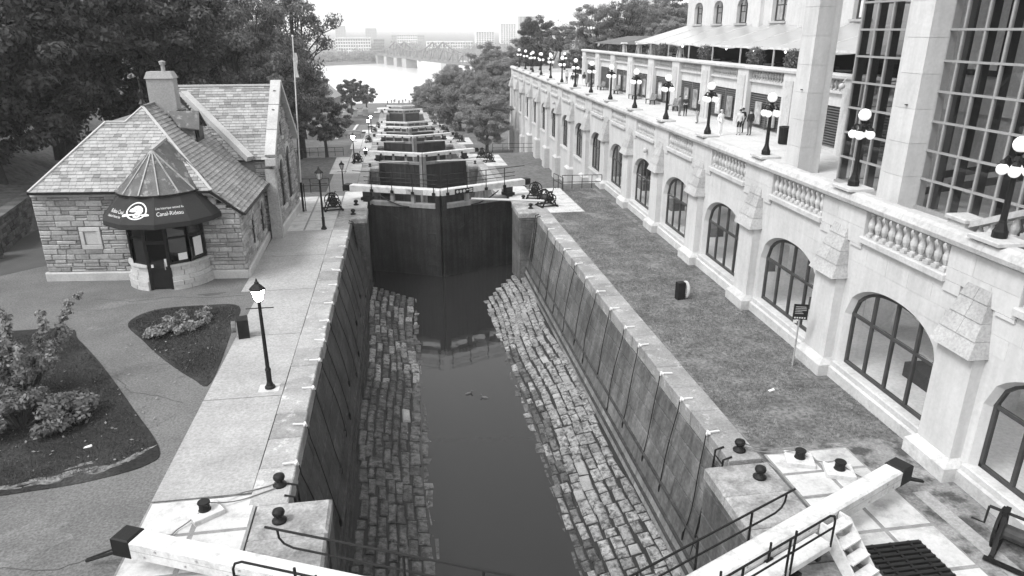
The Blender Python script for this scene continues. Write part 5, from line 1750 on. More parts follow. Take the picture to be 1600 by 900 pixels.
# diagonal coping between the two roofs, and the gable coping
hb(MB().bar((-11.75, 42.95, 7.72), (-8.0, 39.72, 4.52), 0.42, 0.3), 'valley_coping', dressed, roof)
cg = []
for t0, t1 in ((0, .33), (.33, .66), (.66, 1)):
    p0, p1 = Vector((-6.98, 39.9, 4.6)), Vector((-6.82, 43.55, 8.28))
    q0, q1 = p0.lerp(p1, t0 + .004), p0.lerp(p1, t1 - .004)
    hb(MB().bar(q0, q1, 0.56, 0.24), 'gable_coping', dressed, roof)
    p0, p1 = Vector((-6.82, 43.55, 8.28)), Vector((-6.66, 47.2, 4.6))
    hb(MB().bar(p0.lerp(p1, t0 + .004), p0.lerp(p1, t1 - .004), 0.56, 0.24), 'gable_coping', dressed, roof)
hb(MB().box(-7.25, -6.7, 39.7, 40.3, 4.1, 4.5), 'kneeler', dressed, roof)
# chimney
ch = hgroup('chimney')
hb(MB().box(-12.35, -11.08, 38.95, 39.7, 5.6, 8.75), 'stack', chimney_m, ch)
hb(MB().hexa([(-12.42, 38.88, 8.75), (-11.01, 38.88, 8.75), (-11.01, 39.77, 8.75), (-12.42, 39.77, 8.75), (-12.28, 39.0, 9.08), (-11.15, 39.0, 9.08), (-11.15, 39.65, 9.08), (-12.28, 39.65, 9.08)]), 'cap', chimney_m, ch)
hb(MB().lathe([(0.1, 9.05), (0.1, 9.4), (0.15, 9.41), (0.15, 9.5), (0.17, 9.51), (0.17, 9.56), (0.03, 9.6)], (-11.55, 39.3, 0), 10), 'flue', steel_grey, ch)
hb(MB().box(-11.1, -10.9, 38.85, 39.8, 6.4, 7.2), 'flashing', dark_frame, ch)
hb(MB().lathe([(0.2, 7.68), (0.12, 7.8), (0.07, 7.9), (0.1, 8.25), (0.05, 8.35), (0.04, 8.8), (0.06, 8.85), (0.001, 8.95)], (apx.x, apx.y + .1, 0), 8), 'finial', dark_frame, roof)
# dormer
dm = hgroup('dormer')
dz = lambda x: zR(x)
rid = [Vector((-11.5, 38.75, 7.12)), Vector((-10.0, 38.75, 7.12))]
for s in (-1, 1):
    e0 = Vector((-10.85, 38.75 + s * 0.8, 6.42)); e1 = Vector((-9.9, 38.75 + s * 0.8, 6.3))
    hb(MB().prism([rid[0], rid[1], e1, e0], (0, 0, 0.06)), 'dormer_roof', copper, dm)
hb(MB().prism([(-10.1, 38.05, dz(-10.1)), (-10.1, 39.45, dz(-10.1)), (-10.1, 39.45, 6.35), (-10.1, 38.75, 7.05), (-10.1, 38.05, 6.35)], (-0.05, 0, 0)), 'dormer_front', dark_frame, dm)
hb(MB().box(-10.08, -10.03, 38.35, 39.15, 5.9, 6.45), 'dormer_pane', window_frame, dm)
hb(MB().prism([(-10.1, 38.05, dz(-10.1) - .1), (-10.1, 38.05, 6.35), (-10.8, 38.05, 6.4)], (0, 0.04, 0)), 'dormer_cheek', copper, dm)

# ---- round porch
PC = Vector((-10.82, 33.65, 0))
po = hgroup('porch')
def pp(r, deg, z): return PC + Vector((r * math.cos(R(deg)), r * math.sin(R(deg)), z))
DOOR = (251, 283)
# low curved stone wall in two pieces, each of separate stones
sh = []
for (d0, d1) in ((188, DOOR[0]), (DOOR[1], 352)):
    for (z0, z1, r) in ((0, 0.2, 1.92), (0.2, 0.42, 1.92), (0.42, 0.62, 1.84), (0.62, 0.88, 1.76), (0.88, 1.06, 1.76)):
        n = max(3, int((d1 - d0) / random.uniform(13, 19)))
        for i in range(n):
            a, b = d0 + (d1 - d0) * i / n + 0.4, d0 + (d1 - d0) * (i + 1) / n - 0.4
            m_ = (a + b) / 2
            rr = r + random.uniform(-.01, .015)
            q = [pp(1.5, a, z0 + .006), pp(rr, a, z0 + .006), pp(rr, m_, z0 + .006), pp(rr, b, z0 + .006), pp(1.5, b, z0 + .006)]
            sh.append(MB().prism(q, (0, 0, z1 - z0 - .012)))
pieces('porch_stone', sh, dressed, po)
for (d0, d1) in ((188, DOOR[0]), (DOOR[1], 352)):
    n = 5
    q = [pp(1.55, d0 + (d1 - d0) * i / n, 1.06) for i in range(n + 1)] + [pp(1.84, d1 - (d1 - d0) * i / n, 1.06) for i in range(n + 1)]
    hb(MB().prism(q, (0, 0, 0.09)), 'porch_sill', dressed, po)
wins = [(190, 220), (220, DOOR[0]), (DOOR[1], 313), (313, 345)]
for d0, d1 in wins:
    g = hgroup('porch_window')
    a, b = pp(1.66, d0, 0), pp(1.66, d1, 0)
    for q in (a, b):
        hb(MB().bar(q + Vector((0, 0, 1.15)), q + Vector((0, 0, 3.6)), 0.12, 0.12, (0, 1, 0)), 'frame', dark_frame, g)
    for z in (1.2, 2.35, 3.3):
        hb(MB().bar(a + Vector((0, 0, z)), b + Vector((0, 0, z)), 0.09, 0.1), 'rail', dark_frame, g)
    for z0, z1 in ((1.2, 2.35), (2.35, 3.3)):
        hb(MB().add([a + Vector((0, 0, z0)), b + Vector((0, 0, z0)), b + Vector((0, 0, z1)), a + Vector((0, 0, z1))], [(0, 1, 2, 3)]), 'pane', bay_glass, g, norm=False)
dr = hgroup('door')
a, b = pp(1.72, DOOR[0] + 1, 0), pp(1.72, DOOR[1] - 1, 0)
ab = (b - a).normalized()
hb(MB().bar(a + Vector((0, 0, 0.02)), a + Vector((0, 0, 3.6)), 0.12, 0.12, (0, 1, 0)), 'jamb', dark_frame, dr)
hb(MB().bar(b + Vector((0, 0, 0.02)), b + Vector((0, 0, 3.6)), 0.12, 0.12, (0, 1, 0)), 'jamb', dark_frame, dr)
hb(MB().bar(a + Vector((0, 0, 2.2)), b + Vector((0, 0, 2.2)), 0.1, 0.14), 'head', dark_frame, dr)
hb(MB().prism([a + Vector((0, 0, .05)), b + Vector((0, 0, .05)), b + Vector((0, 0, 1.0)), a + Vector((0, 0, 1.0))], (0, 0.05, 0)), 'kick_panel', dark_frame, dr)
hb(MB().add([a + Vector((0, 0, 1.0)), b + Vector((0, 0, 1.0)), b + Vector((0, 0, 2.15)), a + Vector((0, 0, 2.15))], [(0, 1, 2, 3)]), 'pane', bay_glass, dr, norm=False)
hb(MB().add([a + Vector((0, 0, 2.28)), b + Vector((0, 0, 2.28)), b + Vector((0, 0, 3.6)), a + Vector((0, 0, 3.6))], [(0, 1, 2, 3)]), 'fanlight', bay_glass, dr, norm=False)
hb(MB().bar(a + Vector((0, -.02, 1.0)), b + Vector((0, -.02, 1.0)), 0.08, 0.12), 'mid_rail', dark_frame, dr)
hb(MB().bar(b - ab * .18 + Vector((0, -.06, 0.95)), b - ab * .18 + Vector((0, -.06, 1.3)), 0.04, 0.04, (0, 1, 0)), 'handle', steel_grey, dr)
hb(MB().bar(b - ab * .14 + Vector((0, -.04, 1.1)), b - ab * .14 + Vector((0, -.04, 1.45)), 0.09, 0.02, (0, 1, 0)), 'notice', flash_m, dr)
hb(MB().bar(a + ab * .16 + Vector((0, -.04, 1.05)), a + ab * .16 + Vector((0, -.04, 1.2)), 0.1, 0.02, (0, 1, 0)), 'notice', flash_m, dr)
# notices in the right-hand panes
for d0, d1, z0, z1 in ((296, 309, 1.3, 1.62), (322, 338, 1.35, 2.2)):
    q0, q1 = pp(1.68, d0, z0), pp(1.68, d1, z0)
    hb(MB().prism([q0, q1, q1 + Vector((0, 0, z1 - z0)), q0 + Vector((0, 0, z1 - z0))], (0, 0.012, 0)), 'notice', flash_m, po)
hb(MB().box(-12.4, -9.2, 33.2, 33.25, 0.0, 3.9), 'porch_back', dark_frame, po)
hb(MB().lathe([(1.62, 0.03), (0.01, 0.03)], PC, 20, PI, 2 * PI), 'porch_floor', asphalt_dark, po)
# awning facets
aw = hgroup('awning')
AC = Vector((-10.78, 33.6, 0))
cor = [186, 212, 243, 276, 309, 334, 354]
ro, ri = 2.58, 1.72
lo = [AC + Vector((ro * math.cos(R(d)), ro * math.sin(R(d)), 3.24)) for d in cor]
hi = [AC + Vector((ri * math.cos(R(d)), ri * math.sin(R(d)), 4.24)) for d in cor]
for i in range(len(cor) - 1):
    hb(MB().prism([lo[i], lo[i + 1], hi[i + 1], hi[i]], (0, 0.02, -0.03)), 'awning_panel', awning_m, aw)
    dn = Vector((0, 0, -0.22))
    hb(MB().prism([lo[i] + dn, lo[i + 1] + dn, lo[i + 1], lo[i]], (0, 0.015, 0)), 'valance', awning_m, aw)
hb(MB().prism([p + Vector((0, 0, -.2)) for p in lo], (0, 0, 0.01)), 'awning_soffit', dark_frame, aw)
def facet_map(i, s, t, h=0.012):
    a = lo[i].lerp(lo[i + 1], s)
    b = hi[i].lerp(hi[i + 1], s)
    n = (lo[i + 1] - lo[i]).cross(hi[i] - lo[i]).normalized()
    return a.lerp(b, t) + n * h
def awning_text(body, i, s0, s1, t0, hgt, name):
    cu = bpy.data.curves.new(name, 'FONT')
    cu.body = body
    cu.size = 1.0
    ob = bpy.data.objects.new(name, cu)
    C.objects.link(ob)
    bpy.context.view_layer.update()
    dg = bpy.context.evaluated_depsgraph_get()
    me = bpy.data.meshes.new_from_object(ob.evaluated_get(dg))
    bpy.data.objects.remove(ob)
    xs = [v.co.x for v in me.vertices]
    x0, x1 = min(xs), max(xs)
    for v in me.vertices:
        s = s0 + (s1 - s0) * (v.co.x - x0) / (x1 - x0)
        v.co = facet_map(i, s, t0 + v.co.y * hgt)
    me.materials.append(flash_m)
    return link(name, me, aw)
awning_text('Rideau Canal', 1, 0.16, 0.93, 0.36, 0.20, 'lettering')
awning_text('National Historic Site', 1, 0.14, 0.86, 0.20, 0.12, 'lettering')
awning_text('Lieu historique national du', 3, 0.06, 0.98, 0.53, 0.12, 'lettering')
awning_text('Canal-Rideau', 3, 0.08, 0.90, 0.29, 0.21, 'lettering')
# round emblem: ring, animal outline with scaly tail, paddle
em = MB()
N = 28
for k in range(N):
    a0, a1 = 2 * PI * k / N, 2 * PI * (k + 1) / N
    if 3.55 < (a0 + a1) / 2 < 3.8: pass
    f = lambda r, a: facet_map(2, 0.40 + r * 0.86 * math.cos(a), 0.50 + r * 0.78 * math.sin(a), 0.014)
    em.add([f(0.36, a0), f(0.36, a1), f(0.42, a1), f(0.42, a0)], [(0, 1, 2, 3)])
def blob(pts, h):
    em.add([facet_map(2, 0.40 + x * 0.86, 0.50 + y * 0.78, h) for x, y in pts], [tuple(range(len(pts)))])
blob([(-0.30, -0.03), (-0.28, 0.08), (-0.18, 0.14), (-0.10, 0.22), (0.02, 0.25), (0.14, 0.22), (0.24, 0.12), (0.26, -0.02), (0.22, -0.12), (0.05, -0.12), (-0.05, -0.05), (-0.18, -0.06)], 0.016)
blob([(-0.12, -0.20), (-0.04, -0.10), (0.10, -0.08), (0.18, -0.16), (0.16, -0.28), (0.04, -0.34), (-0.08, -0.31)], 0.019)
blob([(-0.52, -0.22), (-0.46, -0.15), (-0.10, -0.15), (-0.10, -0.20), (-0.44, -0.28), (-0.5, -0.28)], 0.0175)
blob([(0.18, -0.17), (0.40, -0.14), (0.52, -0.17), (0.50, -0.23), (0.38, -0.26), (0.18, -0.22)], 0.0175)
hb(em, 'emblem', flash_m, aw, norm=False)
ed = MB()
for (x0, y0, x1, y1) in ((-0.02, 0.02, 0.06, 0.14), (-0.02, 0.02, 0.2, -0.01), (0.2, -0.01, 0.22, -0.06), (-0.06, -0.17, 0.1, -0.25), (-0.04, -0.24, 0.06, -0.15), (0.03, -0.28, 0.12, -0.18)):
    d = Vector((x1 - x0, y1 - y0)).normalized() * 0.008
    q = [(x0 - d.y, y0 + d.x), (x1 - d.y, y1 + d.x), (x1 + d.y, y1 - d.x), (x0 + d.y, y0 - d.x)]
    ed.add([facet_map(2, 0.40 + x * 0.86, 0.50 + y * 0.78, 0.023) for x, y in q], [(0, 1, 2, 3)])
hb(ed, 'emblem_lines', awning_m, aw, norm=False)
# conical copper roof of the porch running back into the slates
cn = hgroup('cone_roof')
cc = [180, 206, 232, 258, 284, 310, 336, 360]
rim = [PC + Vector((1.82 * math.cos(R(d)), 1.82 * math.sin(R(d)) - 0.02, 4.32)) for d in cc]
apc = Vector((-10.9, 33.55, 6.0))
back = Vector((-10.75, 35.2, 6.3))
for i in range(len(cc) - 1):
    hb(MB().prism([rim[i], rim[i + 1], apc], (0, 0.02, -0.04)), 'cone_panel', copper, cn)
    if 0 < i:
        hb(MB().bar(rim[i] + Vector((0, 0, .03)), apc + Vector((0, 0, .03)), 0.05, 0.05), 'seam', steel_grey, cn)
hb(MB().add([rim[0], apc, back, (-12.9, 34.2, 4.62)], [(0, 1, 2, 3)]), 'cone_cheek', copper, cn)
hb(MB().add([rim[-1], apc, back, (-8.9, 33.7, 4.75)], [(0, 1, 2, 3)]), 'cone_cheek', copper, cn)
hb(MB().bar(apc + Vector((0, -.05, .02)), back, 0.16, 0.12), 'cone_ridge', steel_grey, cn)
hb(MB().lathe([(1.86, 4.26), (1.86, 4.33)], PC, 14, PI, 2 * PI), 'cone_gutter', dark_frame, cn)

# ------------------------------------------------------------------ rubble retaining walls at the far left
def yard_wall(label, p, q, h):
    p, q = Vector((*p, 0)), Vector((*q, 0))
    t = thing('rubble_wall', label, 'wall', p)
    u = (q - p)
    L = u.length
    u.normalize()
    n = Vector((u.y, -u.x, 0))
    sh = stone_wall((0, 0, 0), u, n, L, 0, lambda s: h, (), (0.15, 0.3), (0.25, 0.7), depth=0.05)
    pieces('stone', sh, rubble_old, t)
    MB().prism([Vector((0, 0, 0)), u * L, u * L - n * 0.6, -n * 0.6], (0, 0, h)).build('core', joint_m, t)
    sh = []
    a = 0
    while a < L:
        l_ = random.uniform(0.5, 0.9)
        b = min(a + l_, L)
        P0 = u * a + n * 0.1
        sh.append(MB().prism([u * (a + .01) + n * .1, u * (b - .01) + n * .1, u * (b - .01) - n * .6, u * (a + .01) - n * .6], (0, 0, 0.14)))
        for k_ in range(len(sh[-1].v)):
            sh[-1].v[k_] = Vector(sh[-1].v[k_]) + Vector((0, 0, h))
        a = b
    pieces('coping_stone', sh, rubble_old, t)
yard_wall('low rubble wall behind the house at the left edge', (-20.9, 39.2), (-22.3, 47.5), 1.7)
yard_wall('rubble wall end with pale footing at the left edge', (-21.6, 36.2), (-20.4, 38.2), 1.0)
yard_wall('long rubble wall running along the bank behind the house', (-22.3, 47.5), (-22.2, 66), 1.8)
# ------------------------------------------------------------------ trees and shrubs
bark = mat('bark', 0.05, 0.3, 6, 0.95, 0.6, 30)
leaf_dark = mat_leaf('leaf_dark', 0.05, 0.25, 0.5)
leaf_mid = mat_leaf('leaf_mid', 0.135, 0.35, 0.5)
leaf_pale = mat_leaf('leaf_pale', 0.24)
leaf_hazed = mat_leaf('leaf_hazed', 0.19)  # right-bank and far leaves, haze painted into a lighter grey
leaf_light = mat_leaf('leaf_light', 0.2, 0.3, 0.3)
def leaf_cloud(centres, radii, per, leaf, flat_=0.7, seed=1, up=0.7, outc=None):
    """leaf-sized rhombs scattered in clumps; returns an (4n,3) array"""
    g = np.random.default_rng(seed)
    P = np.repeat(centres, per, 0)
    Rr = np.repeat(radii, per)[:, None]
    d = g.normal(size=P.shape)
    d /= np.linalg.norm(d, axis=1)[:, None]
    r = g.random((len(P), 1)) ** 0.45
    off = d * r * Rr
    off[:, 2] *= flat_
    c = P + off
    mid = centres.mean(0) if outc is None else np.array(outc)
    o = c - mid
    o /= np.linalg.norm(o, axis=1)[:, None] + 1e-6
    nrm = g.normal(size=c.shape) * 0.55 + o * 0.25 + d * 0.9 * r + np.array([0, 0, up * 0.6])
    nrm /= np.linalg.norm(nrm, axis=1)[:, None]
    a = np.cross(nrm, g.normal(size=c.shape))
    a /= np.linalg.norm(a, axis=1)[:, None]
    b = np.cross(nrm, a)
    l = leaf * g.uniform(0.6, 1.3, (len(c), 1))
    v = np.stack([c - a * l, c + b * l * 0.55, c + a * l, c - b * l * 0.55], 1)
    return v.reshape(-1, 3)
def tree_meshes(key, seed, H, Rc, base, ncl, per, leaf, lm, shape='round', gap=0.40):
    """tapered trunk with limbs that run to the leaf clumps; crown between base and H"""
    g = np.random.default_rng(seed)
    hc = (H + base) / 2
    hh = (H - base) / 2
    cs, rs = [], []
    tries = 0
    while len(cs) < ncl and tries < 20000:
        tries += 1
        d = g.normal(size=3)
        d /= np.linalg.norm(d)
        r = g.uniform(0.35, 1.0) ** 0.6
        p = d * r
        if shape == 'cone' and p[2] > 0.1:
            p[:2] *= 1 - 0.45 * p[2]
        if shape == 'vase':
            p[:2] *= 0.75 + 0.3 * p[2]
        q = np.array([p[0] * Rc, p[1] * Rc, hc + p[2] * hh])
        # lumpy outline
        ang = math.atan2(p[1], p[0])
        lump = 1 + 0.16 * math.sin(3 * ang + seed) + 0.12 * math.sin(5 * ang + 2 * p[2] * 4 + seed * 2)
        q[:2] *= lump
        cr = Rc * g.uniform(0.13, 0.24)
        if any(np.linalg.norm(q - c) < (cr + r2) * gap * 2 for c, r2 in zip(cs, rs)):
            if g.random() < 0.7: continue
        cs.append(q); rs.append(cr)
    cs, rs = np.array(cs), np.array(rs)
    crown = np_mesh('crown', leaf_cloud(cs, rs, per, leaf, 0.62, seed + 5, 0.7, (0, 0, hc - hh * 0.3)), 4, lm)
    mb = MB()
    tr = 0.035 * H * 0.8
    lean = g.uniform(-0.03, 0.03, 2) * H
    trunk = [(0, 0, -0.6), (lean[0] * .1, lean[1] * .1, base * 0.5), (lean[0] * .4, lean[1] * .4, base), (lean[0], lean[1], hc), (lean[0] * 1.2, lean[1] * 1.2, hc + hh * 0.6)]
    mb.tube(trunk, [tr * 1.25, tr, tr * 0.85, tr * 0.5, tr * 0.12], 8)
    order = np.argsort(-rs)
    for i in order[:min(len(cs), 34)]:
        c = cs[i]
        t0 = g.uniform(0.15, 0.75)
        s = Vector(trunk[2]).lerp(Vector(trunk[3]), t0) if c[2] > base + 0.3 else Vector(trunk[2])
        e = Vector(c)
        m1 = s.lerp(e, 0.4) + Vector((0, 0, -0.06 * (e - s).length + 0.1 * hh))
        rr = tr * 0.38 * (1 - 0.4 * t0)
        mb.tube([s, m1, e], [rr, rr * 0.6, rr * 0.15], 5)
        for q in range(2):
            e2 = e + Vector(g.normal(size=3)) * rs[i] * 0.6
            mb.tube([m1.lerp(e, 0.5), e2], [rr * 0.35, rr * 0.08], 4)
    return mb.mesh('trunk', bark), crown
TM = {
    'big_dark': tree_meshes('bd', 3, 17, 6.2, 3.0, 150, 330, 0.17, leaf_dark),
    'big_dark2': tree_meshes('bd2', 8, 18, 6.6, 2.5, 160, 330, 0.17, leaf_dark, 'vase'),
    'big_mid': tree_meshes('bm', 5, 16, 6.0, 2.6, 160, 480, 0.125, leaf_mid),
    'airy': tree_meshes('ai', 9, 17, 5.6, 4.5, 95, 170, 0.15, leaf_mid, 'vase', 0.42),
    'round': tree_meshes('ro', 12, 7.2, 3.2, 2.0, 80, 220, 0.13, leaf_mid),
    'round_dark': tree_meshes('rd', 15, 10, 4.6, 2.2, 90, 220, 0.2, leaf_dark),
    'pale': tree_meshes('pa', 17, 8.2, 4.0, 0.8, 110, 380, 0.1, leaf_pale),
    'willow': tree_meshes('wi', 19, 15, 6.5, 1.0, 150, 480, 0.15, leaf_hazed),
}
for k_ in ('big_mid', 'big_dark'):
    cm_ = TM[k_][1].copy()
    cm_.materials[0] = leaf_hazed
    TM[k_ + '_soft'] = (TM[k_][0], cm_)
def tree(kind, x, y, z, s, rz, label, group, sz=1.0):
    t = thing('broadleaf_tree', label, 'tree', (x, y, z), rz, group)
    tm, cm = TM[kind]
    a = link('trunk', tm, t); b = link('crown', cm, t)
    a.scale = b.scale = (s, s, s * sz)
    return t
GL, GR = 'trees on the left bank', 'trees on the right bank'
LT = [('big_dark', -24.5, 47.5, 0.6, 0.95, 10, 'large dark tree at the left edge overhanging the lane'),
      ('big_dark2', -31, 44, 2.0, 0.9, 80, 'dark tree at the far left edge behind the low wall'),
      ('big_dark2', -24.0, 57, 1.2, 0.95, 200, 'tall dark tree behind the left end of the slate roof'),
      ('big_dark', -19.3, 63, -0.5, 0.98, 120, 'dark tree directly behind the chimney'),
      ('big_mid', -13.8, 66, -1.8, 0.92, 40, 'full mid grey tree behind the wing roof'),
      ('airy', -11.4, 86, -3.2, 0.95, 15, 'airy tree right of the flagpole top with sky between its leaves'),
      ('big_mid', -16.0, 78, -2.8, 0.85, 150, 'mid grey tree between the wing roof and the flagpole'),
      ('round', -8.5, 85.3, -2.85, 0.95, 60, 'small round tree standing on the lower left lawn'),
      ('big_dark', -30, 70, 2.5, 1.0, 300, 'dark tree high on the bank behind the chimney, second row'),
      ('big_dark2', -38, 58, 5.0, 1.0, 33, 'dark tree high on the bank at the left edge'),
      ('big_dark', -27, 62, 1.8, 0.95, 255, 'dark tree filling the gap left of the chimney'),
      ('big_mid', -22, 82, -0.5, 1.05, 77, 'tall tree in the second row above the wing roof'),
      ('big_dark', -17.0, 104, -4.4, 0.9, 222, 'dark tree behind the airy one, below the flagpole'),
      ('big_mid', -15.5, 122, -5.4, 0.75, 10, 'tree beside the left lawn path, middle distance'),
      ('big_dark2', -22, 138, -6, 0.9, 250, 'dark tree far along the left bank'),
      ('big_dark', -40, 88, 6.0, 1.1, 140, 'dark tree on the skyline of the left bank'),
      ('big_dark', -45, 46, 8.0, 1.1, 190, 'dark tree on the skyline at the left edge'),
      ('round_dark', -13.9, 226, -12.6, 1.0, 0, 'lone round tree with clear trunk against the river'),
      ('round', -9.8, 236, -13.0, 1.1, 30, 'low bushy tree right of the lone tree by the river')]
for kind, x, y, z, s, rz, lb in LT:
    tree(kind, x, y, z, s, R(rz), lb, GL, 1.25 if kind == 'airy' else (1.15 if kind == 'big_mid' and y < 100 else 1.0))
RT = [('pale', 12.2, 100, -4.6, 0.98, 0, 'pale bushy tree on the right lawn beyond the hotel wall'),
      ('willow', 12.8, 150, -9.4, 0.92, 20, 'large grey tree behind the pale tree on the right bank'),
      ('willow', 22.5, 165, -7.5, 0.9, 140, 'large tree on the right bank right of the grey one'),
      ('willow', 11.5, 190, -12.0, 0.8, 260, 'grey tree leaning over the right path'),
      ('willow', 9.6, 262, -17.5, 0.75, 75, 'tree at the water edge on the right bank'),
      ('big_mid', 17.5, 225, -12, 0.85, 310, 'tree behind the water edge tree on the right bank'),
      ('big_dark', 25, 195, -7, 0.9, 200, 'dark tree far back on the right bank'),
      ('big_dark2', 34, 178, -1, 0.85, 100, 'dark tree beyond the far end of the terrace'),
      ('pale', 19.6, 116, -1.0, 0.8, 200, 'small pale tree against the far end of the terrace wall'),
      ('willow', 38, 215, -2, 0.8, 5, 'far tree above the terrace end, right of the towers'),
      ('big_mid', 15.2, 132, -7.0, 0.7, 33, 'tree between the pale tree and the grey one'),
      ('big_mid', 33.5, 122, 3.0, 0.78, 10, 'tall tree above the dark canopy, left one'),
      ('big_mid', 41.5, 126, 2.5, 0.86, 170, 'tall tree above the dark canopy, middle one'),
      ('airy', 37.5, 118, 3.4, 0.78, 80, 'airy tree in front of the tall trees above the canopy'),
      ('big_dark', 50, 131, 2.5, 0.9, 270, 'dark tree left of the hotel corner'),
      ('pale', 43, 112, 5.5, 0.9, 90, 'pale shrubby tree left of the hotel corner'),
      ('round', 27.5, 112, 3.0, 0.75, 50, 'round bush behind the far end of the terrace'),
      ('round', 31.5, 140, 5.4, 0.9, 250, 'round tree right of the bare tree')]
for kind, x, y, z, s, rz, lb in RT:
    tree(kind + '_soft' if kind in ('big_mid', 'big_dark') else kind, x, y, z, s, R(rz), lb, GR)
# bare tree
bt = thing('bare_tree', 'bare branching tree above the far end of the terrace', 'tree', (27.5, 128, 3.2), 0, GR)
mb = MB()
gb = np.random.default_rng(4)
def limb(p, d, L, r, depth):
    q = p + d * L
    mb.tube([p, p.lerp(q, .5) + Vector(gb.normal(size=3)) * L * .05, q], [r, r * .8, r * .6], 5)
    if depth:
        for _ in range(3 if depth > 1 else 4):
            nd = (d + Vector(gb.normal(size=3)) * 0.5 + Vector((0, 0, .15))).normalized()
            limb(q, nd, L * gb.uniform(.6, .85), r * .55, depth - 1)
limb(Vector((0, 0, -.5)), Vector((0, 0, 1)), 3.0, 0.17, 4)
mb.build('trunk', bark, bt)
cs = np.array([[gb.normal() * 2.0, gb.normal() * 2.0, 6 + gb.normal() * 1.4] for _ in range(26)])
link('crown', np_mesh('crown', leaf_cloud(cs, np.full(26, 0.8), 16, 0.12, 0.8, 3), 4, leaf_mid), bt)

# far woods on the other shore and behind: one mass each
cs, rs = [], []
for i in range(150):
    x = rng.uniform(-150, -22); cs.append((x, 725 + rng.uniform(0, 60) - (x + 22) * -0.3, RIVER + rng.uniform(3, 9))); rs.append(rng.uniform(4, 7))
for i in range(320):
    x = rng.uniform(-400, 500); cs.append((x, 860 + rng.uniform(0, 250), RIVER + rng.uniform(4, 12))); rs.append(rng.uniform(6, 11))
far_wood = tag(link('far_trees', np_mesh('far_trees', leaf_cloud(np.array(cs), np.array(rs), 60, 1.1, 0.8, 77), 4, leaf_hazed)), 'hazy belt of trees along the far river shore', 'trees', kind='stuff')

# ------------------------------------------------------------------ foreground shrubs, flower bed, topiary
def shrub(name, label, cat, loc, clumps, per, leaf, lm, group=None, stems=True, seed=1):
    t = thing(name, label, cat, loc, 0, group)
    c = np.array([q[:3] for q in clumps]); r = np.array([q[3] for q in clumps])
    link('foliage', np_mesh('foliage', leaf_cloud(c, r, per, leaf, 0.75, seed, 0.8), 4, lm), t)
    if stems:
        mb = MB()
        for q in clumps[:40]:
            p = Vector(q[:3])
            mb.tube([(p.x * .2, p.y * .2, 0), (p.x * .6, p.y * .6, p.z * .55), p], [0.03, 0.02, 0.008], 5)
        mb.build('stems', bark, t)
    return t
gs = np.random.default_rng(31)
cl = []
for i in range(46):
    a, r = gs.uniform(0, 2 * PI), math.sqrt(gs.random())
    cl.append((1.75 * r * math.cos(a), 1.15 * r * math.sin(a), 0.3 + 0.55 * (1 - r * r) + gs.uniform(-.1, .15), gs.uniform(0.22, 0.36)))
shrub('leafy_shrub', 'broad leafy shrub bed on the dark lawn at the left edge', 'shrub', (-11.5, 20.2, 0.03), cl, 120, 0.075, leaf_mid, seed=2)
cl = []
for i in range(16):
    a, r = gs.uniform(0, 2 * PI), math.sqrt(gs.random())
    cl.append((0.5 * r * math.cos(a), 0.5 * r * math.sin(a), 0.35 + 0.25 * (1 - r * r), 0.25))
shrub('rounded_shrub', 'rounded large-leaved shrub at the right end of the shrub bed', 'shrub', (-10.2, 20.7, 0.03), cl, 90, 0.09, leaf_mid, seed=6)
cl = []
for (dx, dy, top, n) in ((0.0, 0, 3.0, 10), (-0.8, 0.2, 3.5, 11), (0.9, 0.5, 2.6, 9), (1.7, 1.1, 3.0, 11), (-1.5, 0.4, 3.1, 9), (0.4, -0.4, 1.9, 7), (1.2, 0.2, 1.7, 6), (-0.6, -0.5, 1.8, 7)):
    for k in range(n):
        q = (k + 1) / n
        cl.append((dx * (0.3 + 0.7 * q) + gs.normal() * .1, dy * (0.3 + .7 * q) + gs.normal() * .1, 0.5 + (top - 0.5) * q, 0.30 - 0.14 * q))
shrub('young_tree', 'loose young tree with pale upright shoots at the left edge', 'tree', (-12.3, 22.0, 0.03), cl, 70, 0.07, leaf_light, seed=9)
cl = []
for i in range(40):
    q = gs.random()
    p = Vector((-9.75, 26.1, 0)).lerp(Vector((-8.0, 28.3, 0)), q)
    wdt = 0.75 * math.sin(PI * min(max(q, .08), .95)) + 0.2
    o = gs.uniform(-1, 1) * wdt
    cl.append((p.x - 0.65 * o + 8.9, p.y + 0.55 * o - 27.3, 0.14 + gs.uniform(0, .18), gs.uniform(0.12, 0.22)))
shrub('flower_bed', 'low flower bed on the small lawn in front of the porch', 'flower bed', (-8.9, 27.3, 0.03), cl, 75, 0.06, leaf_pale, seed=12)
for i, y in enumerate((38.2, 42.7, 50.2, 58.8)):
    t = thing('topiary_ball', '%s clipped ball tree behind the upper balustrade, counted from the glass pavilion' % ordn[i].replace('nearest', 'first'), 'tree', (21.95, y, 8.2), 0, 'clipped ball trees')
    c = np.array([(0, 0, 1.3)] + [(0.42 * math.cos(a) * math.sin(b), 0.42 * math.sin(a) * math.sin(b), 1.3 + 0.45 * math.cos(b)) for a in np.linspace(0, 6, 9) for b in (0.6, 1.3, 2.0, 2.7)])
    link('crown', np_mesh('crown', leaf_cloud(c, np.full(len(c), 0.26), 40, 0.06, 0.9, 40 + i), 4, leaf_mid), t)
    MB().tube([(0, 0, 0.4), (0, 0, 1.2)], 0.04, 6).build('trunk', bark, t)
    MB().lathe([(0.22, 0), (0.3, 0.45), (0.32, 0.5), (0.26, 0.48)], n=12).build('pot', mat('pot', 0.12, 0.1, 3), t)
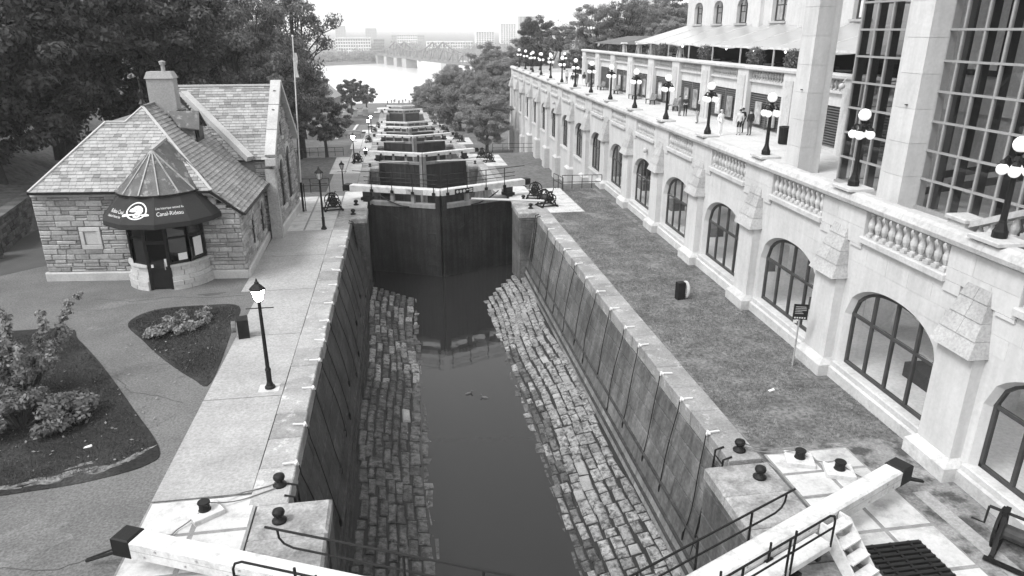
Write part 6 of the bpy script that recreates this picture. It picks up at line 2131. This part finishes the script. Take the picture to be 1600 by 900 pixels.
# short grass on the near lawns
def grass(name, n, area, h, lm, label, inside=None, seed=1, z=0.012):
    g = np.random.default_rng(seed)
    x = g.uniform(area[0], area[1], n); y = g.uniform(area[2], area[3], n)
    if inside:
        k = np.array([inside(a, b) for a, b in zip(x, y)])
        x, y = x[k], y[k]
    m = len(x)
    a = g.uniform(0, 2 * PI, m)
    hh = h * g.uniform(0.5, 1.3, m)
    w = 0.012
    v = np.zeros((m, 3, 3))
    v[:, 0] = np.stack([x - np.cos(a) * w, y - np.sin(a) * w, np.full(m, z)], 1)
    v[:, 1] = np.stack([x + np.cos(a) * w, y + np.sin(a) * w, np.full(m, z)], 1)
    v[:, 2] = np.stack([x + g.normal(size=m) * hh * 0.6, y + g.normal(size=m) * hh * 0.6, z + hh], 1)
    return tag(link(name, np_mesh(name, v.reshape(-1, 3), 3, lm)), label, 'grass', kind='stuff')
def in_poly(poly):
    def f(x, y):
        r = False
        for (a, b), (c, d) in zip(poly, poly[1:] + poly[:1]):
            if (b > y) != (d > y) and x < (c - a) * (y - b) / (d - b) + a: r = not r
        return r
    return f
P1 = [(-11.0, 28.0), (-10.5, 29.3), (-8.6, 29.5), (-7.15, 29.15), (-6.7, 22.4), (-7.4, 22.8), (-8.7, 24.4), (-10.0, 26.3)]
P2 = [(-13.5, 27.7), (-12.4, 26.5), (-10.6, 23.9), (-8.7, 20.7), (-7.3, 18.3), (-8.4, 17.3), (-12, 16.8), (-18, 17), (-18, 26)]
leaf_lawn = mat_leaf('leaf_lawn', 0.16, 0.2, 0.5)
leaf_lawn_dark = mat_leaf('leaf_lawn_dark', 0.05, 0.2, 0.5)
def patchy(x, y):
    return (math.sin(x * 2.1 + y * .7) + math.sin(y * 1.3 - x) + math.sin(x * 4.7 + y * 3.1) * .6) > -0.5 - random.random()
grass('grass', 60000, (9.4, 13.9, 15.7, 50), 0.05, leaf_lawn, 'short worn grass of the right lawn', patchy, 3)
grass('grass', 22000, (-11.2, -6.6, 22, 29.6), 0.05, leaf_lawn_dark, 'dark grass of the small lawn before the porch', in_poly(P1), 4, 0.03)
grass('grass', 40000, (-18, -7, 16.8, 28), 0.05, leaf_lawn_dark, 'dark grass of the lawn at the left edge', in_poly(P2), 5, 0.03)
# pale fallen leaves on the lawns
g = np.random.default_rng(8)
pts = []
for (n, a) in ((120, (-12, -7.5, 17.5, 24)), (70, (-10.5, -7, 23, 29)), (160, (9.5, 13.4, 15.7, 45)), (60, (-2, 0.6, 16, 40)), (40, (5, 7.5, 16, 40))):
    low = a[0] > -3 and a[1] < 9
    for _ in range(n):
        pts.append((g.uniform(a[0], a[1]), g.uniform(a[2], a[3]), -4.42 if low else 0.07))
pts = np.array(pts)
tag(link('fallen_leaves', np_mesh('fallen_leaves', leaf_cloud(pts, np.full(len(pts), 0.01), 1, 0.05, 0.2, 9, 3.0), 4, leaf_light)), 'scattered pale fallen leaves on lawns and lock floor', 'leaves', kind='stuff')
# ------------------------------------------------------------------ people (one skinned body mesh each)
skin_m = mat('skin', 0.38, 0.05, 4, 0.6)
cloth = {k: mat('cloth_' + k, c, 0.12, 6, 0.9) for k, c in (('white', 0.75), ('pale', 0.5), ('grey', 0.2), ('dark', 0.03), ('jeans', 0.09), ('black', 0.015))}
hair_m = {k: mat('hair_' + k, c, 0.2, 12, 0.7) for k, c in (('dark', 0.03), ('fair', 0.4), ('grey', 0.25))}
def person(label, loc, rz, top, legs, hair='dark', shoes='black', h=1.5, walk=0.0, arms='down', shorts=False, long_hair=False):
    t = thing('person', label, 'person', loc, rz)
    w = walk
    J = {'pelvis': (0, 0, .52, .072), 'spine': (0, .005, .63, .066), 'chest': (0, 0, .75, .082), 'neck': (0, .005, .84, .03), 'head': (0, -.008, .895, .05), 'crown': (0, 0, .955, .046)}
    E = [('pelvis', 'spine'), ('spine', 'chest'), ('chest', 'neck'), ('neck', 'head'), ('head', 'crown')]
    for s, sx in (('l', -1), ('r', 1)):
        f = w * sx
        J['hip' + s] = (sx * .048, 0, .49, .058)
        J['knee' + s] = (sx * .052, -.02 - .08 * f, .275, .038)
        J['ankle' + s] = (sx * .054, .01 - .17 * f, .048, .026)
        J['toe' + s] = (sx * .062, -.075 - .17 * f, .022, .022)
        E += [('pelvis', 'hip' + s), ('hip' + s, 'knee' + s), ('knee' + s, 'ankle' + s), ('ankle' + s, 'toe' + s)]
        J['sh' + s] = (sx * .105, .005, .79, .042)
        if arms == 'down':
            pts = [(sx * .135, .015 + .05 * f, .64, .03), (sx * .13, -.03 + .1 * f, .50, .021), (sx * .126, -.04 + .1 * f, .455, .02)]
        elif arms == 'front':
            pts = [(sx * .135, .0, .645, .031), (sx * .06, -.11, .60, .022), (sx * .02, -.125, .60, .02)]
        else:
            pts = [(sx * .14, .03, .65, .031), (sx * .11, -.05, .53, .022), (sx * .085, -.06, .51, .02)]
        for nm, p in zip(('el', 'wr', 'hand'), pts):
            J[nm + s] = p
        E += [('chest', 'sh' + s), ('sh' + s, 'el' + s), ('el' + s, 'wr' + s), ('wr' + s, 'hand' + s)]
        hx, hy, hz, _ = J['hand' + s]
        for k in range(4):
            J['f%d%s' % (k, s)] = (hx - sx * .004, hy + (k - 1.5) * .010, hz - (.034 if k in (1, 2) else .027), .0055)
            E.append(('hand' + s, 'f%d%s' % (k, s)))
        J['th' + s] = (hx - sx * .02, hy - .02, hz - .012, .006)
        E.append(('hand' + s, 'th' + s))
    names_ = list(J)
    me = bpy.data.meshes.new('body')
    me.from_pydata([(J[n][0] * h, J[n][1] * h, J[n][2] * h) for n in names_], [(names_.index(a), names_.index(b)) for a, b in E], [])
    tmp = bpy.data.objects.new('body_tmp', me)
    C.objects.link(tmp)
    tmp.modifiers.new('skin', 'SKIN')
    for i, n in enumerate(names_):
        sv = me.skin_vertices[0].data[i]
        sv.radius = (J[n][3] * h * (1.25 if n in ('chest', 'pelvis', 'spine') else 1), J[n][3] * h * (0.85 if n in ('chest', 'pelvis', 'spine') else 1))
        sv.use_root = (n == 'pelvis')
    ss = tmp.modifiers.new('sub', 'SUBSURF')
    ss.levels = ss.render_levels = 1
    bpy.context.view_layer.update()
    me2 = bpy.data.meshes.new_from_object(tmp.evaluated_get(bpy.context.evaluated_depsgraph_get()))
    bpy.data.objects.remove(tmp)
    me2.materials.clear()
    for m_ in (cloth[top], cloth[legs], skin_m, cloth[shoes]):
        me2.materials.append(m_)
    hands = [Vector(J['wr' + s][:3]) * h for s in 'lr'] + [Vector(J['hand' + s][:3]) * h for s in 'lr']
    for p in me2.polygons:
        c = p.center
        z = c.z / h
        if z > 0.835: mi = 2
        elif min((c - q).length for q in hands) < 0.045 * h: mi = 2
        elif z < 0.045: mi = 3
        elif z < 0.53 and abs(c.x) < 0.115 * h: mi = 2 if (shorts and z < 0.3) else 1
        else: mi = 0
        p.material_index = mi
        p.use_smooth = True
    link('body', me2, t)
    hd = MB()
    prof = [(max(.058 * h * math.sin(a), 1e-4), .062 * h * math.cos(a)) for a in np.linspace(1.75 if not long_hair else 2.1, 0, 7)]
    hd.lathe(prof, (0, .014 * h, .932 * h), 12)
    if long_hair:
        hd.tube([(0, .03 * h, .93 * h), (0, .045 * h, .86 * h), (0, .045 * h, .80 * h)], [.05 * h, .045 * h, .02 * h], 8)
    hd.build('hair', hair_m[hair], t, True)
    fc = MB().tube([(0, -.056 * h, .9 * h), (0, -.068 * h, .885 * h)], [.006 * h, .01 * h], 5)
    fc.build('nose', skin_m, t)
    for s in (-1, 1):
        MB().ball((s * .02 * h, -.05 * h, .91 * h), .007 * h, 6, 4).build('eye', hair_m['dark'], t)
    return t
TZ = 5.3
person('person in white jacket and white trousers standing on the terrace', (18.3, 38.9, TZ), R(20), 'white', 'white', 'fair', 'white', arms='bag')
person('person seen from behind in pale hooded top and black shorts', (19.45, 38.9, TZ), R(170), 'pale', 'black', 'dark', shorts=True)
person('person in dark jacket and jeans seen from behind, nearest the bin', (19.95, 38.6, TZ), R(185), 'dark', 'jeans', 'dark')
person('person in black between the hooded person and the one in jeans', (19.95, 39.6, TZ), R(175), 'black', 'black', 'dark')
person('person in dark top and grey trousers looking at the picture panels', (19.3, 44.5, TZ), R(-100), 'dark', 'grey', 'fair')
person('person in dark open jacket facing the lock by a lamp', (20.1, 48.6, TZ), R(-20), 'dark', 'black', 'fair', arms='front', h=1.42)
person('person in grey beside the one with the open jacket', (19.75, 48.8, TZ), R(30), 'grey', 'grey', 'dark', h=1.4)
person('person in dark top with pale trousers walking at the far end of the terrace', (18.6, 76.3, TZ), R(170), 'dark', 'white', 'dark', walk=0.5)
person('person in dark clothes in the far terrace group', (19.6, 78.4, TZ), R(160), 'dark', 'grey', 'dark', walk=0.3)
person('person in white trousers at the right of the far terrace group', (20.2, 77.6, TZ), R(150), 'dark', 'white', 'dark', long_hair=True, walk=0.4)
person('person in grey at the left of the far terrace group', (19.3, 82.0, TZ), R(10), 'pale', 'jeans', 'dark')
person('person in white walking on the left lawn beyond the fence', (-12.6, 98.0, lev(98.0)), R(60), 'white', 'white', 'dark', walk=0.6, h=1.9)
person('person in dark clothes on the far left path', (-6.8, 160, lev(160)), R(0), 'dark', 'dark', h=1.6, walk=0.5)
for i, x in enumerate((-1.5, 0.8, 2.6, 4.6, 6.2)):
    person('%s small figure at the river end of the locks, from the left' % ['first', 'second', 'third', 'fourth', 'fifth'][i], (x, 317 + (i % 2) * 1.5, -19.6 + 1.15), R(i * 50), ['dark', 'grey', 'black', 'white', 'dark'][i], 'dark', h=1.6)
# ------------------------------------------------------------------ far things: bridge, shore buildings, gate piers
far_white = mat('far_white', 0.62, 0.06, 0.05, 0.8)
far_grey = mat('far_grey', 0.30, 0.1, 0.05, 0.8)
far_dark = mat('far_dark', 0.12, 0.1, 0.05, 0.6)
steel_far = mat('steel_far', 0.14, 0.1, 0.2, 0.7)
br = thing('truss_bridge', 'steel truss bridge on stone piers crossing the river', 'bridge', (-21.6, 760, 0))
dirv = Vector((0.275, -0.9614, 0)).normalized()
wv = Vector((dirv.y, -dirv.x, 0)) * 4.2
DZ = -10.8
Lb = 340
MB().bar(Vector((0, 0, DZ)) - dirv * 60, dirv * Lb + Vector((0, 0, DZ)), 9.5, 1.6).build('deck', steel_far, br)
ptop = [(0, 2.5), (25, 3.5), (50, 4.5), (75, 7.5), (95, 12.5), (115, 8.0), (135, 6.2), (160, 6.2), (180, 8.5), (198, 13.5), (216, 9), (240, 6.5), (270, 6), (300, 5)]
for s in (-1, 1):
    for (a, h0), (b, h1) in zip(ptop[:-1], ptop[1:]):
        MB().bar(dirv * a + wv * s + Vector((0, 0, DZ + h0)), dirv * b + wv * s + Vector((0, 0, DZ + h1)), 0.7, 0.7).build('top_chord', steel_far, br)
    for k in range(31):
        a = k * 10
        hz = float(np.interp(a, [p[0] for p in ptop], [p[1] for p in ptop]))
        hn = float(np.interp(a + 10, [p[0] for p in ptop], [p[1] for p in ptop]))
        MB().bar(dirv * a + wv * s + Vector((0, 0, DZ)), dirv * a + wv * s + Vector((0, 0, DZ + hz)), 0.4, 0.4, (0, 1, 0)).build('vertical', steel_far, br)
        if k % 2:
            MB().bar(dirv * a + wv * s + Vector((0, 0, DZ)), dirv * (a + 10) + wv * s + Vector((0, 0, DZ + hn)), 0.35, 0.35).build('diagonal', steel_far, br)
        else:
            MB().bar(dirv * a + wv * s + Vector((0, 0, DZ + hz)), dirv * (a + 10) + wv * s + Vector((0, 0, DZ)), 0.35, 0.35).build('diagonal', steel_far, br)
for a, w in ((30, 8), (62, 9), (95, 10), (122, 13), (222, 12)):
    c = dirv * a
    mb = MB()
    q = [c + dirv * i * w / 2 + wv * j * 1.15 for i, j in ((-1, -1), (1, -1), (1, 1), (-1, 1))]
    mb.hexa([p + Vector((0, 0, RIVER - 1)) for p in q] + [p + Vector((0, 0, DZ - 0.8)) for p in q])
    mb.build('pier', far_grey, br)
def block(name, label, x0, x1, y, d, z0, z1, m, floors, cols, wm=far_dark, cat='building'):
    t = thing(name, label, cat, ((x0 + x1) / 2, y, z0), 0, 'buildings on the far shore')
    w = (x1 - x0) / 2
    MB().box(-w, w, 0, d, 0, z1 - z0).build('wall', m, t)
    MB().box(-w - .4, w + .4, -.4, d + .4, z1 - z0, z1 - z0 + 0.8).build('roof', m, t)
    fh = (z1 - z0) / floors
    wn_ = 2 * w / cols
    me = MB().box(-wn_ * .3, wn_ * .3, -0.15, 0.1, -fh * .28, fh * .28).mesh('window', wm)
    for f in range(floors):
        for c in range(cols):
            link('window', me, t, (-w + wn_ * (c + .5), 0, fh * (f + .55)))
    return t
G = RIVER + 4
block('apartment_block', 'long white low apartment block on the far shore, left', -69, -28, 905, 14, G, 2.5, far_white, 5, 14)
block('office_block', 'grey block right of the long white one', -25, -12, 930, 14, G, 1, far_grey, 5, 5)
block('tower_block', 'faint tower at the far left on the horizon', -135, -112, 1800, 20, G, 21, far_grey, 10, 6)
block('tower_block', 'second faint tower on the horizon, left of the bridge', -66, -40, 1800, 20, G, 16, far_grey, 9, 6)
block('wide_block', 'wide pale building behind the bridge truss', 5, 38, 1250, 20, G, 5, far_white, 5, 9)
block('tower_block', 'white striped tower right of the bridge', 120, 147, 1100, 18, G, 9, far_white, 9, 7)
block('tower_block', 'middle pale tower of the three on the right skyline', 171, 196, 1200, 18, G, 21, far_white, 12, 6)
block('tower_block', 'tallest tower of the three on the right skyline', 210, 242, 1250, 18, G, 33, far_grey, 14, 6)
block('low_block', 'low pale row of buildings beyond the bridge', 45, 110, 1050, 20, G, -4, far_white, 3, 18)
block('low_block', 'low white row on the horizon left of the bridge', -110, -75, 1000, 20, G, 0, far_white, 4, 9)
block('low_block', 'distant grey row on the horizon at the centre', -5, 60, 1500, 20, G, 2, far_grey, 4, 14)
block('low_block', 'distant pale row right of the tall tower', 250, 330, 1150, 20, G, 0, far_white, 4, 14)
# boats at the far landing
for i, (x, y) in enumerate(((22, 742), (27, 745), (33, 748), (38, 744))):
    t = thing('moored_boat', '%s white boat moored beyond the bridge pier, from the left' % ['first', 'second', 'third', 'fourth'][i], 'boat', (x, y, RIVER), R(80 + i * 7), 'boats at the far landing')
    MB().add([(-4, -1.2, 0.9), (-4, 1.2, 0.9), (2, 1.3, 1.0), (4.5, 0, 1.3), (2, -1.3, 1.0), (-4, -0.9, -.2), (-4, 0.9, -.2), (2, 0.8, -.2), (3.6, 0, -.2), (2, -.8, -.2)], [(0, 4, 3, 2, 1), (0, 1, 6, 5), (1, 2, 7, 6), (2, 3, 8, 7), (3, 4, 9, 8), (4, 0, 5, 9)]).build('hull', far_white, t)
    MB().hexa([(-2, -.9, 0.9), (1.5, -.9, 0.9), (1.5, .9, 0.9), (-2, .9, 0.9), (-1.8, -.8, 2.6), (0.6, -.8, 2.6), (0.6, .8, 2.6), (-1.8, .8, 2.6)]).build('cabin', far_white, t)
    MB().box(-1.5, 0.5, -0.95, 0.95, 1.6, 2.1).build('window', far_dark, t)
# stone store half hidden by the left trees near the river
st = thing('stone_store', 'stone building with steep gable half hidden behind the left trees', 'building', (-22.5, 205, -12.5), R(-8))
MB().box(-4.5, 4.5, 0, 12, -2, 6).build('wall', rubble, st)
MB().add([(-5, -.4, 5.9), (5, -.4, 5.9), (5, 12.4, 5.9), (-5, 12.4, 5.9), (0, -.4, 10.3), (0, 12.4, 10.3)], [(0, 1, 4), (1, 2, 5, 4), (2, 3, 5), (3, 0, 4, 5)]).build('roof', slate_a, st)
MB().box(2.9, 4.0, -0.5, 0.6, 5, 11.2).build('chimney', rubble, st)
for x in (-2.4, 0.3, 2.6):
    for z in (0.6, 3.4):
        w = MB().box(x - .45, x + .45, -0.06, 0.05, z, z + 1.4).build('window', far_dark, st)
        MB().box(x - .55, x + .55, -.12, 0.02, z - .15, z).build('sill', dressed, w)
# stone gate piers at the lower end and their low wall
for x, y, lb in ((-13.5, 232, 'left stone gate pier at the end of the left path'), (-10.2, 233, 'right stone gate pier at the end of the left path'), (13.6, 236, 'stone gate pier at the end of the right path')):
    t = thing('gate_pier', lb, 'gate pier', (x, y, lev(y)), 0, 'stone gate piers')
    MB().box(-0.8, 0.8, -0.8, 0.8, -0.3, 1.9).build('shaft', dressed, t)
    MB().hexa([(-1, -1, 1.9), (1, -1, 1.9), (1, 1, 1.9), (-1, 1, 1.9), (-.5, -.5, 2.4), (.5, -.5, 2.4), (.5, .5, 2.4), (-.5, .5, 2.4)]).build('cap', dressed, t)
lw_ = thing('parapet_wall', 'low pale wall with pipe rail behind the lone tree', 'wall', (-26, 236, lev(236)))
MB().box(0, 15.5, 0, 0.5, -1, 1.0).build('wall', dressed, lw_)
for i in range(9):
    MB().tube([(i * 1.9, .25, 1), (i * 1.9, .25, 2)], 0.05, 5).build('post', black_iron, lw_)
MB().tube([(0, .25, 1.9), (15.3, .25, 1.9)], 0.05, 5).build('rail', black_iron, lw_)
# paths on the far left and right lawns
def ribbon(name, pts, w, m, dz=0.05):
    v, f = [], []
    fine_p = []
    for a, b in zip(pts[:-1], pts[1:]):
        for j in range(12):
            fine_p.append(Vector(a).lerp(Vector(b), j / 12))
    fine_p.append(Vector(pts[-1]))
    for i, p in enumerate(fine_p):
        d = (fine_p[min(i + 1, len(fine_p) - 1)] - fine_p[max(i - 1, 0)]).normalized()
        s = Vector((d.y, -d.x)) * w / 2
        for q in (p - s, p + s):
            hf = h_left if q.x < 0 else h_right
            v.append((q.x, q.y, max(hf(q.x, q.y), lev(q.y)) + dz))
    f = [(2 * i, 2 * i + 1, 2 * i + 3, 2 * i + 2) for i in range(len(fine_p) - 1)]
    return tag(MB().add(v, f).build(name, m, smooth=True), kind='structure')
ribbon('path', [(-9.6, 88), (-9.0, 120), (-8.2, 160), (-7.6, 205), (-7.5, 240)], 3.4, asphalt)
ribbon('path_kerb', [(-12.6, 122), (-11.2, 160), (-9.6, 205)], 0.6, concrete_pale, 0.12)
ribbon('path', [(10.0, 190), (10.5, 225), (11.5, 250)], 3.0, concrete, 0.06)
for k in range(9):
    y = 300 + (k % 3) * 4
    x = -4 + k * 1.5
    t = tag(MB().lathe([(0.18, 0), (0.18, 0.9), (0.28, 1.0), (0.24, 1.15), (0.05, 1.25)], (x, y, -17.0), 8).build('quay_bollard', black_iron), '%s dark bollard at the river end of the flight, from the left' % (ordn[k].replace('nearest', 'first')), 'bollard', 'quay bollards')
# domed tower behind the trees left of the hotel
dt = thing('domed_tower', 'faint domed tower above the trees left of the hotel corner', 'tower', (150, 420, 0))
MB().box(-9, 9, -9, 9, 0, 24).build('shaft', far_grey, dt)
MB().lathe([(9, 24), (8.6, 28), (7, 32), (4.5, 34.5), (3, 35), (2.6, 38), (0.2, 41)], n=16).build('dome', far_grey, dt)
# ------------------------------------------------------------------ haze
hz = MB().box(-4200, 4200, -80, 5400, -34, 46).build('haze', None)
hz.data.materials.clear()
hm = bpy.data.materials.new('haze')
hm.use_nodes = True
hn = hm.node_tree.nodes
hn.clear()
ho = hn.new('ShaderNodeOutputMaterial')
pv_ = hn.new('ShaderNodeVolumePrincipled')
pv_.inputs['Color'].default_value = (1, 1, 1, 1)
pv_.inputs['Density'].default_value = 0.0003
pv_.inputs['Anisotropy'].default_value = 0.0
hm.node_tree.links.new(pv_.outputs[0], ho.inputs['Volume'])
hz.data.materials.append(hm)
tag(hz, 'pale haze in the air over the valley', 'haze', kind='stuff')
